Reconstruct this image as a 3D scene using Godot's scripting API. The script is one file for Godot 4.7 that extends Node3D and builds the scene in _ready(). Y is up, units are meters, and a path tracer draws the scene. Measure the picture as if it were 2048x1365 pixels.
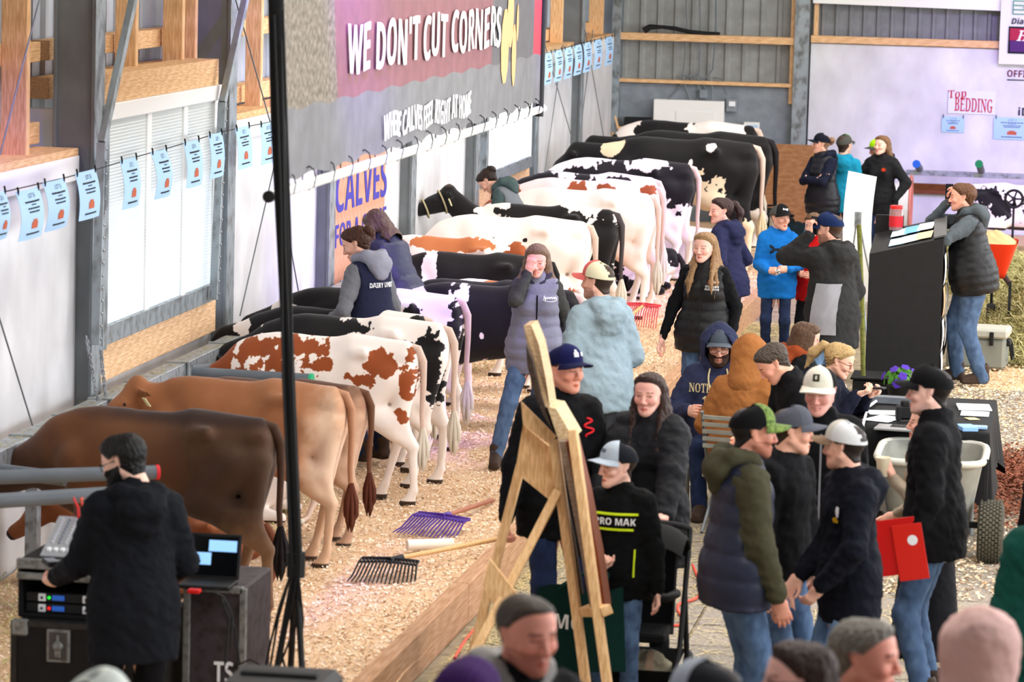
extends Node3D
# Livestock show barn: heifers tied along a wall, spectators on the aisle side.
const FPX := 7100.0                       # focal length in pixels of the 2048 x 1365 frame
const EYE := Vector3(0, 4.2, 0)
var CAM := Basis(Vector3(0.98662, 0.02659, -0.16087), Vector3(-0.04524, 0.99252, -0.1134), Vector3(0.15665, 0.11916, 0.98044)).orthonormalized()
var T := {}                               # textures
var M := {}                               # materials
var used := {}
var rng := RandomNumberGenerator.new()
var nz := FastNoiseLite.new()

func _ready():
	rng.seed = 7
	nz.seed = 3
	nz.noise_type = FastNoiseLite.TYPE_SIMPLEX
	nz.frequency = 1.0
	nz.fractal_octaves = 3
	# ---- camera
	var cam := Camera3D.new()
	cam.name = "camera"
	cam.transform = Transform3D(CAM, EYE)
	cam.fov = rad_to_deg(2.0 * atan(682.5 / FPX))
	cam.near = 0.5
	cam.far = 200.0
	var lens := CameraAttributesPhysical.new()
	lens.frustum_focal_length = 12.0 / tan(deg_to_rad(cam.fov) / 2.0)
	lens.frustum_focus_distance = 29.0
	lens.exposure_aperture = 4.5
	lens.frustum_near = 0.5
	lens.frustum_far = 200.0
	cam.attributes = lens
	add_child(cam)
	# ---- sky (daylight behind the translucent window panels and the open end)
	var we := WorldEnvironment.new()
	we.name = "world"
	var env := Environment.new()
	env.background_mode = Environment.BG_SKY
	var sky := Sky.new()
	var sm := ProceduralSkyMaterial.new()
	sm.sky_top_color = Color(0.75, 0.83, 0.95)
	sm.sky_horizon_color = Color(0.93, 0.95, 0.98)
	sm.ground_bottom_color = Color(0.5, 0.5, 0.48)
	sm.ground_horizon_color = Color(0.8, 0.8, 0.8)
	sky.sky_material = sm
	env.sky = sky
	env.background_energy_multiplier = SKY_E
	env.tonemap_mode = Environment.TONE_MAPPER_LINEAR
	env.tonemap_exposure = 1.12
	env.sdfgi_enabled = true
	env.ssao_enabled = true
	env.ssil_enabled = true
	we.environment = env
	add_child(we)
	# ---- lamps
	make_textures()
	make_materials()
	for p in [Vector3(-3.2, 6.6, -21), Vector3(1.2, 6.6, -21), Vector3(-3.2, 6.6, -31), Vector3(1.2, 6.6, -31), Vector3(-3.2, 6.6, -41), Vector3(1.2, 6.6, -41), Vector3(-1.0, 6.6, -13)]:
		added_ceiling_panel(p, LAMP_E)
	for z in [-14.0, -23.0, -32.0, -41.0]: side_glow_panel(z, SIDE_E)
	wall_wash(Vector3(-3.2, 5.8, -17.5), Vector3(-6.5, 0.7, -21.0), 24.0, WASH_E * 1.5)
	wall_wash(Vector3(-3.0, 5.8, -24.5), Vector3(-6.5, 0.9, -28.0), 27.0, WASH_E)
	wall_wash(Vector3(-1.4, 5.8, -36.0), Vector3(-4.6, 0.3, -39.0), 24.0, WASH_E * 0.8)
	wall_wash(Vector3(0.2, 5.8, -41.0), Vector3(-0.2, 0.4, -49.0), 26.0, WASH_E * 1.4)
	build_room()
	build_wall_things()
	build_ground()
	build_cows()
	build_people()
	build_props()
	print("built in ", Time.get_ticks_msec() / 1000.0, " s")

const SIDE_E := 2.8
const SKY_E := 2.7
const LAMP_E := 2.8
const WASH_E := 42.0

# ---------------------------------------------------------------- placing
func ray(px: float, py: float) -> Vector3:
	return CAM * Vector3((px - 1024.0) / FPX, (682.5 - py) / FPX, -1.0)
func on_y(px: float, py: float, y: float) -> Vector3:
	var d := ray(px, py)
	return EYE + d * ((y - EYE.y) / d.y)
func on_x(px: float, py: float, x: float) -> Vector3:
	var d := ray(px, py)
	return EYE + d * (x / d.x)
func on_z(px: float, py: float, z: float) -> Vector3:
	var d := ray(px, py)
	return EYE + d * (z / d.z)

# ---------------------------------------------------------------- naming
func numbered(called: String) -> String:
	var n: int = used.get(called, 0)
	used[called] = n + 1
	return called if n == 0 else "%s_%03d" % [called, n]
func tag(o: Node, label: String, category: String, group := "", kind := ""):
	o.set_meta("label", label)
	o.set_meta("category", category)
	if group: o.set_meta("group", group)
	if kind: o.set_meta("kind", kind)
	return o
func thing(called: String, label: String, category: String, at := Vector3.ZERO, turn := 0.0, group := "") -> Node3D:
	var o := Node3D.new()
	o.name = numbered(called)
	add_child(o)
	o.position = at
	o.rotation.y = deg_to_rad(turn)
	tag(o, label, category, group)
	return o
func put(called: String, mesh: Mesh, m: Material, parent: Node = null, at := Transform3D()) -> MeshInstance3D:
	var o := MeshInstance3D.new()
	o.name = called if parent else numbered(called)
	o.mesh = mesh
	if m: o.material_override = m
	o.transform = at
	(parent if parent else self).add_child(o, true)
	return o
func part(called: String, st: SurfaceTool, m: Material, parent: Node = null, at := Transform3D()) -> MeshInstance3D:
	st.generate_normals()
	return put(called, st.commit(), m, parent, at)
func struct(called: String, st: SurfaceTool, m: Material) -> MeshInstance3D:
	st.generate_normals()
	var o := MeshInstance3D.new()
	o.name = called
	o.mesh = st.commit()
	o.material_override = m
	add_child(o, true)
	o.set_meta("kind", "structure")
	return o

# ---------------------------------------------------------------- shapes
func S(flat := true) -> SurfaceTool:
	var st := SurfaceTool.new()
	st.begin(Mesh.PRIMITIVE_TRIANGLES)
	st.set_smooth_group(-1 if flat else 0)
	return st
func tri(st: SurfaceTool, a: Vector3, b: Vector3, c: Vector3, out: Vector3):
	if (b - a).cross(c - a).dot(out) > 0.0:
		var t := b
		b = c
		c = t
	st.add_vertex(a)
	st.add_vertex(b)
	st.add_vertex(c)
func quad(st: SurfaceTool, a: Vector3, b: Vector3, c: Vector3, d: Vector3, out: Vector3):
	tri(st, a, b, c, out)
	tri(st, a, c, d, out)
# box with chamfered edges: centre, full size, orientation, chamfer
func bx(st: SurfaceTool, c: Vector3, s: Vector3, b := Basis(), ch := 0.004):
	st.set_smooth_group(-1)
	var h := s * 0.5
	ch = minf(ch, 0.45 * minf(h.x, minf(h.y, h.z)))
	var f := func(x: float, y: float, z: float, ax: int) -> Vector3:
		var p := Vector3(x * h.x, y * h.y, z * h.z)
		for i in 3:
			if i != ax: p[i] -= signf(p[i]) * ch
		return c + b * p
	for ax in 3:
		var u := (ax + 1) % 3
		var v := (ax + 2) % 3
		for s0 in [-1.0, 1.0]:
			var q := []
			for k in [[-1, -1], [1, -1], [1, 1], [-1, 1]]:
				var p := Vector3.ZERO
				p[ax] = s0
				p[u] = k[0]
				p[v] = k[1]
				q.append(f.call(p.x, p.y, p.z, ax))
			var n := Vector3.ZERO
			n[ax] = s0
			quad(st, q[0], q[1], q[2], q[3], b * n)
			for s1 in [-1.0, 1.0]:      # the edge between +-ax and +-u
				var e := Vector3.ZERO
				e[ax] = s0
				e[u] = s1
				var e1 := e
				e[v] = -1
				e1[v] = 1
				quad(st, f.call(e.x, e.y, e.z, ax), f.call(e1.x, e1.y, e1.z, ax), f.call(e1.x, e1.y, e1.z, u), f.call(e.x, e.y, e.z, u), b * (e + e1))
	for x in [-1.0, 1.0]:
		for y in [-1.0, 1.0]:
			for z in [-1.0, 1.0]:
				tri(st, f.call(x, y, z, 0), f.call(x, y, z, 1), f.call(x, y, z, 2), b * Vector3(x, y, z))
# a bar of rectangular section between two points
func bar(st: SurfaceTool, a: Vector3, b: Vector3, w: float, d: float, up := Vector3.UP, ch := 0.003):
	var z := (b - a).normalized()
	if absf(z.dot(up)) > 0.98: up = Vector3.RIGHT
	var x := up.cross(z).normalized()
	bx(st, (a + b) * 0.5, Vector3(w, d, a.distance_to(b)), Basis(x, z.cross(x), z), ch)
# a round tube through points; radius may be a number or an array
func tube(st: SurfaceTool, pts: Array, r, n := 8, caps := true):
	st.set_smooth_group(0)
	var rings := []
	var prev := Vector3.UP
	for i in pts.size():
		var d: Vector3 = (pts[mini(i + 1, pts.size() - 1)] - pts[maxi(i - 1, 0)]).normalized()
		var x := prev.cross(d)
		if x.length() < 0.1: x = Vector3.RIGHT.cross(d)
		if x.length() < 0.1: x = Vector3.FORWARD.cross(d)
		x = x.normalized()
		var y := d.cross(x)
		prev = y
		var rr: float = r[i] if r is Array else r
		var ring := []
		for k in n:
			var a := TAU * k / n
			ring.append(pts[i] + (x * cos(a) + y * sin(a)) * rr)
		rings.append(ring)
	for i in rings.size() - 1:
		for k in n:
			var l := (k + 1) % n
			quad(st, rings[i][k], rings[i][l], rings[i + 1][l], rings[i + 1][k], rings[i][k] + rings[i + 1][l] - pts[i] - pts[i + 1])
	if caps:
		st.set_smooth_group(-1)
		var last := pts.size() - 1
		for k in n:
			var l := (k + 1) % n
			tri(st, pts[0], rings[0][k], rings[0][l], pts[0] - pts[1])
			tri(st, pts[last], rings[last][k], rings[last][l], pts[last] - pts[last - 1])
# a lathed profile [[radius, height], ...] round y at c
func lathe(st: SurfaceTool, c: Vector3, prof: Array, n := 20, b := Basis()):
	st.set_smooth_group(0)
	for i in prof.size() - 1:
		var p: Array = prof[i]
		var q: Array = prof[i + 1]
		var t := Vector2(q[0] - p[0], q[1] - p[1])
		for k in n:
			var a0 := TAU * k / n
			var a1 := TAU * (k + 1) / n
			var d0 := Vector3(cos(a0), 0, sin(a0))
			var d1 := Vector3(cos(a1), 0, sin(a1))
			var out := b * ((d0 + d1) * 0.5 * t.y - Vector3.UP * t.x)
			quad(st, c + b * (d0 * p[0] + Vector3.UP * p[1]), c + b * (d1 * p[0] + Vector3.UP * p[1]), c + b * (d1 * q[0] + Vector3.UP * q[1]), c + b * (d0 * q[0] + Vector3.UP * q[1]), out)
# a sheet with thickness: f(u, v) -> point, u and v from 0 to 1
func sheet(st: SurfaceTool, f: Callable, nu: int, nv: int, thick := 0.0):
	st.set_smooth_group(0)
	var g := []
	for i in nu + 1:
		var row := []
		for j in nv + 1:
			row.append(f.call(float(i) / nu, float(j) / nv))
		g.append(row)
	var back := []
	if thick > 0.0:
		for i in nu + 1:
			var row := []
			for j in nv + 1:
				var du: Vector3 = g[mini(i + 1, nu)][j] - g[maxi(i - 1, 0)][j]
				var dv: Vector3 = g[i][mini(j + 1, nv)] - g[i][maxi(j - 1, 0)]
				row.append(g[i][j] - du.cross(dv).normalized() * thick)
			back.append(row)
	for i in nu:
		for j in nv:
			var n: Vector3 = (g[i + 1][j] - g[i][j]).cross(g[i][j + 1] - g[i][j])
			quad(st, g[i][j], g[i + 1][j], g[i + 1][j + 1], g[i][j + 1], n)
			if thick > 0.0:
				quad(st, back[i][j], back[i + 1][j], back[i + 1][j + 1], back[i][j + 1], -n)
	if thick > 0.0:
		st.set_smooth_group(-1)
		for i in nu:
			quad(st, g[i][0], g[i + 1][0], back[i + 1][0], back[i][0], g[i][0] - g[i][1])
			quad(st, g[i][nv], g[i + 1][nv], back[i + 1][nv], back[i][nv], g[i][nv] - g[i][nv - 1])
		for j in nv:
			quad(st, g[0][j], g[0][j + 1], back[0][j + 1], back[0][j], g[0][j] - g[1][j])
			quad(st, g[nu][j], g[nu][j + 1], back[nu][j + 1], back[nu][j], g[nu][j] - g[nu - 1][j])
func noise(p: Vector3) -> float:
	return nz.get_noise_3dv(p)
# flat lettering whose points are moved by f(Vector2 in metres, from the text's centre) -> point
func lettering(text: String, font: String, size: float, f: Callable, squeeze := 1.0, weight := 700, called := "lettering", m: Material = null, parent: Node = null, italic := false, fine := 0.0) -> MeshInstance3D:
	var fo := SystemFont.new()
	fo.font_names = PackedStringArray([font])
	fo.font_weight = weight
	fo.font_italic = italic
	var tm := TextMesh.new()
	tm.text = text
	tm.font = fo
	tm.font_size = 64
	tm.pixel_size = size / 64.0
	tm.depth = 0.0
	tm.curve_step = 3.0
	var a := tm.get_mesh_arrays()
	var v: PackedVector3Array = a[Mesh.ARRAY_VERTEX]
	var ix: PackedInt32Array = a[Mesh.ARRAY_INDEX]
	var st := S()
	for i in range(0, ix.size(), 3):
		var work := [[v[ix[i]], v[ix[i + 1]], v[ix[i + 2]], 0]]
		while work.size():
			# long triangles are split so that the print follows a curved sheet
			var w: Array = work.pop_back()
			var far := 0
			for k in range(1, 3):
				if w[k].distance_to(w[(k + 1) % 3]) > w[far].distance_to(w[far + 1]): far = k
			var pa: Vector3 = w[far]
			var pb: Vector3 = w[(far + 1) % 3]
			var pc: Vector3 = w[(far + 2) % 3]
			if fine > 0.0 and pa.distance_to(pb) > fine and w[3] < 12:
				var mid := (pa + pb) / 2
				work.append([pa, mid, pc, w[3] + 1])
				work.append([mid, pb, pc, w[3] + 1])
				continue
			for p in [pa, pb, pc]: st.add_vertex(f.call(Vector2(p.x * squeeze, p.y)))
	return part(called, st, m, parent)

# ---------------------------------------------------------------- textures and materials
func ntex(freq: float, lo: Color, hi: Color, size := 512, type := FastNoiseLite.TYPE_SIMPLEX_SMOOTH, oct := 4, mid = null, sd := 1) -> NoiseTexture2D:
	var n := FastNoiseLite.new()
	n.noise_type = type
	n.frequency = freq
	n.fractal_octaves = oct
	n.seed = sd
	var g := Gradient.new()
	g.set_color(0, lo)
	g.set_color(1, hi)
	if mid: g.add_point(0.5, mid)
	var t := NoiseTexture2D.new()
	t.width = size
	t.height = size
	t.seamless = true
	t.noise = n
	t.color_ramp = g
	return t
func make_textures():
	var w := Color.WHITE
	T.grain = ntex(0.012, Color(0.8, 0.72, 0.62), w, 512, FastNoiseLite.TYPE_SIMPLEX_SMOOTH, 5)
	T.soft = ntex(0.008, Color(0.86, 0.86, 0.86), w, 512, FastNoiseLite.TYPE_SIMPLEX_SMOOTH, 5)
	T.dirt = ntex(0.01, Color(0.62, 0.6, 0.56), w, 512, FastNoiseLite.TYPE_SIMPLEX_SMOOTH, 5, Color(0.95, 0.94, 0.92))
	T.cloth = ntex(0.18, Color(0.8, 0.8, 0.8), w, 256, FastNoiseLite.TYPE_SIMPLEX_SMOOTH, 3)
	T.bump = ntex(0.02, Color.BLACK, w, 512, FastNoiseLite.TYPE_SIMPLEX_SMOOTH, 5)
	T.fur = ntex(0.09, Color(0.78, 0.76, 0.74), w, 512, FastNoiseLite.TYPE_SIMPLEX_SMOOTH, 3)
	T.shavings = ntex(0.05, Color(0.62, 0.52, 0.42), Color(1, 0.98, 0.95), 1024, FastNoiseLite.TYPE_CELLULAR, 3, Color(0.95, 0.88, 0.8))
	T.denim = ntex(0.012, Color(0.55, 0.58, 0.64), Color(1.0, 1.0, 1.0), 512, FastNoiseLite.TYPE_SIMPLEX_SMOOTH, 5, Color(0.8, 0.82, 0.86))
	T.streak = ntex(0.03, Color(0.5, 0.48, 0.45), w, 512, FastNoiseLite.TYPE_SIMPLEX_SMOOTH, 4)
# a material: base colour (sRGB), roughness, and a tint texture laid on in three planes at «per» repeats a metre
func mat(c: Color, rough := 0.8, tex := "", per := Vector3.ONE, extra := {}) -> StandardMaterial3D:
	var m := StandardMaterial3D.new()
	m.albedo_color = c
	m.roughness = rough
	m.metallic_specular = 0.4
	if tex:
		m.albedo_texture = T[tex]
		m.uv1_triplanar = true
		m.uv1_scale = per
	for k in extra:
		m.set(k, extra[k])
	return m
func bumped(m: StandardMaterial3D, tex: String, cm: float) -> StandardMaterial3D:
	m.heightmap_enabled = true
	m.heightmap_texture = T[tex]
	m.heightmap_scale = cm
	return m
func cloth(c: Color, rough := 0.85) -> StandardMaterial3D:
	return mat(c, rough, "cloth", Vector3(2.5, 2.5, 2.5), {"metallic_specular": 0.25})
func make_materials():
	M.camo = mat(Color(0.88, 0.88, 0.8), 0.85)
	M.camo.albedo_texture = ntex(0.03, Color(0.2, 0.24, 0.12), Color(0.6, 0.72, 0.4), 256, FastNoiseLite.TYPE_SIMPLEX, 2, Color(0.42, 0.52, 0.26), 9)
	M.camo.uv1_triplanar = true
	M.camo.uv1_scale = Vector3(5, 5, 5)
	M.white = mat(Color(0.9, 0.9, 0.91), 0.45, "soft", Vector3(0.4, 0.25, 0.4))
	M.trim = mat(Color(0.93, 0.93, 0.92), 0.5)
	M.steel_dark = mat(Color(0.5, 0.52, 0.53), 0.5, "soft", Vector3(1, 0.6, 1), {"metallic": 0.3})
	M.steel = mat(Color(0.62, 0.66, 0.69), 0.45, "dirt", Vector3(1.5, 1, 1.5), {"metallic": 0.5})
	M.siding = mat(Color(0.72, 0.75, 0.79), 0.45, "soft", Vector3(1, 0.5, 1), {"metallic": 0.25})
	M.siding_grey = mat(Color(0.56, 0.57, 0.57), 0.5, "soft", Vector3(1, 0.5, 1), {"metallic": 0.2})
	M.grey_panel = mat(Color(0.55, 0.58, 0.61), 0.7, "soft", Vector3(1, 1, 1))
	for v in [["wood", Vector3(9, 0.9, 9)], ["wood_x", Vector3(0.9, 9, 9)], ["wood_z", Vector3(9, 9, 0.9)]]:
		M[v[0]] = mat(Color(0.97, 0.82, 0.64), 0.75, "grain", v[1])
	M.wood_pale = mat(Color(0.97, 0.83, 0.68), 0.75, "grain", Vector3(9, 9, 0.9))
	M.wood_curb = mat(Color(0.77, 0.62, 0.5), 0.8, "grain", Vector3(7, 7, 0.5))
	M.plywood = mat(Color(0.68, 0.5, 0.34), 0.75, "grain", Vector3(1.2, 3, 1))
	M.easel = mat(Color(1.0, 0.85, 0.65), 0.7, "grain", Vector3(8, 1.5, 8))
	M.bark = mat(Color(0.55, 0.27, 0.1), 0.6, "grain", Vector3(6, 2, 6))
	M.black = mat(Color(0.06, 0.06, 0.065), 0.6)
	M.black_matt = mat(Color(0.045, 0.045, 0.05), 0.9, "cloth", Vector3(2, 2, 2))
	M.rubber = mat(Color(0.13, 0.13, 0.13), 0.8)
	M.chrome = mat(Color(0.75, 0.75, 0.76), 0.3, "", Vector3.ONE, {"metallic": 0.9})
	M.pvc = mat(Color(0.43, 0.46, 0.49), 0.45, "soft", Vector3(1, 1, 1))
	M.galv = mat(Color(0.66, 0.69, 0.73), 0.45, "dirt", Vector3(2, 2, 2), {"metallic": 0.35})
	M.cable = mat(Color(0.05, 0.05, 0.05), 0.6)
	M.paper = mat(Color(0.93, 0.94, 0.95), 0.8)
	M.card = mat(Color(0.66, 0.8, 0.93), 0.7)
	M.ink = mat(Color(0.08, 0.09, 0.12), 0.8)
	M.hoof = mat(Color(0.25, 0.2, 0.16), 0.7)
	M.eye = mat(Color(0.03, 0.025, 0.02), 0.15)
	M.hay = mat(Color(0.78, 0.7, 0.42), 0.9, "", Vector3.ONE, {"vertex_color_use_as_albedo": true})
	M.hay_base = mat(Color(0.62, 0.56, 0.32), 0.95, "streak", Vector3(3, 6, 3))
	M.red = mat(Color(0.8, 0.1, 0.08), 0.4)
	M.white_text = mat(Color(0.95, 0.95, 0.95), 0.7)
	M.tyre = mat(Color(0.27, 0.26, 0.22), 0.85, "dirt", Vector3(4, 4, 4))
	M.poly_grey = mat(Color(0.58, 0.58, 0.54), 0.6, "soft", Vector3(2, 2, 2))
func glow(c: Color, e: float) -> StandardMaterial3D:
	return mat(c, 0.5, "", Vector3.ONE, {"emission_enabled": true, "emission": c, "emission_energy_multiplier": e})

# ---------------------------------------------------------------- lamps
func added_ceiling_panel(p: Vector3, e: float):  # out-of-view panel added to light the barn from above
	var o := thing("added_ceiling_light", "added white light panel under the roof, %s" % ["first on the wall side, by the sound desk", "first on the open side, by the benches", "second on the wall side", "second on the open side", "third on the wall side, over the far heifers", "third on the open side, over the hay", "over the front platform"][int(used.get("added_ceiling_light", 0))], "added ceiling light", p, 0, "added light panels under the roof")
	var st := S()
	bx(st, Vector3(0, 0.08, 0), Vector3(2.5, 0.1, 3.1))
	part("frame", st, M.trim, o)
	st = S()
	bx(st, Vector3(0, 0.015, 0), Vector3(2.4, 0.03, 3.0))
	part("glow_slab", st, glow(Color(1, 0.99, 0.97), 1.5), o)
	var l := AreaLight3D.new()
	l.name = "lamp"
	l.area_size = Vector2(2.4, 3.0)
	l.light_energy = e * 7.2
	l.light_color = Color(1, 0.985, 0.96)
	l.area_normalize_energy = true
	l.shadow_enabled = true
	l.area_range = 40.0
	l.area_attenuation = 2.0
	o.add_child(l, true)
	l.position = Vector3(0, -0.02, 0)
	l.rotation.x = -PI / 2
func wall_wash(p: Vector3, to: Vector3, half: float, e: float):
	var o := thing("stage_light", "violet stage spotlight %s" % ["aimed at the near end of the left wall", "aimed at the middle of the left wall", "aimed at the far heifers", "aimed at the back wall"][int(used.get("stage_light", 0))], "spotlight", p, 0, "violet stage lights under the roof")
	var b := Basis.looking_at(to - p)
	var st := S()
	lathe(st, Vector3.ZERO, [[0.0, 0.28], [0.09, 0.26], [0.11, 0.1], [0.11, -0.02], [0.1, -0.02], [0.1, 0.0]], 16, b * Basis(Vector3.RIGHT, PI / 2))
	part("can", st, M.black, o)
	st = S()
	lathe(st, Vector3.ZERO, [[0.0, -0.01], [0.1, -0.01]], 16, b * Basis(Vector3.RIGHT, PI / 2))
	part("lamp_lens", st, glow(Color(0.6, 0.4, 1.0), 2.0), o)
	st = S()
	tube(st, [Vector3(0, 0.1, 0), Vector3(0, 1.0, 0)], 0.012)
	part("hanger", st, M.steel_dark, o)
	var l := SpotLight3D.new()
	l.name = "lamp"
	l.light_color = Color(0.58, 0.42, 1.0)
	l.light_energy = e
	l.spot_angle = half
	l.spot_angle_attenuation = 1.0
	l.light_size = 0.1
	l.spot_range = 40.0
	l.spot_attenuation = 2.0
	l.shadow_enabled = true
	o.add_child(l, true)
	l.basis = b
	l.position = b * Vector3(0, 0, -0.05)
func side_glow_panel(z: float, e: float):
	# unseen glowing panel added on the solid right wall to light the left wall
	var o := thing("added_side_light", "tall unseen glow panel added on the right wall, %s from the front" % ["first", "second", "third", "fourth"][int(used.get("added_side_light", 0))], "window", Vector3(7.08, 3.6, z), 0, "added glow panels on the right wall")
	var st := S()
	bx(st, Vector3(0, 0, 0), Vector3(0.04, 3.4, 7.0))
	part("window_frame", st, M.steel, o)  # frame of the added glow panel; the wall behind is solid
	st = S()
	bx(st, Vector3(-0.03, 0, 0), Vector3(0.02, 3.2, 6.8))
	part("lamp_panel", st, glow(Color(0.96, 0.98, 1.0), 1.2), o)
	var l := AreaLight3D.new()
	l.name = "lamp"
	l.area_size = Vector2(6.8, 3.2)
	l.light_energy = e * 21.8
	l.light_color = Color(0.95, 0.97, 1.0)
	l.area_normalize_energy = true
	l.shadow_enabled = true
	l.area_range = 40.0
	l.area_attenuation = 2.0
	o.add_child(l, true)
	l.position = Vector3(-0.06, 0, 0)
	l.rotation.y = PI / 2

# ---------------------------------------------------------------- the barn
const WX := -6.52                          # face of the white wall panels
const BZ := -49.3                          # face of the back wall
var COLZ := [-18.9, -22.6, -26.3, -30.0, -33.75, -37.4, -41.5, -45.2, -49.0]

func ribbed(st: SurfaceTool, o: Vector3, along: Vector3, up: Vector3, out: Vector3, length: float, h: float, pitch := 0.3):
	# metal siding: flat pans with raised trapezoid ribs
	st.set_smooth_group(-1)
	var x := 0.0
	var p := [[0.0, 0.0], [pitch * 0.62, 0.0], [pitch * 0.7, 0.03], [pitch * 0.9, 0.03], [pitch, 0.0]]
	while x < length:
		for i in 4:
			var a: Vector3 = o + along * (x + p[i][0]) + out * p[i][1]
			var b: Vector3 = o + along * (x + p[i + 1][0]) + out * p[i + 1][1]
			quad(st, a, b, b + up * h, a + up * h, out)
		x += pitch
	quad(st, o - out * 0.05, o + along * length - out * 0.05, o + along * length + up * h - out * 0.05, o + up * h - out * 0.05, -out)

func build_room():
	var st := S()
	bx(st, Vector3(0, -0.1, -23), Vector3(15, 0.2, 54))
	struct("floor", st, mat(Color(0.6, 0.55, 0.47), 0.9, "dirt", Vector3(0.7, 0.7, 0.7)))
	st = S()
	bx(st, Vector3(0, 7.3, -23), Vector3(15, 0.2, 54))
	struct("ceiling", st, mat(Color(0.86, 0.86, 0.85), 0.7))
	st = S()
	bx(st, Vector3(7.2, 3.6, -23), Vector3(0.2, 7.2, 54))
	struct("wall_right", st, mat(Color(0.85, 0.85, 0.86), 0.6))
	# front end: two wings beside a wide open doorway, and a header
	st = S()
	bx(st, Vector3(-5.6, 3.6, 4), Vector3(3.2, 7.2, 0.2))
	bx(st, Vector3(5.6, 3.6, 4), Vector3(3.2, 7.2, 0.2))
	bx(st, Vector3(0, 6.6, 4), Vector3(8, 1.2, 0.2))
	struct("wall_front", st, mat(Color(0.85, 0.85, 0.86), 0.6))
	# left wall: one panel to each bay
	var wl := Node3D.new()
	wl.name = "wall_left"
	wl.set_meta("kind", "structure")
	add_child(wl)
	var zs := [4.0, -1.0, -6.0, -11.0, -15.2] + COLZ
	for i in zs.size() - 1:
		var z0: float = zs[i]
		var z1: float = zs[i + 1]
		var glazed: bool = i == 6 or i == 10
		var top := 1.16 if glazed else 2.56
		st = S()
		bx(st, Vector3(WX - 0.06, top / 2, (z0 + z1) / 2), Vector3(0.12, top, absf(z1 - z0) - 0.005), Basis(), 0.002)
		part("panel", st, M.white, wl)
		if not glazed:
			st = S()
			bx(st, Vector3(WX - 0.13, 2.585, (z0 + z1) / 2), Vector3(0.3, 0.05, absf(z1 - z0) - 0.24))
			part("cap_plank", st, M.wood_z, wl)
			st = S()
			bx(st, Vector3(WX + 0.012, 2.48, (z0 + z1) / 2), Vector3(0.03, 0.16, absf(z1 - z0) - 0.24), Basis(), 0.003)
			part("cap_trim", st, M.trim, wl)
		# siding above the panel, with the glazed bays open below the beam
		st = S()
		var y0 := 2.6 if glazed else 2.4
		ribbed(st, Vector3(-6.95, y0, z0), Vector3.FORWARD, Vector3.UP, Vector3.RIGHT, absf(z1 - z0), 7.2 - y0)
		part("siding", st, M.siding, wl)
		if glazed:
			for z in [z0 - 0.1, z1 + 0.06]:
				st = S()
				bx(st, Vector3(-6.74, 2.0, z), Vector3(0.44, 1.7, 0.08))
				part("jamb", st, M.trim, wl)
		for y in [3.23, 4.3, 5.4]:
			st = S()
			bx(st, Vector3(-6.84, y, (z0 + z1) / 2), Vector3(0.14, 0.13, absf(z1 - z0) - 0.2))
			part("girt", st, M.wood_z, wl)
		st = S()
		bx(st, Vector3(-6.84, 2.98 if glazed else 2.7, (z0 + z1) / 2), Vector3(0.14, 0.14, absf(z1 - z0) - 0.2))
		part("girt", st, M.wood_z, wl)
	# studs: right edges seen at these columns of the picture
	for s in [[55, 0.17], [272, 0.15], [365, 0.15], [391, 0.1], [420, 0.12], [523, 0.13], [1124, 0.16], [1205, 0.2], [655, 0.14], [760, 0.14], [900, 0.14], [1000, 0.14]]:
		var z := on_x(s[0], 80, -6.6).z
		st = S()
		var d: float = s[1]
		bx(st, Vector3(-6.6 - d / 2, 4.95, z - 0.03), Vector3(d, 4.7, 0.075))
		part("stud", st, M.wood, wl)
	for z in COLZ:
		if z < -48.5: continue
		st = S()
		bx(st, Vector3(-6.41, 3.6, z), Vector3(0.02, 7.2, 0.22), Basis(), 0.002)
		bx(st, Vector3(-6.67, 3.6, z), Vector3(0.02, 7.2, 0.22), Basis(), 0.002)
		bx(st, Vector3(-6.54, 3.6, z), Vector3(0.26, 7.2, 0.16), Basis(), 0.002)
		var o := struct("column_left_%d" % (COLZ.find(z) + 1), st, M.steel_dark)
		st = S()
		bx(st, Vector3(-6.397, 3.6, z), Vector3(0.008, 7.2, 0.23), Basis(), 0.002)
		part("flange", st, M.steel, o)
	window(1, -22.74, -25.86)
	window(2, -37.9, -41.1)
	build_back_wall()

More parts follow.
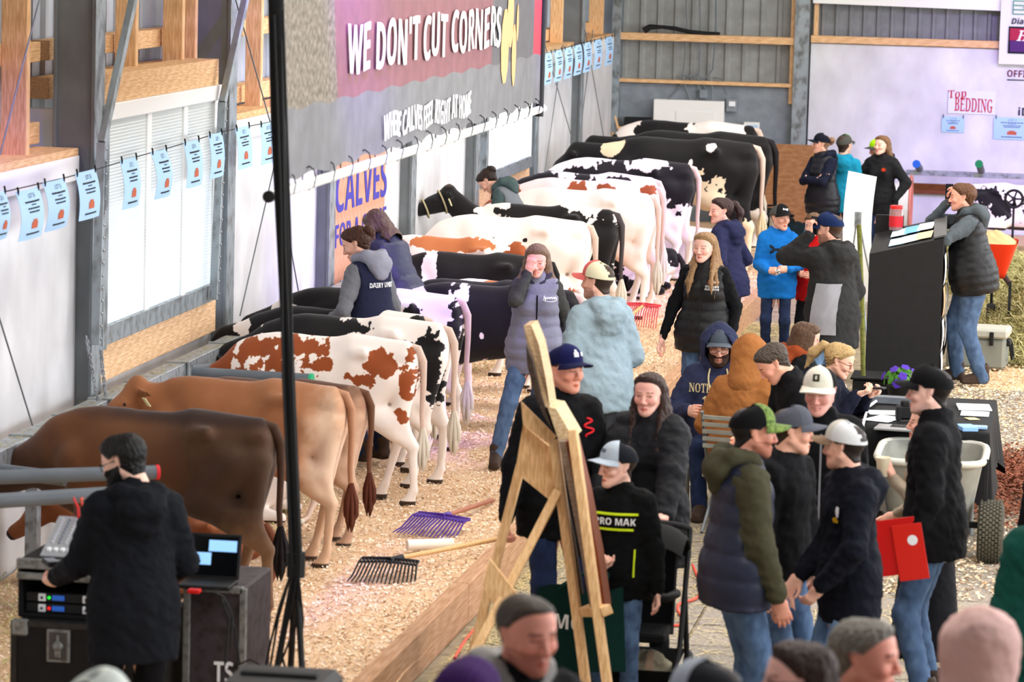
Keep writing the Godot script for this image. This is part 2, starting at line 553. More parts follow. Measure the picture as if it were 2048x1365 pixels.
func window(n: int, z0: float, z1: float):
	var w := Node3D.new()
	w.name = "window_%d" % n
	w.set_meta("kind", "structure")
	add_child(w)
	var x := -6.42
	var y0 := 1.28
	var y1 := 2.88
	var st := S()
	bx(st, Vector3(x, y0 + 0.06, (z0 + z1) / 2), Vector3(0.08, 0.13, z0 - z1))
	bx(st, Vector3(x, y0 + 0.77, z0), Vector3(0.09, y1 - y0, 0.1))
	part("window_frame", st, M.steel, w)
	st = S()
	bx(st, Vector3(x, y1 - 0.05, (z0 + z1) / 2), Vector3(0.09, 0.11, z0 - z1 + 0.08))
	for k in [0.36, 0.68, 0.97]:
		bx(st, Vector3(x, (y0 + y1) / 2, lerpf(z0, z1, k)), Vector3(0.06, y1 - y0 - 0.2, 0.11))
	part("mullion", st, M.trim, w)
	var pm := mat(Color(0.93, 0.95, 0.95), 0.4, "", Vector3.ONE, {"backlight_enabled": true, "backlight": Color(0.8, 0.82, 0.82)})
	for k in 3:
		var a: float = lerpf(z0, z1, [0.015, 0.375, 0.695][k])
		var b: float = lerpf(z0, z1, [0.345, 0.665, 0.955][k])
		st = S()
		var rows := 62
		for i in rows:
			var ya := y0 + 0.12 + (y1 - y0 - 0.2) * i / rows
			var h := (y1 - y0 - 0.2) / rows
			var p := Vector3(x + 0.012, ya, a)
			var q := Vector3(x + 0.012, ya, b)
			quad(st, p, q, q + Vector3(0.006, h * 0.75, 0), p + Vector3(0.006, h * 0.75, 0), Vector3.RIGHT)
			quad(st, p + Vector3(0.006, h * 0.75, 0), q + Vector3(0.006, h * 0.75, 0), q + Vector3(0, h, 0), p + Vector3(0, h, 0), Vector3(1, 1, 0))
		part("pane", st, pm, w)
	# lumber below and above
	st = S()
	bx(st, Vector3(-6.47, 1.13, (z0 + z1) / 2 - 0.02), Vector3(0.05, 0.25, z0 - z1 + 0.36))
	part("sill_plank", st, M.wood_pale, w)
	st = S()
	bx(st, Vector3(-6.53, 2.98, (z0 + z1) / 2), Vector3(0.24, 0.19, z0 - z1 + 0.06))
	part("lintel_beam", st, M.wood_z, w)

func build_back_wall():
	var wb := Node3D.new()
	wb.name = "wall_back"
	wb.set_meta("kind", "structure")
	add_child(wb)
	var add := func(called: String, m: Material, c: Vector3, s: Vector3):
		var st := S()
		bx(st, c, s)
		part(called, st, m, wb)
	add.call("core", M.siding_grey, Vector3(0, 3.6, BZ - 0.3), Vector3(15, 7.2, 0.12))
	add.call("painted_panel", M.grey_panel, Vector3(-5.28, 0.96, BZ - 0.02), Vector3(2.5, 1.92, 0.04))
	var st := S()
	ribbed(st, Vector3(-6.6, 1.9, BZ - 0.1), Vector3.RIGHT, Vector3.UP, Vector3.BACK, 2.75, 5.2, 0.24)
	part("siding", st, mat(Color(0.6, 0.61, 0.6), 0.5, "soft", Vector3.ONE), wb)
	st = S()
	ribbed(st, Vector3(-3.8, 2.5, BZ - 0.12), Vector3.RIGHT, Vector3.UP, Vector3.BACK, 8.0, 4.6, 0.19)
	part("siding", st, mat(Color(0.52, 0.53, 0.54), 0.5, "soft", Vector3.ONE), wb)
	add.call("ledge", M.wood_x, Vector3(-5.28, 1.955, BZ + 0.02), Vector3(2.5, 0.05, 0.16))
	add.call("girt", M.wood_x, Vector3(-5.25, 2.57, BZ + 0.02), Vector3(2.5, 0.1, 0.2))
	add.call("stud", M.wood, Vector3(-4.05, 4.2, BZ), Vector3(0.06, 5.0, 0.14))
	add.call("stud", M.wood, Vector3(-3.74, 4.85, BZ - 0.04), Vector3(0.06, 4.5, 0.1))
	add.call("white_panel", M.white, Vector3(-1.85, 1.275, BZ - 0.02), Vector3(3.9, 2.55, 0.06))
	add.call("white_panel", M.white, Vector3(3.6, 1.275, BZ - 0.02), Vector3(6.98, 2.55, 0.06))
	add.call("cap_plank", M.wood_x, Vector3(0.3, 2.61, BZ), Vector3(8.2, 0.1, 0.12))
	st = S()
	bx(st, Vector3(-3.92, 3.6, BZ + 0.06), Vector3(0.2, 7.2, 0.2))
	struct("column_back_1", st, M.steel)
	st = S()
	bx(st, Vector3(-6.5, 3.6, BZ + 0.06), Vector3(0.12, 7.2, 0.2))
	struct("column_back_2", st, M.steel)

# ---------------------------------------------------------------- things fixed to the walls
func lot_card(tl: Vector3, wide: Vector3, h: float, down: Vector3, no: String, label: String, group: String, bow := 0.02):
	# a printed sheet hanging from its two top corners
	var o := thing("lot_card", label, "sign", tl, 0, group)
	var out := wide.cross(Vector3.UP).normalized()
	if out.x < 0 and absf(out.x) > absf(out.z): out = -out
	if absf(out.z) > absf(out.x) and out.z < 0: out = -out
	var f := func(u: float, v: float) -> Vector3:
		return wide * u + down * (h * v) + out * (bow * sin(v * PI) + bow * 0.5 * sin(u * PI))
	var st := S()
	sheet(st, f, 6, 8, 0.002)
	part("sheet", st, M.card, o)
	var w := wide.length()
	var at := func(p: Vector2) -> Vector3:
		return f.call(0.5 + p.x / w, 0.5 - p.y / h) + out * 0.004
	lettering("LOT " + no, "Droid Sans", h * 0.12, func(p): return at.call(p + Vector2(0, h * 0.38)), w / (h * 1.3), 400, "lettering", M.ink, o)
	for r in [[0.26, 0.62, 0.035], [0.2, 0.2, 0.02], [0.13, 0.5, 0.03], [0.06, 0.44, 0.03], [-0.38, 0.56, 0.035]]:
		# lines of print too small to read
		st = S()
		for k in 7:
			var u0: float = (k - 3.5) / 7.0 * r[1]
			quad(st, at.call(Vector2(u0 * w, (r[0] - r[2] / 2) * h)), at.call(Vector2((u0 + r[1] / 8.0) * w, (r[0] - r[2] / 2) * h)), at.call(Vector2((u0 + r[1] / 8.0) * w, (r[0] + r[2] / 2) * h)), at.call(Vector2(u0 * w, (r[0] + r[2] / 2) * h)), out)
		part("print_line", st, M.ink, o)
	st = S()
	for q in [[-0.13, -0.28, 0.13, -0.14], [-0.08, -0.14, 0.08, -0.09]]:
		quad(st, at.call(Vector2(q[0] * w, q[1] * h)), at.call(Vector2(q[2] * w, q[1] * h)), at.call(Vector2(q[2] * w, q[3] * h)), at.call(Vector2(q[0] * w, q[3] * h)), out)
	part("crest", st, M.crest, o)
	for u in [0.06, 0.94]:
		st = S()
		var p: Vector3 = f.call(u, 0.03)
		tube(st, [p + Vector3(0, 0.035, 0), p + Vector3(0, 0.01, 0) + out * 0.006, p + Vector3(0, -0.015, 0) + out * 0.004], 0.006, 6)
		part("clip", st, M.black, o)

func build_wall_things():
	M.crest = mat(Color(0.72, 0.36, 0.24), 0.7)
	var X := -6.2
	# string of lot cards
	var pts := []
	for p in [[-40, 396], [30, 379], [122, 358], [190, 340], [270, 315], [333, 297], [396, 279], [443, 264], [541, 244], [600, 229]]:
		pts.append(on_x(p[0], p[1], X))
	pts.append(on_x(800, 182, X))
	pts.append(on_x(1000, 130, X))
	for p in [[1083, 109], [1160, 88], [1230, 70]]: pts.append(on_x(p[0], p[1], X))
	var st := S()
	tube(st, pts, 0.004, 5)
	tag(part("card_string", st, M.cable), "thin dark string stretched along the left wall holding the lot cards", "string")
	var spec := [[-22, 8, 388, 100, "6", "pale blue lot card cut off at the picture edge, first on the string"], [30, 76, 384, 105, "16", "pale blue lot card, second from the near end of the string"], [84, 127, 366, 106, "15", "pale blue lot card hanging just before the first steel column"], [149, 190, 347, 104, "35", "pale blue lot card hanging in front of the first steel column"], [239, 272, 321, 104, "2", "pale blue lot card over the first pane of the near window"], [300, 331, 304, 100, "5", "pale blue lot card over the middle pane of the near window"], [366, 397, 285, 97, "4", "pale blue lot card over the third pane of the near window"], [416, 443, 270, 92, "9", "pale blue lot card by the far edge of the near window"], [470, 498, 257, 86, "2", "pale blue lot card on the white panel after the near window"], [519, 547, 249, 84, "12", "pale blue lot card hanging just left of the black banner pole"]]
	for s in spec:
		var a := on_x(s[0], s[2], X)
		var b := on_x(s[1], s[2] - (s[1] - s[0]) * 0.24, X)
		var sc: float = FPX / absf(a.z)
		lot_card(a, b - a, s[3] / sc, Vector3(rng.randf_range(0.0, 0.09), -1, rng.randf_range(-0.22, 0.02)).normalized(), s[4], s[5], "lot cards on the string", rng.randf_range(0.01, 0.035))
	var k := 0
	for x in [1087, 1108, 1128, 1147, 1166, 1187, 1209]:
		var y: float = 109.0 - (x - 1083) * 0.265
		var a := on_x(x, y, X)
		var b := on_x(x + 15, y - 4, X)
		lot_card(a, b - a, 0.37, Vector3(0.0, -1, -0.12 + 0.03 * (k % 3)).normalized(), str(20 + k), "small pale blue lot card at the far end of the string, %s after the banner" % ["first", "second", "third", "fourth", "fifth", "sixth", "last"][k], "far lot cards on the string")
		k += 1
	# rail in front of the mangers, with its pipe dividers
	st = S()
	bx(st, Vector3(-6.26, 0.93, -32), Vector3(0.13, 0.13, 33))
	var rail := part("stall_rail", st, M.galv)
	tag(rail, "long galvanised square rail running the length of the left wall", "rail")
	var pz := -18.3
	while pz > -48.4:
		st = S()
		bx(st, Vector3(-6.26, 0.43, pz), Vector3(0.08, 0.86, 0.08))
		pz -= 2.45
		part("rail_post", st, M.galv, rail)
	for z in [-19.6, -20.5, -21.4, -22.2, -23.1, -24.2, -25.4, -26.5, -27.6, -28.8, -30.1]:
		st = S()
		bx(st, Vector3(-6.26, 0.93, z), Vector3(0.15, 0.15, 0.05))
		bx(st, Vector3(-6.17, 0.9, z), Vector3(0.02, 0.22, 0.06))
		part("clamp", st, M.steel, rail)
	# hay caught on the rail
	var red_cap := mat(Color(0.85, 0.16, 0.2), 0.5)
	var green_cap := mat(Color(0.15, 0.72, 0.5), 0.5)
	var pipes := [[on_y(311, 945, 0.92), on_y(-60, 957, 0.92), red_cap, "grey plastic divider pipe with a red end cap"], [on_y(225, 988, 0.9), on_y(-60, 1006, 0.9), red_cap, "grey divider pipe just under the red-capped one"], [on_y(620, 760, 0.92), on_y(350, 744, 0.92), green_cap, "grey plastic divider pipe with a green end cap"], [on_y(520, 728, 0.92), on_y(345, 746, 0.92), green_cap, "grey divider pipe behind the green-capped one, against the red and white heifer"], [on_y(105, 910, 0.9), on_y(-60, 928, 0.9), red_cap, "short grey divider pipe at the near end of the rail"]]
	for p in pipes:
		var a: Vector3 = p[0]
		var b: Vector3 = p[1]
		b = a + (b - a).normalized() * maxf((a.x + 6.2) / -((b - a).normalized().x), 0.3)
		st = S()
		tube(st, [b, a], 0.043, 16)
		var o := part("divider_pipe", st, M.pvc)
		tag(o, p[3], "pipe", "stall divider pipes")
		st = S()
		tube(st, [a - (a - b).normalized() * 0.002, a + (a - b).normalized() * 0.02], 0.045, 16)
		part("end_cap", st, p[2], o)
	var stubs := [-19.75, -20.6, -21.45, -25.4, -26.55, -27.7, -28.9, -30.2]
	for i in stubs.size():
		st = S()
		tube(st, [Vector3(-6.2, 0.9, stubs[i]), Vector3(-5.75, 0.88, stubs[i] + 0.05)], 0.043, 14)
		tag(part("divider_pipe", st, M.pvc), "short grey divider pipe stub on the rail, %s from the near end" % ["first", "second", "third", "fourth", "fifth", "sixth", "seventh", "last"][i], "pipe", "stall divider pipes")
	# calves sign
	var za := on_x(660, 400, -6.47)
	var zb := on_x(765, 400, -6.47)
	var sg := thing("wall_sign", "pinkish wooden board with rounded corners and blue CALVES lettering on the left wall", "sign", Vector3(-6.47, 1.6, (za.z + zb.z) / 2))
	var half: float = (za.z - zb.z) / 2
	st = S()
	var prof := []
	for q in [[1, 1], [-1, 1], [-1, -1], [1, -1]]:
		for j in 7:
			var an: float = PI / 2 * j / 6.0 + [0.0, PI / 2, PI, 1.5 * PI][[[1, 1], [-1, 1], [-1, -1], [1, -1]].find(q)]
			prof.append(Vector3(0, q[1] * 0.55 + sin(an) * 0.3, q[0] * (half - 0.45) * 1.0 + cos(an) * 0.45))
	for i in prof.size():
		var a: Vector3 = prof[i]
		var b: Vector3 = prof[(i + 1) % prof.size()]
		tri(st, Vector3(0.02, 0, 0), a + Vector3(0.02, 0, 0), b + Vector3(0.02, 0, 0), Vector3.RIGHT)
		quad(st, a + Vector3(0.02, 0, 0), b + Vector3(0.02, 0, 0), b - Vector3(0.03, 0, 0), a - Vector3(0.03, 0, 0), a)
	part("board", st, mat(Color(0.86, 0.66, 0.58), 0.7, "grain", Vector3(2, 1, 6)), sg)
	var blue := mat(Color(0.24, 0.22, 0.62), 0.7)
	lettering("CALVES", "Droid Sans", 0.5, func(p): return Vector3(0.024, p.y + 0.13, -p.x - 0.1), 1.35, 700, "lettering", blue, sg)
	lettering("FOR A CAUSE", "Droid Sans", 0.28, func(p): return Vector3(0.024, p.y - 0.25, -p.x - 0.1), 1.35, 700, "lettering", blue, sg)
	# window tracks and braces
	for t in [[[[268, -8], [204, 285], [192, 690]], "galvanised track bent beside the near edge of the near window"], [[[492, -8], [445, 205], [428, 600]], "galvanised track bent beside the far edge of the near window"]]:
		var o := thing("window_track", t[1], "track", Vector3.ZERO, 0, "window tracks")
		st = S()
		var p0 := on_x(t[0][0][0], t[0][0][1], -6.28)
		var p1 := on_x(t[0][1][0], t[0][1][1], -6.33)
		var p2 := on_x(t[0][2][0], t[0][2][1], -6.33)
		bar(st, p1, p0, 0.05, 0.05)
		bar(st, p1, p2, 0.05, 0.06)
		part("angle_iron", st, M.steel, o)
		for j in 16:
			st = S()
			lathe(st, p1.lerp(p2, (j + 0.5) / 16.0) + Vector3(0.034, 0, 0), [[0.0, 0.004], [0.01, 0.004], [0.01, 0.0]], 8, Basis(Vector3.BACK, -PI / 2))
			part("bolt", st, M.chrome, o)
	var wires := [[80, -5, 0, 310], [-8, 615, 70, 868], [470, -5, 556, 300], [556, 300, 480, 632], [552, 330, 602, 612], [1090, 90, 1165, 350], [1126, 90, 1088, 355], [1186, 60, 1150, 350], [1170, 60, 1212, 300]]
	for i in wires.size():
		var w: Array = wires[i]
		st = S()
		tube(st, [on_x(w[0], w[1], -6.36), on_x(w[2], w[3], -6.36)], 0.006, 5)
		tag(part("brace_cable", st, M.steel_dark), "thin steel brace cable slanting across the left wall, %s" % ["left of the first column, upper", "left of the first column, lower", "above the cards by the banner pole", "below the cards by the banner pole", "crossing behind the black banner pole", "beyond the banner, slanting right", "beyond the banner, slanting left", "beyond the far column, slanting left", "beyond the far column, slanting right"][i], "cable", "brace cables")
	for c in [[[173, 676], [180, 720], [197, 805], "chain hanging below the near window, first of two"], [[202, 696], [205, 745], [214, 810], "chain hanging below the near window, second of two"]]:
		var a := on_x(c[0][0], c[0][1], -6.3)
		var b := on_x(c[1][0], c[1][1], -6.28)
		var d := on_x(c[2][0], c[2][1], -6.24)
		st = S()
		for j in 16:
			var t := (j + 0.5) / 16.0
			var p := a.lerp(b, t).lerp(b.lerp(d, t), t)
			var dir := (d - a).normalized()
			var side := (Vector3.RIGHT if j % 2 else Vector3.BACK).slide(dir).normalized()
			var ring := []
			for q in 11:
				ring.append(p + dir * cos(TAU * q / 10.0) * 0.022 + side * sin(TAU * q / 10.0) * 0.01)
			tube(st, ring, 0.004, 5, false)
		tag(part("chain", st, M.galv), "galvanised " + c[3], "chain", "window chains")
	build_back_things()
	build_banner()

func zsheet(called: String, m: Material, px: Array, z: float, thick := 0.01, parent: Node = null) -> MeshInstance3D:
	# a flat sheet on the back wall between two corners given by sight lines
	var a := on_z(px[0], px[1], z)
	var b := on_z(px[2], px[3], z)
	var st := S()
	bx(st, (a + b) / 2, Vector3(absf(b.x - a.x), absf(a.y - b.y), thick), Basis(), 0.002)
	return part(called, st, m, parent)
func zbox(called: String, m: Material, c: Vector3, s: Vector3, label: String, cat: String) -> MeshInstance3D:
	var st := S()
	bx(st, c, s, Basis(), 0.008)
	var o := part(called, st, m)
	tag(o, label, cat)
	return o

func build_back_things():
	var st: SurfaceTool
	# electrical panel and boxes
	var o: Node3D = zbox("electrical_panel", M.trim, Vector3(-5.45, 1.38, BZ + 0.105), Vector3(0.98, 0.66, 0.2), "white electrical panel on the grey back wall", "electrical panel")
	st = S()
	bx(st, Vector3(-5.35, 1.4, BZ + 0.205), Vector3(0.55, 0.32, 0.02))
	part("door", st, M.trim, o)
	st = S()
	bx(st, Vector3(-5.35, 1.28, BZ + 0.22), Vector3(0.03, 0.04, 0.02))
	part("latch", st, M.steel, o)
	zbox("junction_box", M.grey_panel, on_z(1407, 188, BZ + 0.06), Vector3(0.11, 0.12, 0.1), "small grey junction box above the white electrical panel", "junction box")
	o = zbox("disconnect_box", M.grey_panel, on_z(1464, 210, BZ + 0.06), Vector3(0.15, 0.19, 0.12), "grey disconnect box right of the white electrical panel", "junction box")
	st = S()
	bx(st, on_z(1464, 208, BZ + 0.13), Vector3(0.09, 0.07, 0.02))
	part("cover", st, M.paper, o)
	o = zbox("framed_picture", M.trim, on_z(1503, 256, BZ + 0.02), Vector3(0.22, 0.16, 0.03), "small white framed picture on the grey back wall", "picture")
	st = S()
	bx(st, on_z(1503, 254, BZ + 0.04), Vector3(0.17, 0.05, 0.006))
	part("sky", st, M.card, o)
	st = S()
	bx(st, on_z(1503, 260, BZ + 0.04), Vector3(0.17, 0.05, 0.006))
	part("ground", st, M.ink, o)
	var hoses := [[[1373, -5], [1375, 60], [1366, 160], [1375, 185], [1380, 200]], [[1400, -5], [1402, 70], [1398, 150], [1412, 180]], [[1432, -5], [1432, 70], [1425, 140], [1408, 160], [1395, 150], [1380, 155], [1365, 150]], [[1393, 145], [1398, 165], [1395, 200]], [[1425, 155], [1445, 158], [1455, 190]], [[1380, 150], [1340, 195], [1310, 230]], [[1418, 160], [1425, 175], [1424, 200]]]
	for i in hoses.size():
		var pts := []
		for p in hoses[i]: pts.append(on_z(p[0], p[1], BZ + 0.06))
		st = S()
		tube(st, pts, 0.012, 6)
		tag(part("conduit", st, M.steel_dark if i != 2 else M.pvc), "thin conduit on the back wall, %s" % ["first drop from the roof", "second drop from the roof", "third drop curling over the panel", "short run into the white panel", "run to the disconnect box", "long slack run toward the shelf", "short run beside the junction box"][i], "conduit", "conduits over the electrical panel")
	# hose lying on the girt
	st = S()
	var hp := []
	for p in [[1288, 62], [1300, 54], [1325, 54], [1350, 57], [1380, 64], [1410, 67], [1440, 68]]: hp.append(on_z(p[0], p[1], BZ + 0.1))
	tube(st, hp, [0.05, 0.04, 0.025, 0.03, 0.03, 0.03, 0.025], 8)
	tag(part("drive_shaft", st, M.black), "black shaft lying on the wooden girt of the back wall", "shaft")
	# shelf, box and tool handles in the corner
	st = S()
	bx(st, on_z(1265, 256, BZ + 0.15), Vector3(0.4, 0.03, 0.3))
	var sh := part("wall_shelf", st, M.wood_x)
	tag(sh, "short wooden shelf in the far corner by the tool handles", "shelf")
	st = S()
	bx(st, on_z(1270, 256, BZ + 0.08) - Vector3(0, 0.12, 0), Vector3(0.03, 0.22, 0.04))
	part("bracket", st, M.grey_panel, sh)
	st = S()
	var bc := on_z(1276, 244, BZ + 0.15)
	bx(st, bc, Vector3(0.36, 0.13, 0.22))
	tag(part("black_box", st, M.black), "black metal box standing on the corner shelf", "box")
	var hs := [[1205, 240, 1232, 310], [1222, 260, 1240, 310], [1228, 225, 1245, 310]]
	for i in 3:
		var h: Array = hs[i]
		var a := on_z(h[0], h[1], BZ + 0.12)
		var b := on_z(h[2] + 6, h[3], BZ + 0.4)
		var foot := b + (b - a).normalized() * ((b.y - 0.02) / -(b - a).normalized().y)
		st = S()
		tube(st, [a, foot], 0.018, 8)
		tag(part("tool_handle", st, M.wood), "long wooden tool handle leaning in the far corner, %s" % ["leftmost of three", "shortest of three", "tallest of three"][i], "tool handle", "tool handles in the corner")
	# plywood board leaning at the end of the row
	st = S()
	bx(st, Vector3(-4.25, 0.58, BZ + 0.35), Vector3(1.5, 1.16, 0.03), Basis(Vector3.RIGHT, -0.12))
	tag(part("plywood_board", st, M.plywood), "large brown plywood sheet standing against the back wall behind the last heifers", "board")
	# rail with capped pipes, and board
	st = S()
	bx(st, Vector3(-1.0, 0.84, BZ + 0.4), Vector3(2.8, 0.07, 0.08))
	var r := part("back_rail", st, M.galv)
	tag(r, "galvanised rail along the back wall above the straw", "rail")
	for p in [[1833, 328, Color(0.12, 0.38, 0.75), "blue"], [1958, 328, Color(0.08, 0.5, 0.28), "green"]]:
		var a := on_z(p[0], p[1], BZ + 0.95)
		st = S()
		tube(st, [a, Vector3(a.x + 0.02, 0.9, BZ + 0.42)], 0.05, 14)
		var q := part("divider_pipe", st, M.pvc)
		tag(q, "grey pipe with a %s end cap on the back wall rail" % p[3], "pipe", "capped pipes on the back rail")
		st = S()
		tube(st, [a + Vector3(0, 0, 0.0), a + Vector3(0, 0.0, 0.03)], 0.055, 14)
		part("end_cap", st, mat(p[2], 0.5), q)
	st = S()
	bx(st, Vector3(-0.9, 0.6, BZ + 0.06), Vector3(3.0, 0.14, 0.05))
	tag(part("kick_board", st, mat(Color(0.55, 0.33, 0.22), 0.8, "grain", Vector3(1, 8, 8))), "brown wooden board along the back wall under the rail", "board")
	# printed signs
	var sg := thing("bedding_sign", "pale sign reading Top Bedding in red on the white back wall", "sign")
	zsheet("sheet", mat(Color(0.85, 0.87, 0.92), 0.6), [1897, 180, 1990, 230], BZ + 0.02, 0.008, sg)
	var redtxt := mat(Color(0.72, 0.08, 0.1), 0.6)
	var c := on_z(1915, 188, BZ + 0.026)
	lettering("Top", "Droid Serif", 0.15, func(p): return c + Vector3(p.x, p.y + p.x * 0.1, 0), 0.9, 700, "lettering", redtxt, sg, true)
	c = on_z(1947, 211, BZ + 0.026)
	lettering("BEDDING", "Droid Serif", 0.26, func(p): return c + Vector3(p.x, p.y - p.x * 0.03, 0), 0.42, 700, "lettering", redtxt, sg)
	for s in [[1884, 233, 1928, 266, "74", "smaller pale blue lot card under the bedding sign"], [1988, 234, 2060, 281, "1", "larger pale blue lot card at the right edge of the back wall"]]:
		var a := on_z(s[0], s[1], BZ + 0.02)
		var b := on_z(s[2], s[3], BZ + 0.02)
		lot_card(a, Vector3(b.x - a.x, 0, 0), a.y - b.y, Vector3.DOWN, s[4], s[5], "lot cards on the back wall", 0.006)
	# big sponsor banner at the right edge
	var bn := thing("sponsor_banner", "white sponsor banner with green and red logos, top right on the back wall", "banner")
	var z := BZ + 0.12
	var A := on_z(1997, 128, z)
	st = S()
	sheet(st, func(u: float, v: float): return Vector3(A.x + u * 2.2, A.y + v * 1.6, z + 0.012 * sin(u * 9.0 + v * 3.0)), 16, 8, 0.004)
	part("sheet", st, mat(Color(0.88, 0.89, 0.88), 0.6), bn)
	var green := mat(Color(0.1, 0.55, 0.4), 0.6)
	st = S()
	var g0 := on_z(2026, 28, z + 0.03)
	for i in 4: bx(st, g0 + Vector3(0.16, i * 0.06, 0), Vector3(0.32, 0.012, 0.006), Basis(), 0.001)
	bx(st, g0 + Vector3(0.0, 0.09, 0), Vector3(0.012, 0.18, 0.006), Basis(), 0.001)
	bar(st, g0 + Vector3(0.14, 0.09, 0), g0 + Vector3(0.24, 0.15, 0), 0.01, 0.01)
	bar(st, g0 + Vector3(0.14, 0.09, 0), g0 + Vector3(0.24, 0.03, 0), 0.01, 0.01)
	part("emblem", st, green, bn)
	c = on_z(2043, 43, z + 0.03)
	lettering("Diam", "Droid Sans", 0.11, func(p): return c + Vector3(p.x + p.y * 0.2, p.y, 0), 1.0, 700, "lettering", M.ink, bn)
	st = S()
	bx(st, on_z(2055, 81, z + 0.02), Vector3(0.52, 0.37, 0.012), Basis(), 0.002)
	part("plaque_border", st, M.ink, bn)
	st = S()
	bx(st, on_z(2055, 70, z + 0.03), Vector3(0.48, 0.17, 0.01), Basis(), 0.002)
	part("plaque_top", st, mat(Color(0.65, 0.1, 0.25), 0.6), bn)
	st = S()
	bx(st, on_z(2055, 93, z + 0.03), Vector3(0.48, 0.16, 0.01), Basis(), 0.002)
	part("plaque_bottom", st, mat(Color(0.3, 0.12, 0.4), 0.6), bn)
	c = on_z(2046, 72, z + 0.04)
	lettering("H", "Droid Serif", 0.2, func(p): return c + Vector3(p.x + p.y * 0.3, p.y, 0), 0.9, 700, "lettering", M.white_text, bn, true)
	c = on_z(2038, 148, BZ + 0.02)
	var of := lettering("OFFIC", "Droid Sans", 0.13, func(p): return c + Vector3(p.x, p.y, 0), 0.9, 700, "office_lettering", mat(Color(0.4, 0.05, 0.1), 0.6))
	tag(of, "dark red OFFIC lettering on the white back wall below the sponsor banner", "lettering")
	st = S()
	bx(st, c + Vector3(0.05, -0.085, 0), Vector3(0.42, 0.014, 0.004), Basis(), 0.001)
	part("underline", st, M.ink, of)
	c = on_z(2046, 224, BZ + 0.02)
	tag(lettering("iD", "Droid Sans", 0.15, func(p): return c + Vector3(p.x, p.y, 0), 1.0, 700, "dealer_lettering", M.ink), "black iD lettering cut off at the right edge of the back wall", "lettering")
	st = S()
	var ta := on_z(1626, 6, BZ + 0.1)
	sheet(st, func(u: float, v: float): return Vector3(ta.x + u * 2.6, ta.y + v * 0.9 - u * 0.03, BZ + 0.1 + 0.01 * sin(u * 12.0)), 14, 3, 0.004)
	tag(part("white_tarp", st, M.trim), "white tarp hung above the siding at the top of the back wall", "tarp")

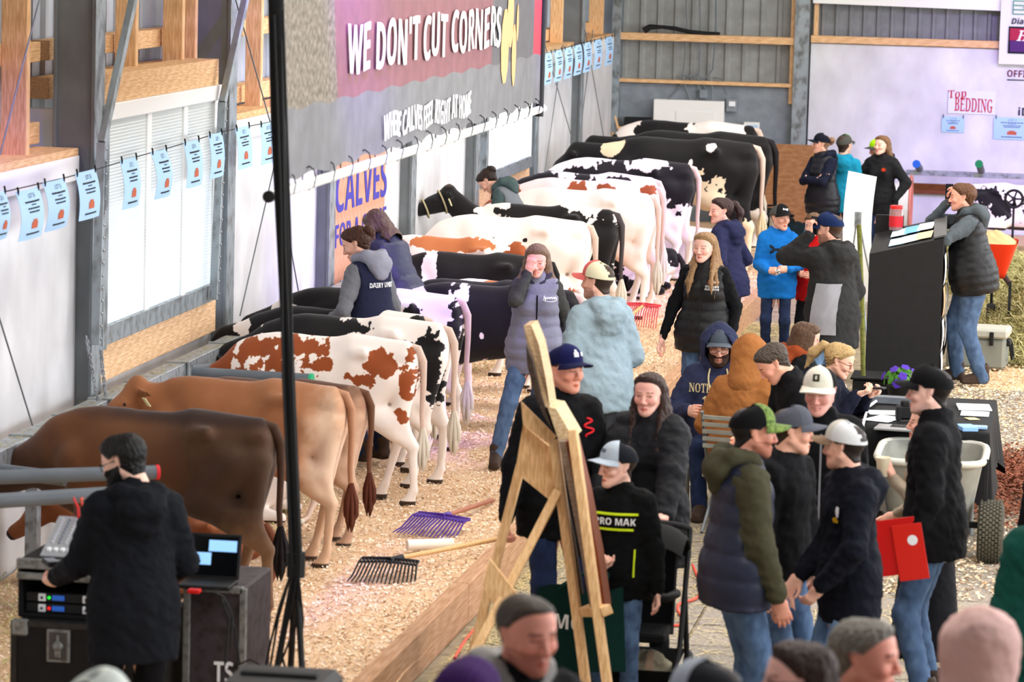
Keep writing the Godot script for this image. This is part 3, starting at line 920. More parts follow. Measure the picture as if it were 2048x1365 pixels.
# ---------------------------------------------------------------- the big banner hung over the curb
func build_banner():
	var X := -3.9
	var A := on_x(556, 392, X)
	var Bp := on_x(1080, 216, X)
	var o := thing("hanging_banner", "large grey and red banner reading We Don't Cut Corners hung over the ring", "banner")
	var L := absf(Bp.z - A.z)
	var y0 := (A.y + Bp.y) / 2
	var H := 2.2
	# u runs from the near end to the far one, v upward; shallow vertical folds deepest at the near end
	var f := func(u: float, v: float) -> Vector3:
		var k := 0.002 + 0.016 * pow(1.0 - v, 14.0) * (1.0 - u * 0.7)
		var w := sin(u * 46.0 + 1.3 * sin(u * 17.0) + v * 1.4) * k 
		return Vector3(X + w, y0 + 0.05 + v * H + 0.012 * sin(u * 80.0) * (1.0 - v), A.z - u * L)
	# find u, v from a sight line on the banner's plane
	var uv := func(px: float, py: float) -> Vector2:
		var p := on_x(px, py, X)
		return Vector2((A.z - p.z) / L, (p.y - y0 - 0.05) / H)
	var b0: Vector2 = uv.call(590, 218)
	var b1: Vector2 = uv.call(1070, 110)
	var bv := (b0.y + b1.y) / 2
	var ul: float = uv.call(675, 150).x
	var ur: float = uv.call(985, 60).x
	var ue: float = uv.call(1068, 60).x
	var grey := mat(Color(0.48, 0.48, 0.49), 0.7, "soft", Vector3(1, 1, 1))
	var red := mat(Color(0.54, 0.35, 0.37), 0.7, "soft", Vector3(1, 1, 1))
	var photo := mat(Color(0.64, 0.6, 0.54), 0.7, "streak", Vector3(2, 1.2, 1.2))
	var dark := mat(Color(0.36, 0.35, 0.36), 0.6, "soft", Vector3(1, 1, 1))
	var bright := mat(Color(0.76, 0.1, 0.2), 0.55)
	for s in [["lower_band", grey, 0.0, 1.0, 0.0, bv], ["photo_print", photo, 0.0, ul, bv, 1.0], ["red_field", red, ul, ur, bv, 1.0], ["cow_print", dark, ur, ue, bv, 1.0], ["red_edge", bright, ue, 1.0, bv, 1.0]]:
		var st := S()
		var a0: float = s[2]
		var a1: float = s[3]
		var c0: float = s[4]
		var c1: float = s[5]
		sheet(st, func(u: float, v: float):
			var vv := lerpf(c0, c1, v)
			var uu := lerpf(a0, a1, u)
			if s[0] == "red_field" : uu += (1.0 - u) * (vv - bv) * -0.06
			if s[0] == "photo_print": uu += u * (vv - bv) * -0.06
			return f.call(uu, vv), maxi(8, int((a1 - a0) * 260)), 30 if c0 == 0.0 else 8, 0.003)
		part(s[0], st, s[1], o)
	# print
	var txt := func(text: String, px0: Array, px1: Array, size: float, m: Material, called: String):
		var p0: Vector2 = uv.call(px0[0], px0[1])
		var p1: Vector2 = uv.call(px1[0], px1[1])
		var fo := SystemFont.new()
		fo.font_names = PackedStringArray(["Droid Sans"])
		fo.font_weight = 700
		var w := fo.get_string_size(text, HORIZONTAL_ALIGNMENT_LEFT, -1, 64).x * size / 64.0
		lettering(text, "Droid Sans", size, func(p):
			var t: float = p.x / w + 0.5
			return f.call(lerpf(p0.x, p1.x, t), (p0.y + p1.y) / 2 + p.y / H) + Vector3(0.015, 0, 0), 1.0, 700, called, m, o, false, 0.035)
	txt.call("WE DON'T CUT CORNERS", [690, 105], [1000, 50], 0.36, M.white_text, "lettering")
	txt.call("WHERE CALVES FEEL RIGHT AT HOME", [762, 255], [938, 208], 0.2, M.white_text, "lettering")
	# face markings of the printed cow
	var st := S()
	for q in [[1008, 95, 0.018, 0.12], [1014, 62, 0.02, 0.04], [1026, 108, 0.012, 0.1], [1020, 20, 0.016, 0.12], [1034, 45, 0.006, 0.06]]:
		var c: Vector2 = uv.call(q[0], q[1])
		for k in 10:
			var a0 := TAU * k / 10.0
			var a1 := TAU * (k + 1) / 10.0
			tri(st, f.call(c.x, c.y) + Vector3(0.006, 0, 0), f.call(c.x + cos(a0) * q[2], c.y + sin(a0) * q[3]) + Vector3(0.006, 0, 0), f.call(c.x + cos(a1) * q[2], c.y + sin(a1) * q[3]) + Vector3(0.006, 0, 0), Vector3.RIGHT)
	part("cow_blaze", st, mat(Color(0.86, 0.66, 0.44), 0.6), o)
	# pole through the hem and its ties
	st = S()
	tube(st, [Vector3(X, y0, A.z + 0.18), Vector3(X, y0, Bp.z - 0.15)], 0.028, 12)
	part("bottom_pole", st, M.trim, o)
	st = S()
	tube(st, [Vector3(X, y0, A.z + 0.18), Vector3(X, y0, A.z + 0.21)], 0.03, 12)
	part("pole_end", st, M.black, o)
	for k in 18:
		st = S()
		var p: Vector3 = f.call((k + 0.5) / 18.0, 0.0)
		var ring := []
		for q in 9: ring.append(Vector3(X, y0 + 0.03, p.z) + Vector3(sin(TAU * q / 8.0) * 0.036, cos(TAU * q / 8.0) * 0.06, 0))
		tube(st, ring, 0.004, 5, false)
		part("tie", st, M.black, o)
	st = S()
	for u in [0.0, 1.0]:
		for v in [0.3, 1.0]: 
			var p: Vector3 = f.call(u, v)
			tube(st, [p, p + Vector3(0, 0.0, 0.1 if u == 0.0 else -0.1)], 0.006, 5)
	tube(st, [Vector3(X, y0 + H + 0.08, A.z + 0.2), Vector3(X, y0 + H + 0.08, Bp.z - 0.2)], 0.02, 8)
	for zz in [A.z, Bp.z]: tube(st, [Vector3(X, y0 + H + 0.05, zz), Vector3(X, 7.2, zz)], 0.012, 6)
	part("hanger", st, M.steel_dark, o)
	# drop cloth pole at the far end
	st = S()
	tube(st, [Vector3(X, y0 - 0.05, Bp.z + 0.02), Vector3(X, 7.2, Bp.z + 0.02)], 0.03, 10)
	tag(part("drop_pole", st, M.black), "slim black pole hanging at the far end of the big banner", "pole")

# ---------------------------------------------------------------- smooth bodies: distance field on a grid, meshed as surface nets
class Field:
	var lo: Vector3
	var c: float
	var nx: int
	var ny: int
	var nzz: int
	var f := PackedFloat32Array()
	func _init(a: Vector3, b: Vector3, cell: float):
		lo = a
		c = cell
		nx = int((b.x - a.x) / cell) + 2
		ny = int((b.y - a.y) / cell) + 2
		nzz = int((b.z - a.z) / cell) + 2
		f.resize(nx * ny * nzz)
		f.fill(1.0)
	# tapered capsule a-b; s and fl squash its section along s (fl = thin/wide: wide side along s); mode 0 joins, 1 cuts away
	func bone(a: Vector3, b: Vector3, ra: float, rb: float, k := 0.02, s := Vector3.ZERO, fl := 1.0, mode := 0):
		var R := maxf(ra, rb) / fl + k + 2.0 * c
		var mn := a.min(b) - Vector3(R, R, R)
		var mx := a.max(b) + Vector3(R, R, R)
		if fl < 1.0:
			var Rt := maxf(ra, rb) + k + 2.0 * c
			var sa := s.abs()
			var e := Vector3(lerpf(Rt, R, sa.x), lerpf(Rt, R, sa.y), lerpf(Rt, R, sa.z))
			mn = a.min(b) - e
			mx = a.max(b) + e
		var x0 := maxi(0, int((mn.x - lo.x) / c))
		var y0 := maxi(0, int((mn.y - lo.y) / c))
		var z0 := maxi(0, int((mn.z - lo.z) / c))
		var x1 := mini(nx, int((mx.x - lo.x) / c) + 2)
		var y1 := mini(ny, int((mx.y - lo.y) / c) + 2)
		var z1 := mini(nzz, int((mx.z - lo.z) / c) + 2)
		var ab := b - a
		var inv := 1.0 / maxf(ab.length_squared(), 1e-9)
		var flat := fl < 1.0
		var sh := s * (1.0 - fl)
		var dr := rb - ra
		var k4 := 0.25 / k
		for z in range(z0, z1):
			for y in range(y0, y1):
				var i := (z * ny + y) * nx + x0
				var q0 := Vector3(lo.x + x0 * c, lo.y + y * c, lo.z + z * c) - a
				for x in range(x0, x1):
					var t := clampf(q0.dot(ab) * inv, 0.0, 1.0)
					var q := q0 - ab * t
					if flat: q -= sh * q.dot(s)
					var d := q.length() - ra - dr * t
					q0.x += c
					var e := f[i]
					if mode == 0:
						var h := k - absf(d - e)
						var m := minf(d, e)
						if h > 0.0: m -= h * h * k4
						f[i] = m
					else:
						d = -d
						var h := k - absf(d - e)
						var m := maxf(d, e)
						if h > 0.0: m += h * h * k4
						f[i] = m
					i += 1
	# keep only the side of a plane that n points away from
	func cut(p: Vector3, n: Vector3):
		var i := 0
		for z in nzz:
			for y in ny:
				var q := Vector3(lo.x, lo.y + y * c, lo.z + z * c) - p
				var d := q.dot(n)
				var dx := n.x * c
				for x in nx:
					if d > f[i]: f[i] = d
					d += dx
					i += 1
	# [vertices, triangles]
	func mesh() -> Array:
		var at := PackedInt32Array()
		at.resize(f.size())
		at.fill(-1)
		var V := PackedVector3Array()
		var I := PackedInt32Array()
		var off := [0, 1, nx, nx + 1, nx * ny, nx * ny + 1, nx * ny + nx, nx * ny + nx + 1]
		var pos := [Vector3(0, 0, 0), Vector3(1, 0, 0), Vector3(0, 1, 0), Vector3(1, 1, 0), Vector3(0, 0, 1), Vector3(1, 0, 1), Vector3(0, 1, 1), Vector3(1, 1, 1)]
		var ea := PackedInt32Array([0, 2, 4, 6, 0, 1, 4, 5, 0, 1, 2, 3])
		var eb := PackedInt32Array([1, 3, 5, 7, 2, 3, 6, 7, 4, 5, 6, 7])
		var lim := 1.8 * c
		var val := PackedFloat32Array()
		val.resize(8)
		var sy := nx
		var sz := nx * ny
		for z in nzz - 1:
			for y in ny - 1:
				var i := (z * ny + y) * nx
				for x in nx - 1:
					var v0 := f[i]
					if v0 < lim and v0 > -lim:
						var neg := 0
						for k in 8:
							var w := f[i + off[k]]
							val[k] = w
							if w < 0.0: neg += 1
						if neg > 0 and neg < 8:
							var sum := Vector3.ZERO
							var n := 0
							for k in 12:
								var a := val[ea[k]]
								var b := val[eb[k]]
								if (a < 0.0) != (b < 0.0):
									sum += pos[ea[k]].lerp(pos[eb[k]], a / (a - b))
									n += 1
							at[i] = V.size()
							V.append(lo + (Vector3(x, y, z) + sum / n) * c)
					i += 1
		for z in range(1, nzz - 1):
			for y in range(1, ny - 1):
				var i := (z * ny + y) * nx + 1
				for x in range(1, nx - 1):
					if at[i] >= 0:
						var ins := f[i] < 0.0
						if ins != (f[i + 1] < 0.0):
							_quad(I, at, i, i - sy, i - sy - sz, i - sz, ins)
						if ins != (f[i + sy] < 0.0):
							_quad(I, at, i, i - sz, i - sz - 1, i - 1, ins)
						if ins != (f[i + sz] < 0.0):
							_quad(I, at, i, i - 1, i - 1 - sy, i - sy, ins)
					i += 1
		return [V, I]
	func _quad(I: PackedInt32Array, at: PackedInt32Array, a: int, b: int, c2: int, d: int, flip: bool):
		var p := at[a]
		var q := at[b]
		var r := at[c2]
		var s := at[d]
		if p < 0 or q < 0 or r < 0 or s < 0: return
		if flip:
			I.append_array(PackedInt32Array([p, r, q, p, s, r]))
		else:
			I.append_array(PackedInt32Array([p, q, r, p, r, s]))

func normals_of(V: PackedVector3Array, I: PackedInt32Array) -> PackedVector3Array:
	var N := PackedVector3Array()
	N.resize(V.size())
	for i in range(0, I.size(), 3):
		var a := I[i]
		var b := I[i + 1]
		var d := I[i + 2]
		var n := (V[d] - V[a]).cross(V[b] - V[a])
		N[a] += n
		N[b] += n
		N[d] += n
	for i in N.size(): N[i] = N[i].normalized()
	return N
# two rounds of averaging take the steps out of the nets
func smooth(V: PackedVector3Array, I: PackedInt32Array, rounds := 1):
	for r in rounds:
		var sum := PackedVector3Array()
		sum.resize(V.size())
		var cnt := PackedFloat32Array()
		cnt.resize(V.size())
		for i in range(0, I.size(), 3):
			var a := I[i]
			var b := I[i + 1]
			var d := I[i + 2]
			sum[a] += V[b] + V[d]
			sum[b] += V[a] + V[d]
			sum[d] += V[a] + V[b]
			cnt[a] += 2
			cnt[b] += 2
			cnt[d] += 2
		for i in V.size():
			if cnt[i] > 0: V[i] = V[i].lerp(sum[i] / cnt[i], 0.5)
func amesh(V: PackedVector3Array, I: PackedInt32Array, N: PackedVector3Array, C = null, UV = null) -> ArrayMesh:
	var a := []
	a.resize(Mesh.ARRAY_MAX)
	a[Mesh.ARRAY_VERTEX] = V
	a[Mesh.ARRAY_NORMAL] = N
	a[Mesh.ARRAY_INDEX] = I
	if C != null: a[Mesh.ARRAY_COLOR] = C
	if UV != null: a[Mesh.ARRAY_TEX_UV] = UV
	var m := ArrayMesh.new()
	m.add_surface_from_arrays(Mesh.PRIMITIVE_TRIANGLES, a)
	return m

# ---------------------------------------------------------------- bedding, pavers, hay
func bed_y(x: float, z: float) -> float:
	var h := 0.03 + 0.02 * noise(Vector3(x * 0.9, 0, z * 0.9)) + 0.012 * noise(Vector3(x * 4, 5, z * 4))
	h += 0.1 * smoothstep(-4.6, -3.55, x) * (0.75 + 0.25 * noise(Vector3(0, 9, z * 0.7)))
	return h
func heap_y(x: float, z: float) -> float:
	var h := 0.0
	for m in HEAPS:
		var dx: float = (x - m[0]) / m[2]
		var dz: float = (z - m[1]) / m[3]
		h += m[4] * exp(-dx * dx - dz * dz)
	return h - 0.03 + 0.1 * h * noise(Vector3(x * 2.2, 1, z * 2.2))
var HEAPS := [[-1.55, -43.4, 0.75, 0.9, 0.55], [-0.9, -41.6, 0.4, 0.8, 0.3], [-0.4, -36.6, 0.5, 1.6, 0.5], [-0.35, -38.8, 0.5, 1.4, 0.62], [0.3, -42.5, 1.0, 1.5, 0.4]]

func scatter(called: String, mesh: Mesh, m: Material, spots: Array, cols: Array, label: String, cat: String):
	var mm := MultiMesh.new()
	mm.transform_format = MultiMesh.TRANSFORM_3D
	mm.use_colors = true
	mm.mesh = mesh
	mm.instance_count = spots.size()
	for i in spots.size():
		mm.set_instance_transform(i, spots[i])
		mm.set_instance_color(i, cols[i])
	var o := MultiMeshInstance3D.new()
	o.name = numbered(called)
	o.multimesh = mm
	o.material_override = m
	add_child(o)
	tag(o, label, cat, "", "stuff")

func build_ground():
	var st := S(false)
	var f := func(u: float, v: float):
		var x := lerpf(-6.5, -3.5, u)
		var z := lerpf(-14.0, -49.2, v)
		return Vector3(x, bed_y(x, z), z)
	sheet(st, f, 36, 320)
	var shm := bumped(mat(Color(0.98, 0.9, 0.8), 0.9, "shavings", Vector3(1.6, 1.6, 1.6)), "shavings", 1.2)
	tag(part("shavings_bed", st, shm), "deep bed of pale wood shavings the heifers stand on along the left wall", "bedding", "", "stuff")
	# curb of squared lumber
	var curb := thing("timber_curb", "long low timber curb between the shavings ring and the spectators' aisle", "curb")
	var zz := -15.6
	var k := 0
	while zz > -43.0:
		var x0 := lerpf(-3.56, -3.42, (-zz - 18.0) / 18.0)
		var x1 := lerpf(-3.56, -3.42, (-zz - 18.0 + 4.88) / 18.0)
		st = S()
		bar(st, Vector3(x0, 0.125, zz), Vector3(x1, 0.125, zz - 4.87), 0.1, 0.25, Vector3.UP, 0.006)
		part("plank", st, M.wood_curb, curb)
		zz -= 4.88
	# aisle pavers
	var floor_node := get_node("floor")
	var pm := []
	for c in [Color(0.76, 0.72, 0.67), Color(0.79, 0.75, 0.69), Color(0.73, 0.7, 0.65)]: pm.append(bumped(mat(c, 0.9, "streak", Vector3(2, 2, 6)), "streak", 0.4))
	var boxes := []
	st = S()
	bx(st, Vector3.ZERO, Vector3(0.59, 0.03, 0.59), Basis(), 0.008)
	st.generate_normals()
	var paver := st.commit()
	for i in 5:
		for j in 27:
			put("paver", paver, pm[(i * 7 + j * 5) % 3], floor_node, Transform3D(Basis(Vector3.UP, rng.randf_range(-0.01, 0.01)), Vector3(-3.08 + i * 0.61, 0.005 + rng.randf() * 0.006, -16.2 - j * 0.61)))
	# right-hand bedding
	st = S(false)
	sheet(st, func(u: float, v: float):
		var x := lerpf(-1.0, 3.0, u)
		var z := lerpf(-21.6, -49.2, v)
		x -= 0.25 * noise(Vector3(0, 3, z * 0.6)) * (1.0 - u)
		return Vector3(x, 0.01 + 0.012 * noise(Vector3(x * 2, 0, z * 2)) + 0.01 * u, z), 24, 140)
	tag(part("straw_bed", st, bumped(mat(Color(0.95, 0.87, 0.74), 0.9, "shavings", Vector3(1.8, 1.8, 1.8)), "shavings", 1.0)), "trampled shavings and straw floor behind the sale table", "bedding", "", "stuff")
	# loose shavings
	var chip := S()
	for i in 3:
		var a0 := -0.9 + i * 0.6
		var a1 := a0 + 0.6
		quad(chip, Vector3(sin(a0) * 0.014, 0.012 - cos(a0) * 0.008, -0.006), Vector3(sin(a1) * 0.014, 0.012 - cos(a1) * 0.008, -0.006), Vector3(sin(a1) * 0.014, 0.012 - cos(a1) * 0.008, 0.006), Vector3(sin(a0) * 0.014, 0.012 - cos(a0) * 0.008, 0.006), Vector3.UP)
	chip.generate_normals()
	var chip_mesh := chip.commit()
	var spots := []
	var cols := []
	for i in 90000:
		var z := -15.0 - 30.0 * pow(rng.randf(), 1.2)
		var x := rng.randf_range(-6.4, -3.55)
		var b := Basis.from_euler(Vector3(rng.randf_range(-0.6, 0.6), rng.randf() * TAU, rng.randf_range(-0.6, 0.6))).scaled(Vector3.ONE * rng.randf_range(0.5, 1.25))
		spots.append(Transform3D(b, Vector3(x, bed_y(x, z) + 0.004, z)))
		var t := rng.randf()
		cols.append(Color(0.95, 0.8, 0.63).lerp(Color(0.66, 0.43, 0.27), t * t))
	for i in 16000:
		var z := rng.randf_range(-22.0, -40.0)
		var x := rng.randf_range(-1.2, 0.2)
		var b := Basis.from_euler(Vector3(rng.randf_range(-0.6, 0.6), rng.randf() * TAU, rng.randf_range(-0.6, 0.6))).scaled(Vector3.ONE * rng.randf_range(0.7, 1.6))
		spots.append(Transform3D(b, Vector3(x, 0.025, z)))
		cols.append(Color(0.9, 0.74, 0.54).lerp(Color(0.6, 0.36, 0.18), rng.randf() * 0.8))
	var cm := mat(Color(1, 1, 1), 0.85, "", Vector3.ONE, {"vertex_color_use_as_albedo": true})
	scatter("loose_shavings", chip_mesh, cm, spots, cols, "loose curled wood shavings strewn over the bedding", "shavings")
	spots = []
	cols = []
	var mulch := on_y(2015, 975, 0.0)
	for i in 5000:
		var r := sqrt(-log(1.0 - rng.randf() * 0.95)) * 0.3
		var a := rng.randf() * TAU
		spots.append(Transform3D(Basis.from_euler(Vector3(rng.randf_range(-0.5, 0.5), rng.randf() * TAU, rng.randf_range(-0.5, 0.5))).scaled(Vector3.ONE * rng.randf_range(0.9, 2.2)), mulch + Vector3(cos(a) * r * 1.2, 0.03 + 0.05 * exp(-r * r * 9.0), sin(a) * r * 4.0)))
		cols.append(Color(0.32, 0.1, 0.05).lerp(Color(0.18, 0.06, 0.03), rng.randf()))
	scatter("red_mulch", chip_mesh, cm, spots, cols, "patch of dark red bark mulch behind the garden cart wheel", "mulch")
	# hay: heaped base with blades strewn on it
	st = S(false)
	sheet(st, func(u: float, v: float):
		var x := lerpf(-3.0, 2.0, u)
		var z := lerpf(-34.0, -47.0, v)
		return Vector3(x, heap_y(x, z), z), 60, 120)
	tag(part("hay_heap", st, M.hay_base), "loose heaps of yellow green hay against the back wall on the right", "hay", "", "stuff")
	var blade := S()
	for i in 3:
		var z0 := -0.5 + i / 3.0
		var z1 := z0 + 1.0 / 3.0
		quad(blade, Vector3(-0.022, -z0 * z0 * 0.5, z0), Vector3(0.022, -z0 * z0 * 0.5, z0), Vector3(0.022, -z1 * z1 * 0.5, z1), Vector3(-0.022, -z1 * z1 * 0.5, z1), Vector3.UP)
	blade.generate_normals()
	var blade_mesh := blade.commit()
	spots = []
	cols = []
	while spots.size() < 34000:
		var x := rng.randf_range(-2.8, 0.4)
		var z := rng.randf_range(-34.0, -46.5)
		var h := heap_y(x, z)
		if h < 0.02: continue
		spots.append(Transform3D(Basis.from_euler(Vector3(rng.randf_range(-0.9, 0.9), rng.randf() * TAU, rng.randf_range(-0.5, 0.5))).scaled(Vector3(0.16, 0.2, 0.2) * rng.randf_range(0.6, 1.5)), Vector3(x, h + rng.randf_range(0.0, 0.05), z)))
		cols.append(Color(0.5, 0.43, 0.17).lerp(Color(0.25, 0.26, 0.08), rng.randf()).lerp(Color(0.68, 0.6, 0.33), rng.randf() * 0.6))
	# straw on the pavers, along the curb, on the rail and under the heads of the heifers
	for i in 22000:
		var x := rng.randf_range(-3.4, -0.6)
		var z := rng.randf_range(-16.0, -37.0)
		if rng.randf() < 0.5 : x = -3.4 + rng.randf() * rng.randf() * 1.2
		spots.append(Transform3D(Basis.from_euler(Vector3(rng.randf_range(-0.15, 0.15), rng.randf() * TAU, 0)).scaled(Vector3(0.13, 0.05, 0.12) * rng.randf_range(0.5, 1.3)), Vector3(x, 0.03, z)))
		cols.append(Color(0.72, 0.56, 0.27).lerp(Color(0.5, 0.42, 0.2), rng.randf()))
	for i in 7000:
		var x := rng.randf_range(-6.45, -5.3)
		var z := rng.randf_range(-17.0, -48.0)
		spots.append(Transform3D(Basis.from_euler(Vector3(rng.randf_range(-0.5, 0.5), rng.randf() * TAU, 0)).scaled(Vector3(0.13, 0.15, 0.2) * rng.randf_range(0.5, 1.3)), Vector3(x, bed_y(x, z) + rng.randf() * 0.1, z)))
		cols.append(Color(0.6, 0.5, 0.2).lerp(Color(0.3, 0.3, 0.1), rng.randf()))
	for i in 900:
		var z := rng.randf_range(-18.0, -30.0)
		spots.append(Transform3D(Basis.from_euler(Vector3(rng.randf_range(-0.2, 0.2), rng.randf() * TAU, 0)).scaled(Vector3(0.08, 0.05, 0.1) * rng.randf_range(0.5, 1.3)), Vector3(rng.randf_range(-6.31, -6.21), 1.0, z)))
		cols.append(Color(0.6, 0.52, 0.26).lerp(Color(0.4, 0.36, 0.16), rng.randf()))
	scatter("loose_hay", blade_mesh, cm, spots, cols, "loose hay and straw strewn over the heaps, the aisle and the rail", "hay")

# ---------------------------------------------------------------- heifers: forward is -x, the tail head stands over the origin, hips 1.3 m high
var cow_proto := {}
func cp(f: float, y: float, z := 0.0) -> Vector3:
	return Vector3(-f, y, z)
func cow_legs(F: Field, st: Array, udder: float):
	# st: forward shift of the hooves [hind near, hind far, front near, front far]
	for s in [1.0, -1.0]:
		var h: float = st[0] if s > 0 else st[1]
		var g: float = st[2] if s > 0 else st[3]
		F.bone(cp(0.2, 0.99, 0.11 * s), cp(0.4, 0.74, 0.165 * s), 0.125, 0.085, 0.06, Vector3.RIGHT, 0.72)
		F.bone(cp(0.04, 1.02, 0.1 * s), cp(0.1 + h * 0.2, 0.66, 0.125 * s), 0.085, 0.065, 0.06)
		F.bone(cp(0.14 + h * 0.2, 0.68, 0.13 * s), cp(0.34 + h * 0.2, 0.74, 0.15 * s), 0.07, 0.08, 0.05, Vector3.BACK, 0.95)
		F.bone(cp(0.16 + h * 0.4, 0.58, 0.133 * s), cp(0.2 + h * 0.4, 0.64, 0.14 * s), 0.055, 0.075, 0.05)
		F.bone(cp(0.38 + h * 0.2, 0.74, 0.165 * s), cp(0.05 + h * 0.6, 0.47, 0.135 * s), 0.085, 0.042, 0.05)
		F.bone(cp(0.1 + h * 0.2, 0.68, 0.13 * s), cp(0.035 + h * 0.6, 0.48, 0.135 * s), 0.05, 0.03, 0.04)
		F.bone(cp(0.05 + h * 0.6, 0.47, 0.135 * s), cp(0.09 + h, 0.13, 0.135 * s), 0.04, 0.03, 0.02)
		F.bone(cp(0.09 + h, 0.13, 0.135 * s), cp(0.13 + h, 0.05, 0.135 * s), 0.036, 0.042, 0.02)
		F.bone(cp(0.11 + h, 0.035, 0.135 * s), cp(0.17 + h, 0.03, 0.135 * s), 0.042, 0.036, 0.015)
		F.bone(cp(1.22, 0.98, 0.13 * s), cp(1.12, 0.68, 0.15 * s), 0.11, 0.07, 0.06)
		F.bone(cp(1.12, 0.68, 0.15 * s), cp(1.14 + g * 0.5, 0.38, 0.13 * s), 0.075, 0.042, 0.04)
		F.bone(cp(1.14 + g * 0.5, 0.4, 0.13 * s), cp(1.14 + g, 0.12, 0.13 * s), 0.045, 0.03, 0.02)
		F.bone(cp(1.14 + g, 0.12, 0.13 * s), cp(1.17 + g, 0.045, 0.13 * s), 0.035, 0.044, 0.02)
		F.bone(cp(1.16 + g, 0.035, 0.13 * s), cp(1.21 + g, 0.03, 0.13 * s), 0.042, 0.036, 0.015)
	if udder > 0.0:
		F.bone(cp(0.26, 0.72, 0), cp(0.44, 0.7, 0), udder, udder * 0.8, 0.06, Vector3.RIGHT, 0.8)
func cow_body(F: Field, dy := 0.0, belly := 0.0):
	var d := Vector3(0, dy, 0)
	var u := Vector3.UP
	F.bone(cp(0.36, 0.99) + d, cp(1.02, 0.95 - belly) + d, 0.185, 0.225 + belly, 0.05, u, 0.7)
	F.bone(cp(0.08, 1.1) + d, cp(0.46, 1.07) + d, 0.125, 0.185, 0.06, u, 0.74)
	F.bone(cp(0.98, 0.95) + d, cp(1.36, 0.97) + d, 0.215, 0.14, 0.06, u, 0.69)
	F.bone(cp(0.06, 1.215) + d, cp(1.2, 1.235) + d, 0.035, 0.045, 0.1)
	F.bone(cp(1.1, 1.2) + d, cp(1.34, 1.15) + d, 0.06, 0.06, 0.1)
	F.bone(cp(1.36, 0.75) + d, cp(1.2, 0.68) + d, 0.07, 0.08, 0.08)
	for s in [1.0, -1.0]:
		F.bone(cp(0.36, 1.2, 0.19 * s) + d, cp(0.44, 1.19, 0.17 * s) + d, 0.035, 0.025, 0.07)
		F.bone(cp(0.03, 1.16, 0.09 * s) + d, cp(0.08, 1.16, 0.09 * s) + d, 0.04, 0.03, 0.06)
		# hollow of the flank and a shallow rib line
		F.bone(cp(0.55, 1.08, 0.31 * s) + d, cp(0.56, 0.98, 0.31 * s) + d, 0.08, 0.07, 0.08, Vector3.ZERO, 1.0, 1)
func cow_head(F: Field, base: Vector3, poll: Vector3, muz: Vector3):
	var dir := (muz - poll).normalized()
	var side := dir.cross(Vector3.UP).normalized()
	var upd := side.cross(dir)
	F.bone(base, poll - dir * 0.02, 0.13, 0.085, 0.08, Vector3.UP if absf((poll - base).normalized().y) < 0.7 else Vector3.RIGHT, 0.66)
	F.bone(poll, poll + dir * 0.16, 0.085, 0.075, 0.05)
	F.bone(poll + dir * 0.14 - upd * 0.02, muz, 0.07, 0.058, 0.05)
	F.bone(poll + dir * 0.05 - upd * 0.08, muz - upd * 0.025 - dir * 0.05, 0.045, 0.035, 0.04)
	for s in [1.0, -1.0]:
		F.bone(poll + side * 0.06 * s + upd * 0.02, poll + side * 0.12 * s + upd * 0.03 - dir * 0.01, 0.016, 0.013, 0.02, upd, 0.55)
		F.bone(poll + side * 0.11 * s + upd * 0.03 - dir * 0.01, poll + side * 0.21 * s + upd * 0.01 - dir * 0.03, 0.014, 0.007, 0.015, upd, 0.28)
		F.bone(poll + dir * 0.12 + side * 0.07 * s + upd * 0.03, poll + dir * 0.15 + side * 0.07 * s + upd * 0.03, 0.022, 0.02, 0.02)
var POSES := {
	"down": [[1.78, 0.78, 0.0], [2.0, 0.46, 0.06], [-0.14, 0.14, 0.08, -0.08], 0.0],
	"level": [[1.76, 1.14, 0.0], [2.08, 0.92, 0.04], [-0.04, 0.1, -0.08, 0.08], 0.0],
	"low": [[1.68, 0.98, 0.02], [1.94, 0.72, 0.08], [-0.04, 0.1, -0.08, 0.08], 0.0],
	"low_step": [[1.7, 0.92, 0.02], [1.93, 0.64, 0.0], [0.1, -0.06, 0.06, -0.06], 0.0],
	"tuck": [[1.46, 1.17, 0.08], [1.68, 0.96, 0.26], [-0.04, 0.1, -0.08, 0.08], 0.0],
	"up": [[1.66, 1.34, 0.0], [1.98, 1.2, 0.12], [0.06, -0.08, 0.05, -0.06], 0.0],
	"back": [[1.52, 1.24, 0.22], [1.62, 1.08, 0.52], [0.0, -0.12, 0.1, -0.06], 0.0],
	"adult": [[1.76, 1.1, 0.0], [2.05, 0.85, 0.04], [-0.06, 0.1, -0.05, 0.08], 0.12],
	"lie": [], "liewide": [],
}
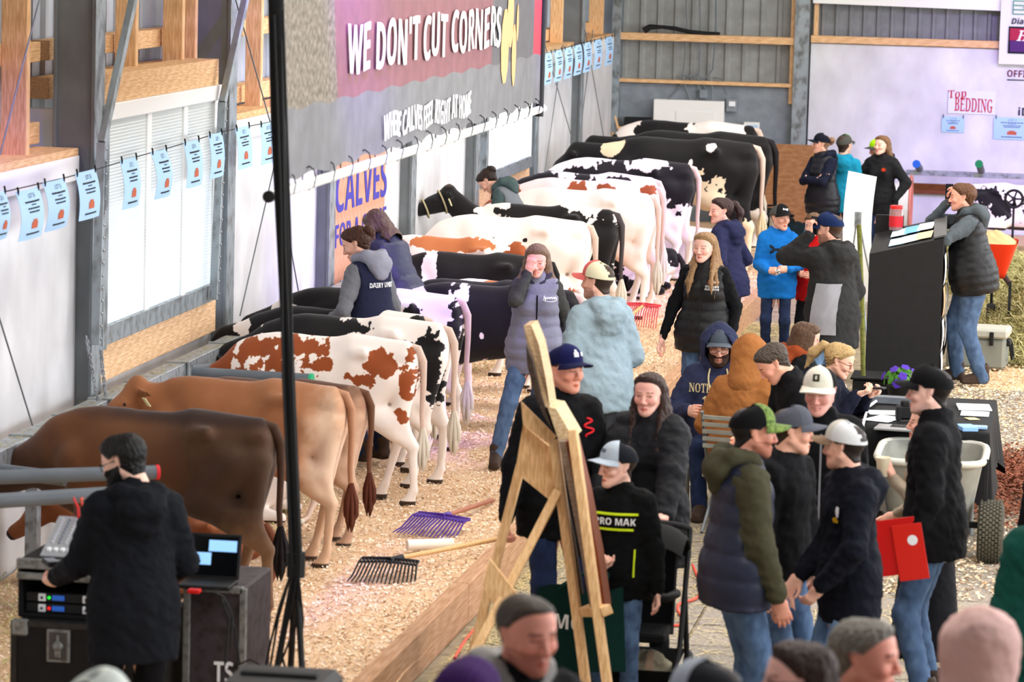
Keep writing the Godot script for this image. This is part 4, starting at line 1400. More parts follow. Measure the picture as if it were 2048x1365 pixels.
func cow_mesh(pose: String) -> Array:
	if cow_proto.has(pose): return cow_proto[pose]
	var F: Field
	var P: Vector3
	var Mz: Vector3
	if pose.begins_with("lie"):
		F = Field.new(Vector3(-2.3, -0.02, -0.5), Vector3(0.25, 1.05, 0.6), 0.019)
		cow_body(F, -0.68, 0.02)
		P = cp(1.62, 0.62, 0.05)
		Mz = cp(1.88, 0.38, 0.1)
		cow_head(F, cp(1.28, 0.4), P, Mz)
		for s in [1.0, -1.0]:
			F.bone(cp(0.2, 0.36, 0.14 * s), cp(0.5, 0.14, 0.26 * s), 0.15, 0.1, 0.06)
			F.bone(cp(0.5, 0.13, 0.26 * s), cp(0.14, 0.07, 0.34 * s), 0.085, 0.05, 0.04)
			F.bone(cp(0.14, 0.07, 0.34 * s), cp(0.5, 0.05, 0.38 * s), 0.045, 0.04, 0.03)
			F.bone(cp(1.15, 0.25, 0.17 * s), cp(1.4, 0.1, 0.2 * s), 0.1, 0.06, 0.06)
			F.bone(cp(1.4, 0.08, 0.2 * s), cp(1.12, 0.05, 0.22 * s), 0.055, 0.04, 0.03)
	else:
		F = Field.new(Vector3(-2.25, -0.03, -0.42), Vector3(0.14, 1.52, 0.7), 0.0175)
		var q: Array = POSES[pose]
		P = cp(q[0][0], q[0][1], q[0][2])
		Mz = cp(q[1][0], q[1][1], q[1][2])
		cow_body(F, 0.0, 0.015 if pose == "adult" else 0.0)
		cow_legs(F, q[2], q[3])
		cow_head(F, cp(1.3, 1.03), P, Mz)
	F.cut(Vector3.ZERO, Vector3.DOWN)
	var r := F.mesh()
	var V: PackedVector3Array = r[0]
	var I: PackedInt32Array = r[1]
	smooth(V, I, 1)
	var UV := PackedVector2Array()
	UV.resize(V.size())
	for i in V.size():
		var p := V[i]
		UV[i] = Vector2((-p.x + 0.1) / 2.3, 1.0 - (p.y + (0.68 if pose.begins_with("lie") and p.y > 0.1 else 0.0)) / 1.45)
	cow_proto[pose] = [amesh(V, I, normals_of(V, I), null, UV), P, Mz]
	return cow_proto[pose]

const CW := 368
const CH := 232
func coat(base: Color, patches: Array, sd: int) -> ImageTexture:
	# patches: [colour, forward, height, radius f, radius y, raggedness, softness]
	nz.seed = sd
	var img := Image.create(CW, CH, false, Image.FORMAT_RGB8)
	img.fill(base)
	var hoof := Color(0.26, 0.2, 0.16)
	for p in patches:
		var c: Color = p[0]
		var rf: float = p[3]
		var ry: float = p[4]
		var rag: float = p[5] if p.size() > 5 else 0.45
		var soft: float = p[6] if p.size() > 6 else 0.0
		var x0 := maxi(0, int((p[1] - rf * 1.45 + 0.1) / 2.3 * CW))
		var x1 := mini(CW, int((p[1] + rf * 1.45 + 0.1) / 2.3 * CW) + 1)
		var y0 := maxi(0, int((1.0 - (p[2] + ry * 1.45) / 1.45) * CH))
		var y1 := mini(CH, int((1.0 - (p[2] - ry * 1.45) / 1.45) * CH) + 1)
		for y in range(y0, y1):
			var hy := (1.0 - float(y) / CH) * 1.45
			var dy: float = (hy - p[2]) / ry
			for x in range(x0, x1):
				var fx := float(x) / CW * 2.3 - 0.1
				var dx: float = (fx - p[1]) / rf
				var d := sqrt(dx * dx + dy * dy) - 1.0
				if absf(d) < 0.6: d += rag * nz.get_noise_2d(fx * 7.0, hy * 7.0)
				if soft > 0.0:
					var k := smoothstep(soft, -soft, d) * c.a
					if k > 0.0: img.set_pixel(x, y, img.get_pixel(x, y).lerp(c, k))
				elif d < 0.0: img.set_pixel(x, y, c)
	img.fill_rect(Rect2i(0, CH - 8, CW, 8), hoof)
	return ImageTexture.create_from_image(img)

func cow(label: String, pose: String, px: float, py: float, z: float, tex: Texture2D, tail: Color, tuft: Color, turn := 0.0, o2 := {}):
	var at := on_z(px, py, z)
	var lie := pose.begins_with("lie")
	var sc: float = o2.get("scale", at.y / (0.6 if lie else 1.265))
	var base: float = o2.get("base", 0.02)
	var o := thing("cow", label, "cow", Vector3(at.x, base, z), turn, "heifers tied along the left wall")
	o.scale = Vector3.ONE * sc
	var pr := cow_mesh(pose)
	var m := mat(Color(1, 1, 1), 0.75, "", Vector3.ONE, {"albedo_texture": tex, "rim_enabled": true, "rim": 0.25, "rim_tint": 0.5, "metallic_specular": 0.3})
	put("body", pr[0], m, o)
	var P: Vector3 = pr[1]
	var Z: Vector3 = pr[2]
	var dir := (Z - P).normalized()
	var side := dir.cross(Vector3.UP).normalized()
	var up := side.cross(dir)
	var st := S()
	for s in [1.0, -1.0]:
		lathe(st, P + dir * 0.13 + side * 0.078 * s + up * 0.028, [[0.0, -0.016], [0.012, -0.011], [0.016, 0.0], [0.012, 0.011], [0.0, 0.016]], 10)
	part("eye", st, M.eye, o)
	st = S()
	lathe(st, Z + dir * 0.02, [[0.0, -0.05], [0.035, -0.04], [0.05, -0.005], [0.045, 0.02], [0.03, 0.036], [0.0, 0.042]], 12, Basis(side, dir, side.cross(dir)))
	part("muzzle", st, mat(o2.get("nose", Color(0.2, 0.16, 0.16)), 0.5), o)
	if o2.get("tag", false):
		for s in [1.0, -1.0]:
			st = S()
			bx(st, P + side * 0.17 * s - up * 0.03 + dir * 0.012, Vector3(0.055, 0.075, 0.008), Basis(side, up, -dir), 0.003)
			part("ear_tag", st, mat(Color(0.93, 0.9, 0.7), 0.5), o)
	if o2.get("halter", false):
		st = S()
		for t in [[0.06, 0.105], [0.24, 0.085]]:
			var ring := []
			for q in 13: ring.append(P + dir * t[0] - up * 0.02 + (side * cos(TAU * q / 12.0) + up * sin(TAU * q / 12.0) * 1.15) * t[1])
			tube(st, ring, 0.009, 6, false)
		part("halter", st, mat(o2.get("rope", Color(0.1, 0.1, 0.1)), 0.8), o)
	# tail and switch
	var tp := []
	if lie:
		tp = [Vector3(0.02, 0.52, 0), Vector3(0.1, 0.42, 0.03), Vector3(0.12, 0.2, 0.06), Vector3(0.08, 0.06, 0.14), Vector3(0.05, 0.04, 0.26)]
	else:
		var sw: float = o2.get("swing", 0.0)
		tp = [Vector3(-0.06, 1.24, 0), Vector3(0.03, 1.22, 0), Vector3(0.075, 1.13, 0.0), Vector3(0.085, 0.95, 0.01 + sw * 0.2), Vector3(0.08, 0.72, 0.02 + sw * 0.6), Vector3(0.09, 0.56, 0.02 + sw)]
	st = S()
	tube(st, tp, [0.042, 0.04, 0.033, 0.024, 0.02, 0.018].slice(0, tp.size()), 8)
	var tl := part("tail", st, mat(tail, 0.8, "fur", Vector3(4, 2, 4)), o)
	st = S()
	var e: Vector3 = tp[-1]
	var d: Vector3 = Vector3(0.0, -1, 0) if not lie else Vector3(-0.2, -0.05, 1).normalized()
	var L := 0.3 if not lie else 0.16
	for k in 22:
		var a := TAU * k / 22.0 * 2.4
		var r := 0.05 * sqrt((k + 1) / 22.0)
		var off := Vector3(cos(a), 0, sin(a)) * r if not lie else Vector3(cos(a), absf(sin(a)) * 0.7, 0) * r * 0.6
		var ll: float = L * (1.0 - 0.35 * (k % 5) / 5.0)
		tube(st, [e - d * 0.05 + off * 0.15, e + d * ll * 0.35 + off * 0.9, e + d * ll * 0.75 + off, e + d * ll + off * 0.5], [0.012, 0.017, 0.013, 0.002], 5)
	part("switch", st, mat(tuft, 0.85, "fur", Vector3(6, 2, 6)), tl)

func build_cows():
	var K := Color(0.075, 0.065, 0.07)
	var W := Color(0.96, 0.91, 0.88)
	var R := Color(0.58, 0.29, 0.14)
	var O := Color(0.74, 0.45, 0.27)
	var tailW := Color(0.93, 0.82, 0.76)
	var tuftW := Color(0.95, 0.92, 0.86)
	var jd := Color(0.36, 0.25, 0.17)
	var t1 := coat(jd, [[Color(0.25, 0.17, 0.12), 0.2, 0.85, 0.4, 0.35, 0.2, 0.8], [Color(0.43, 0.27, 0.16), 1.2, 1.0, 0.5, 0.5, 0.2, 0.8], [Color(0.2, 0.14, 0.1), 0.4, 0.62, 0.3, 0.14, 0.2, 0.7], [Color(0.5, 0.38, 0.28), 0.1, 0.3, 0.25, 0.3, 0.2, 0.7], [Color(0.2, 0.13, 0.1), 0.2, 1.3, 0.9, 0.06, 0.1, 0.6], [Color(0.25, 0.17, 0.13), 1.7, 0.7, 0.4, 0.4, 0.2, 0.8]], 11)
	cow("dark brown heifer with its head down in the hay behind the sound desk", "down", 538, 850, -20.15, t1, Color(0.3, 0.2, 0.14), Color(0.09, 0.07, 0.08), 0, {"tag": true})
	var jt := Color(0.66, 0.45, 0.31)
	var t2 := coat(jt, [[Color(0.57, 0.36, 0.22), 1.2, 1.1, 0.7, 0.45, 0.2, 0.8], [Color(0.84, 0.72, 0.62), 0.05, 0.65, 0.16, 0.6, 0.2, 0.6], [Color(0.82, 0.68, 0.56), 0.2, 0.25, 0.4, 0.3, 0.2, 0.6], [Color(0.82, 0.68, 0.56), 1.15, 0.2, 0.4, 0.3, 0.2, 0.6], [Color(0.42, 0.26, 0.18), 1.95, 1.0, 0.25, 0.3, 0.2, 0.6]], 12)
	cow("tan heifer behind the black pole with a pale rump and its head over the rail", "tuck", 682, 786, -21.95, t2, Color(0.75, 0.55, 0.42), Color(0.4, 0.2, 0.12), 0, {"tag": true})
	var t3 := coat(Color(0.55, 0.38, 0.28), [[Color(0.35, 0.22, 0.15), 0.4, 1.3, 1.2, 0.1, 0.2, 0.7], [Color(0.78, 0.64, 0.54), 0.05, 0.7, 0.12, 0.5, 0.2, 0.6], [Color(0.74, 0.6, 0.5), 0.2, 0.2, 0.4, 0.3, 0.2, 0.6]], 13)
	cow("brown heifer standing just behind the tan one with a dark brown tail switch", "low", 724, 784, -22.72, t3, Color(0.42, 0.27, 0.18), Color(0.36, 0.17, 0.09), 0, {"swing": 0.06})
	var sp := [[R, 0.9, 1.22, 0.24, 0.08, 0.7], [R, 1.0, 1.08, 0.2, 0.11, 1.1], [W, 1.0, 1.15, 0.12, 0.025, 1.1], [W, 0.88, 1.05, 0.03, 0.08, 1.0], [R, 1.2, 1.2, 0.2, 0.08, 0.7], [R, 0.68, 1.1, 0.08, 0.05], [R, 0.22, 1.12, 0.13, 0.1], [R, 0.36, 1.0, 0.12, 0.05, 0.7], [R, 0.02, 1.0, 0.05, 0.2, 0.9], [R, 0.8, 0.92, 0.04, 0.06], [R, 1.0, 0.9, 0.2, 0.09, 1.0], [R, 1.1, 0.72, 0.2, 0.1, 1.1], [R, 0.72, 0.82, 0.04, 0.06], [R, 1.3, 0.95, 0.15, 0.12, 1.0], [R, 0.76, 0.72, 0.03, 0.04], [R, 1.55, 1.0, 0.16, 0.3, 0.4], [R, 1.85, 0.7, 0.25, 0.3, 0.3], [R, 0.05, 0.72, 0.05, 0.07, 0.8], [R, 0.2, 0.48, 0.03, 0.03]]
	cow("white heifer with many rusty red patches, fourth from the sound desk", "down", 828, 694, -24.5, coat(W, sp, 14), tailW, tuftW)
	cow("black and white heifer with a long black saddle just behind the red spotted one", "low_step", 890, 657, -25.25, coat(W, [[K, 1.05, 1.22, 0.42, 0.14, 0.4], [K, 0.27, 0.98, 0.09, 0.15], [K, 0.06, 0.98, 0.075, 0.28, 0.5], [K, 0.15, 1.1, 0.1, 0.08], [K, 1.7, 1.1, 0.3, 0.4, 0.2]], 15), tailW, tuftW, 0, {"halter": true})
	cow("heifer with a black front half and a white rear, second behind the red spotted one", "low", 852, 640, -26.0, coat(W, [[K, 1.15, 1.05, 0.5, 0.5, 0.3], [K, 0.06, 1.22, 0.07, 0.06], [K, 1.8, 1.1, 0.4, 0.4, 0.2], [W, 1.5, 1.15, 0.07, 0.12]], 16), tailW, tuftW)
	cow("white rumped heifer with black hip spots and saddle, before the purplish black one", "low_step", 917, 602, -26.85, coat(W, [[K, 1.12, 1.22, 0.26, 0.14, 0.5], [K, 0.9, 1.1, 0.1, 0.1], [K, 0.33, 1.07, 0.11, 0.15], [K, 0.14, 0.96, 0.06, 0.1], [K, 0.0, 1.0, 0.05, 0.2, 0.9], [K, 1.75, 1.1, 0.25, 0.35, 0.2]], 17), tailW, tuftW)
	var kk := [[W, 0.5, 0.55, 0.7, 0.13, 0.5], [W, 1.05, 0.5, 0.3, 0.14, 0.5], [W, 0.95, 1.18, 0.07, 0.14, 1.0], [W, 1.3, 1.24, 0.06, 0.05], [W, 0.98, 0.95, 0.03, 0.05, 1.0], [W, 0.75, 0.9, 0.02, 0.03], [W, 1.35, 0.72, 0.09, 0.1, 0.9], [W, 0.4, 0.75, 0.1, 0.12, 0.9], [W, 0.2, 0.3, 0.5, 0.35, 0.2], [W, 1.15, 0.25, 0.4, 0.25, 0.2], [K, 1.14, 0.5, 0.07, 0.14, 0.5]]
	cow("purplish black heifer with white flecks and a pale belly, behind the laughing girl", "low", 1152, 604, -27.75, coat(K, kk, 18), tailW, tuftW, 0, {"scale": 0.96})
	cow("black heifer looking back at the camera with a numbered white ear tag", "back", 1120, 582, -28.7, coat(K, [[W, 0.35, 1.15, 0.25, 0.06], [W, 0.75, 1.05, 0.06, 0.12, 1.0], [W, 1.66, 1.2, 0.08, 0.12], [W, 0.3, 0.4, 0.4, 0.4, 0.2]], 19), tailW, tuftW, 0, {"tag": true})
	cow("white heifer with large orange brown back patches behind the laughing girl", "low_step", 1150, 580, -29.65, coat(W, [[O, 0.75, 1.17, 0.28, 0.13, 0.5], [O, 0.3, 1.15, 0.12, 0.1], [R, 0.03, 1.05, 0.1, 0.25, 0.4], [O, 1.7, 1.1, 0.3, 0.3, 0.2], [W, 0.62, 1.12, 0.03, 0.1]], 20), tailW, tuftW)
	cow("black heifer with one white band over its shoulder", "low", 1098, 526, -30.7, coat(K, [[W, 1.12, 1.05, 0.075, 0.5, 0.4], [W, 0.3, 0.3, 0.4, 0.35, 0.2]], 21), Color(0.1, 0.09, 0.09), tuftW)
	cow("small heifer with an orange brown back seen just above the black banded one", "low_step", 1050, 493, -31.7, coat(W, [[O, 0.7, 1.25, 0.4, 0.08, 0.3], [R, 0.06, 1.1, 0.13, 0.2], [O, 1.35, 1.2, 0.1, 0.15], [O, 1.75, 1.1, 0.3, 0.3, 0.2]], 22), tailW, tuftW)
	cow("nearly all white heifer with a few tiny black dots on its side", "down", 1175, 452, -33.2, coat(W, [[K, 0.85, 1.1, 0.02, 0.02], [K, 0.78, 1.08, 0.018, 0.022], [K, 0.55, 1.11, 0.022, 0.02], [K, 0.46, 0.98, 0.02, 0.025], [K, 0.5, 0.93, 0.018, 0.018]], 23), tailW, tuftW)
	cow("black and white heifer with its black head raised and a pale tag in its ear", "up", 1229, 428, -34.8, coat(W, [[K, 0.75, 1.24, 0.4, 0.09, 0.4], [K, 0.4, 1.17, 0.15, 0.1], [K, 0.06, 0.98, 0.17, 0.32, 0.4], [K, 1.72, 1.2, 0.38, 0.35, 0.15]], 24), Color(0.3, 0.27, 0.28), tuftW, 0, {"tag": true, "halter": true, "rope": Color(0.7, 0.65, 0.5)})
	cow("all white heifer with a long white tail behind the black rumped one", "low", 1303, 397, -36.8, coat(W, [[Color(0.93, 0.8, 0.74), 0.3, 0.7, 0.2, 0.2, 0.3, 0.6]], 25), tailW, tuftW, 0, {"scale": 1.03, "swing": 0.05})
	cow("cream heifer with red brown neck and small back spots by the bending handler", "low_step", 1313, 376, -37.75, coat(Color(0.95, 0.86, 0.8), [[R, 0.8, 1.2, 0.1, 0.08], [R, 0.5, 1.22, 0.1, 0.05], [R, 0.08, 1.22, 0.09, 0.05], [R, 1.6, 1.1, 0.22, 0.4, 0.2], [R, 1.9, 1.0, 0.2, 0.3, 0.2]], 26), tailW, tuftW)
	cow("white heifer with a row of black patches along its back", "low", 1312, 363, -38.7, coat(W, [[K, 0.75, 1.2, 0.13, 0.1], [K, 0.4, 1.22, 0.17, 0.08], [K, 1.25, 1.2, 0.25, 0.12], [K, 0.04, 1.14, 0.08, 0.1], [K, 1.75, 1.1, 0.25, 0.35, 0.2]], 27), tailW, tuftW)
	cow("black heifer with a white spine and white hind legs, before the largest black cow", "low_step", 1383, 335, -40.2, coat(K, [[W, 1.2, 1.3, 0.35, 0.09, 0.4], [W, 0.45, 1.27, 0.22, 0.07, 0.5], [W, 0.2, 0.3, 0.45, 0.55, 0.25], [W, 1.15, 0.2, 0.4, 0.4, 0.2], [W, 1.45, 1.25, 0.2, 0.09]], 28), tailW, tuftW)
	cow("large black cow with a cream belly and a cream patch on its shoulder", "adult", 1510, 294, -42.0, coat(K, [[Color(0.93, 0.84, 0.7), 0.45, 0.6, 0.3, 0.36, 0.5], [Color(0.93, 0.84, 0.7), 1.0, 0.5, 0.5, 0.14, 0.4], [Color(0.93, 0.84, 0.7), 0.2, 0.3, 0.4, 0.4, 0.2], [K, 0.1, 0.8, 0.14, 0.3, 0.3], [Color(0.93, 0.84, 0.7), 1.38, 1.22, 0.11, 0.1], [W, 0.42, 1.24, 0.05, 0.05], [W, 0.6, 1.08, 0.02, 0.04], [Color(0.93, 0.84, 0.7), 1.15, 0.2, 0.4, 0.3, 0.2]], 29), tailW, Color(0.93, 0.85, 0.7))
	cow("black cow behind the largest one, its dark tail ending in a white switch", "adult", 1537, 281, -43.15, coat(K, [[W, 0.5, 0.5, 0.6, 0.1, 0.4], [W, 0.2, 0.25, 0.4, 0.3, 0.2]], 30), Color(0.12, 0.1, 0.12), tuftW, 0, {"swing": -0.04})
	cow("black and white cow last in the row with its head low in the far corner", "down", 1511, 259, -45.3, coat(W, [[K, 0.95, 1.15, 0.3, 0.3, 0.3], [K, 0.0, 1.1, 0.12, 0.3], [K, 1.5, 1.1, 0.1, 0.12], [K, 1.72, 0.9, 0.14, 0.2], [K, 0.6, 0.9, 0.6, 0.2, 0.3], [W, 1.4, 0.7, 0.1, 0.1], [K, 1.95, 0.6, 0.2, 0.25, 0.2]], 31), tailW, tuftW)
	# lying in the bedding
	var j2 := coat(Color(0.6, 0.36, 0.22), [[Color(0.5, 0.25, 0.12), 0.6, 0.9, 0.6, 0.2, 0.3, 0.6]], 32)
	cow("reddish brown calf lying down behind the legs of the dark brown heifer", "lie", 522, 1100, -20.95, j2, Color(0.45, 0.24, 0.13), Color(0.35, 0.18, 0.1), 0, {"scale": 0.82})
	cow("white calf lying in the shavings behind the black pole", "lie", 607, 980, -23.6, coat(W, [], 33), tailW, tuftW, 0, {"scale": 0.72})
	cow("grey and white cow lying in the bedding behind the girl in the navy jacket", "lie", 1440, 450, -41.1, coat(Color(0.82, 0.76, 0.74), [[K, 0.15, 0.8, 0.1, 0.1]], 34), tailW, tuftW, 0, {"scale": 1.0})
	cow("black heifer lying in the bedding between the white hind legs", "lie", 1352, 500, -39.45, coat(K, [[W, 0.3, 1.0, 0.4, 0.12, 0.4], [W, 1.0, 0.9, 0.2, 0.2]], 35), Color(0.12, 0.1, 0.1), tuftW, 0, {"scale": 0.85})
	var far := on_z(1935, 470, -46.6)
	cow("black and white cow lying on the hay by the back wall at the right", "lie", 1935, 470, -46.6, coat(W, [[K, 0.25, 1.15, 0.22, 0.12], [K, 0.45, 0.98, 0.15, 0.12], [K, 1.4, 1.0, 0.6, 0.6, 0.3]], 36), K, tuftW, 180, {"scale": 0.95, "base": 0.3, "halter": true})

# ---------------------------------------------------------------- people: a 1.75 m figure facing +z, scaled to each person's height
var head_proto := {}
var hand_proto := {}
var misc := {}

func head_mesh(kind: String) -> Array:
	# kinds: man, woman, grin_man, grin_woman, stubble
	if head_proto.has(kind): return head_proto[kind]
	var fem := kind.ends_with("woman")
	var grin := kind.begins_with("grin")
	var F := Field.new(Vector3(-0.105, -0.2, -0.135), Vector3(0.105, 0.13, 0.14), 0.0042)
	F.bone(Vector3(0, 0.03, -0.042), Vector3(0, 0.036, 0.018), 0.072, 0.073, 0.03)
	F.bone(Vector3(0, -0.015, 0.028), Vector3(0, -0.066, 0.044), 0.062 if fem else 0.064, 0.044 if fem else 0.048, 0.03)
	var jw := 0.046 if fem else 0.053
	for s in [1.0, -1.0]:
		F.bone(Vector3(jw * s, -0.045, 0.0), Vector3(0.016 * s, -0.096, 0.07), 0.021, 0.017, 0.025)
		F.bone(Vector3(0.043 * s, -0.026, 0.064), Vector3(0.036 * s, -0.03, 0.07), 0.021, 0.02, 0.02)
		F.bone(Vector3(0.031 * s, 0.001, 0.108), Vector3(0.036 * s, 0.0, 0.106), 0.014, 0.013, 0.014, Vector3.ZERO, 1.0, 1)
		F.bone(Vector3(0.018 * s, 0.0068, 0.083), Vector3(0.044 * s, 0.0055, 0.075), 0.0058, 0.005, 0.004)
		F.bone(Vector3(0.02 * s, -0.0085, 0.081), Vector3(0.042 * s, -0.008, 0.075), 0.0046, 0.0045, 0.004)
		F.bone(Vector3(0.012 * s, -0.036, 0.1), Vector3(0.011 * s, -0.037, 0.093), 0.0085, 0.008, 0.007)
		F.bone(Vector3(0.073 * s, 0.014, -0.014), Vector3(0.07 * s, -0.026, -0.004), 0.0085, 0.006, 0.006, Vector3(0.25 * s, 0, -1).normalized(), 0.55)
		F.bone(Vector3(0.079 * s, 0.016, -0.02), Vector3(0.076 * s, -0.008, -0.022), 0.0055, 0.0045, 0.006)
	F.bone(Vector3(0, -0.1, 0.072), Vector3(0, -0.1, 0.078), 0.016, 0.014, 0.02)
	F.bone(Vector3(-0.03, 0.019, 0.08), Vector3(0.03, 0.019, 0.08), 0.009 if fem else 0.012, 0.009 if fem else 0.012, 0.015)
	F.bone(Vector3(0, 0.012, 0.088), Vector3(0, -0.031, 0.111), 0.0085, 0.0105, 0.012)
	var my := -0.067
	var mw := 0.025 if grin else 0.019
	var up := 0.006 if grin else 0.0
	for s in [1.0, -1.0]:
		F.bone(Vector3(0, my + 0.002, 0.0935), Vector3(mw * s, my + up, 0.084), 0.0058, 0.0035, 0.005)
		F.bone(Vector3(0, my - 0.0105 - up * 0.6, 0.0915), Vector3(mw * 0.85 * s, my - 0.004 + up, 0.083), 0.0066, 0.0035, 0.005)
	F.bone(Vector3(0, -0.05, -0.022), Vector3(0, -0.19, -0.036), 0.047 if fem else 0.055, 0.05 if fem else 0.06, 0.03)
	var r := F.mesh()
	var V: PackedVector3Array = r[0]
	var I: PackedInt32Array = r[1]
	var C := PackedColorArray()
	C.resize(V.size())
	for i in V.size():
		var p := V[i]
		var ax := absf(p.x)
		var c := Color(1, 1, 1)
		if p.z > 0.03:
			var ck := exp(-(pow(ax - 0.042, 2) + pow(p.y + 0.03, 2)) / 0.0006)
			c = c.lerp(Color(1, 0.72, 0.68), ck * 0.55)
			c = c.lerp(Color(1, 0.75, 0.7), exp(-(p.x * p.x + pow(p.y + 0.035, 2)) / 0.0002) * 0.5)
		var lip := ax < mw * 1.05 and p.z > 0.08 and absf(p.y - (my - 0.004 + up * pow(ax / mw, 2.0))) < 0.0105 * (1.0 - 0.55 * pow(ax / mw, 2.0))
		if lip:
			c = Color(0.8, 0.42, 0.4) if fem else Color(0.82, 0.55, 0.5)
			if grin and absf(p.y - (my - 0.0035 + up * pow(ax / mw, 2.0))) < 0.0045 and ax < mw * 0.75: c = Color(1, 1, 1)
			elif absf(p.y - (my - 0.0035 + up * pow(ax / mw, 2.0))) < 0.002: c = Color(0.4, 0.2, 0.18)
		if p.z > 0.055 and ax > 0.011 and ax < 0.05 and absf(p.y - (0.0245 - 0.16 * maxf(0.0, ax - 0.036))) < (0.0032 if fem else 0.0045): c = Color(0.32, 0.22, 0.16)
		if p.z > 0.06 and ax > 0.014 and ax < 0.047 and absf(p.y - 0.0035) < 0.0024: c = Color(0.28, 0.19, 0.15)
		if kind == "stubble" and p.y < -0.035 and p.y > -0.125 and p.z > -0.01 and not lip:
			var k := smoothstep(-0.035, -0.055, p.y - ax * 0.25) * (1.0 if absf(p.y + 0.05) > 0.006 or ax < 0.03 else 0.6)
			c = c.lerp(Color(0.5, 0.4, 0.36), k * 0.75)
		C[i] = c
	var N := normals_of(V, I)
	head_proto[kind] = [amesh(V, I, N, C), V, I, N]
	return head_proto[kind]

# a layer lifted off the head wherever f(point) gives a thickness
func head_shell(kind: String, f: Callable) -> ArrayMesh:
	var h := head_mesh(kind)
	var V: PackedVector3Array = h[1]
	var I: PackedInt32Array = h[2]
	var N: PackedVector3Array = h[3]
	var W := PackedVector3Array()
	var T2 := PackedFloat32Array()
	W.resize(V.size())
	T2.resize(V.size())
	for i in V.size():
		var t: float = f.call(V[i])
		T2[i] = t
		W[i] = V[i] + N[i] * t
	var J := PackedInt32Array()
	for i in range(0, I.size(), 3):
		if T2[I[i]] > -0.003 and T2[I[i + 1]] > -0.003 and T2[I[i + 2]] > -0.003:
			J.append_array(PackedInt32Array([I[i], I[i + 1], I[i + 2]]))
	# drop unused points
	var use := PackedInt32Array()
	use.resize(V.size())
	use.fill(-1)
	var V2 := PackedVector3Array()
	for i in J.size():
		if use[J[i]] < 0:
			use[J[i]] = V2.size()
			V2.append(W[J[i]])
		J[i] = use[J[i]]
	return amesh(V2, J, normals_of(V2, J))
func hair_line(p: Vector3, front: float) -> float:
	# how far inside the hair a point of the head lies
	if absf(p.x) > 0.071 and p.y < 0.018 and p.z > -0.035: return -0.02
	var edge := front - (0.09 - p.z) * 1.12 + absf(p.x) * 0.25
	return p.y - maxf(edge, -0.085)
func hair_cap(kind: String, T0: float, front: float, rag := 0.004) -> ArrayMesh:
	var key := "hair%s%s%s%s" % [kind, T0, front, rag]
	if not misc.has(key):
		misc[key] = head_shell(kind, func(p): 
			var e: float = hair_line(p, front)
			return clampf(e * 0.5, -0.01, T0) + (rag * nz.get_noise_3d(p.x * 60, p.y * 25, p.z * 60) if e > 0.01 else 0.0))
	return misc[key]
func beard_shell(kind: String, T0: float) -> ArrayMesh:
	var key := "beard%s%s" % [kind, T0]
	if not misc.has(key):
		misc[key] = head_shell(kind, func(p):
			if p.z < -0.015 or p.y < -0.128: return -0.01
			var e: float = -0.045 - p.y + absf(p.x) * 0.35
			if absf(p.x) < 0.024 and absf(p.y + 0.07) < 0.012: return -0.01
			return clampf(e * 0.5, -0.01, T0) + (0.003 * nz.get_noise_3d(p.x * 70, p.y * 30, p.z * 70) if e > 0.0 else 0.0))
	return misc[key]
func eyes_mesh() -> ArrayMesh:
	if not misc.has("eyes"):
		var st := S(false)
		for s in [1.0, -1.0]:
			var c := Vector3(0.0312 * s, -0.0005, 0.0735)
			for i in 8:
				for k in 12:
					var q := []
					for d in [[0, 0], [0, 1], [1, 1], [1, 0]]:
						var ph: float = PI * 0.5 * (i + d[0]) / 8.0
						var th: float = TAU * (k + d[1]) / 12.0
						q.append(c + Vector3(sin(ph) * cos(th), sin(ph) * sin(th), cos(ph)) * 0.0122)
					st.set_color(Color(0.02, 0.015, 0.012) if i < 2 else Color(0.12, 0.09, 0.06) if i < 3 else Color(0.75, 0.73, 0.7))
					quad(st, q[0], q[1], q[2], q[3], q[0] + q[2] - c * 2)
		st.generate_normals()
		misc.eyes = st.commit()
	return misc.eyes

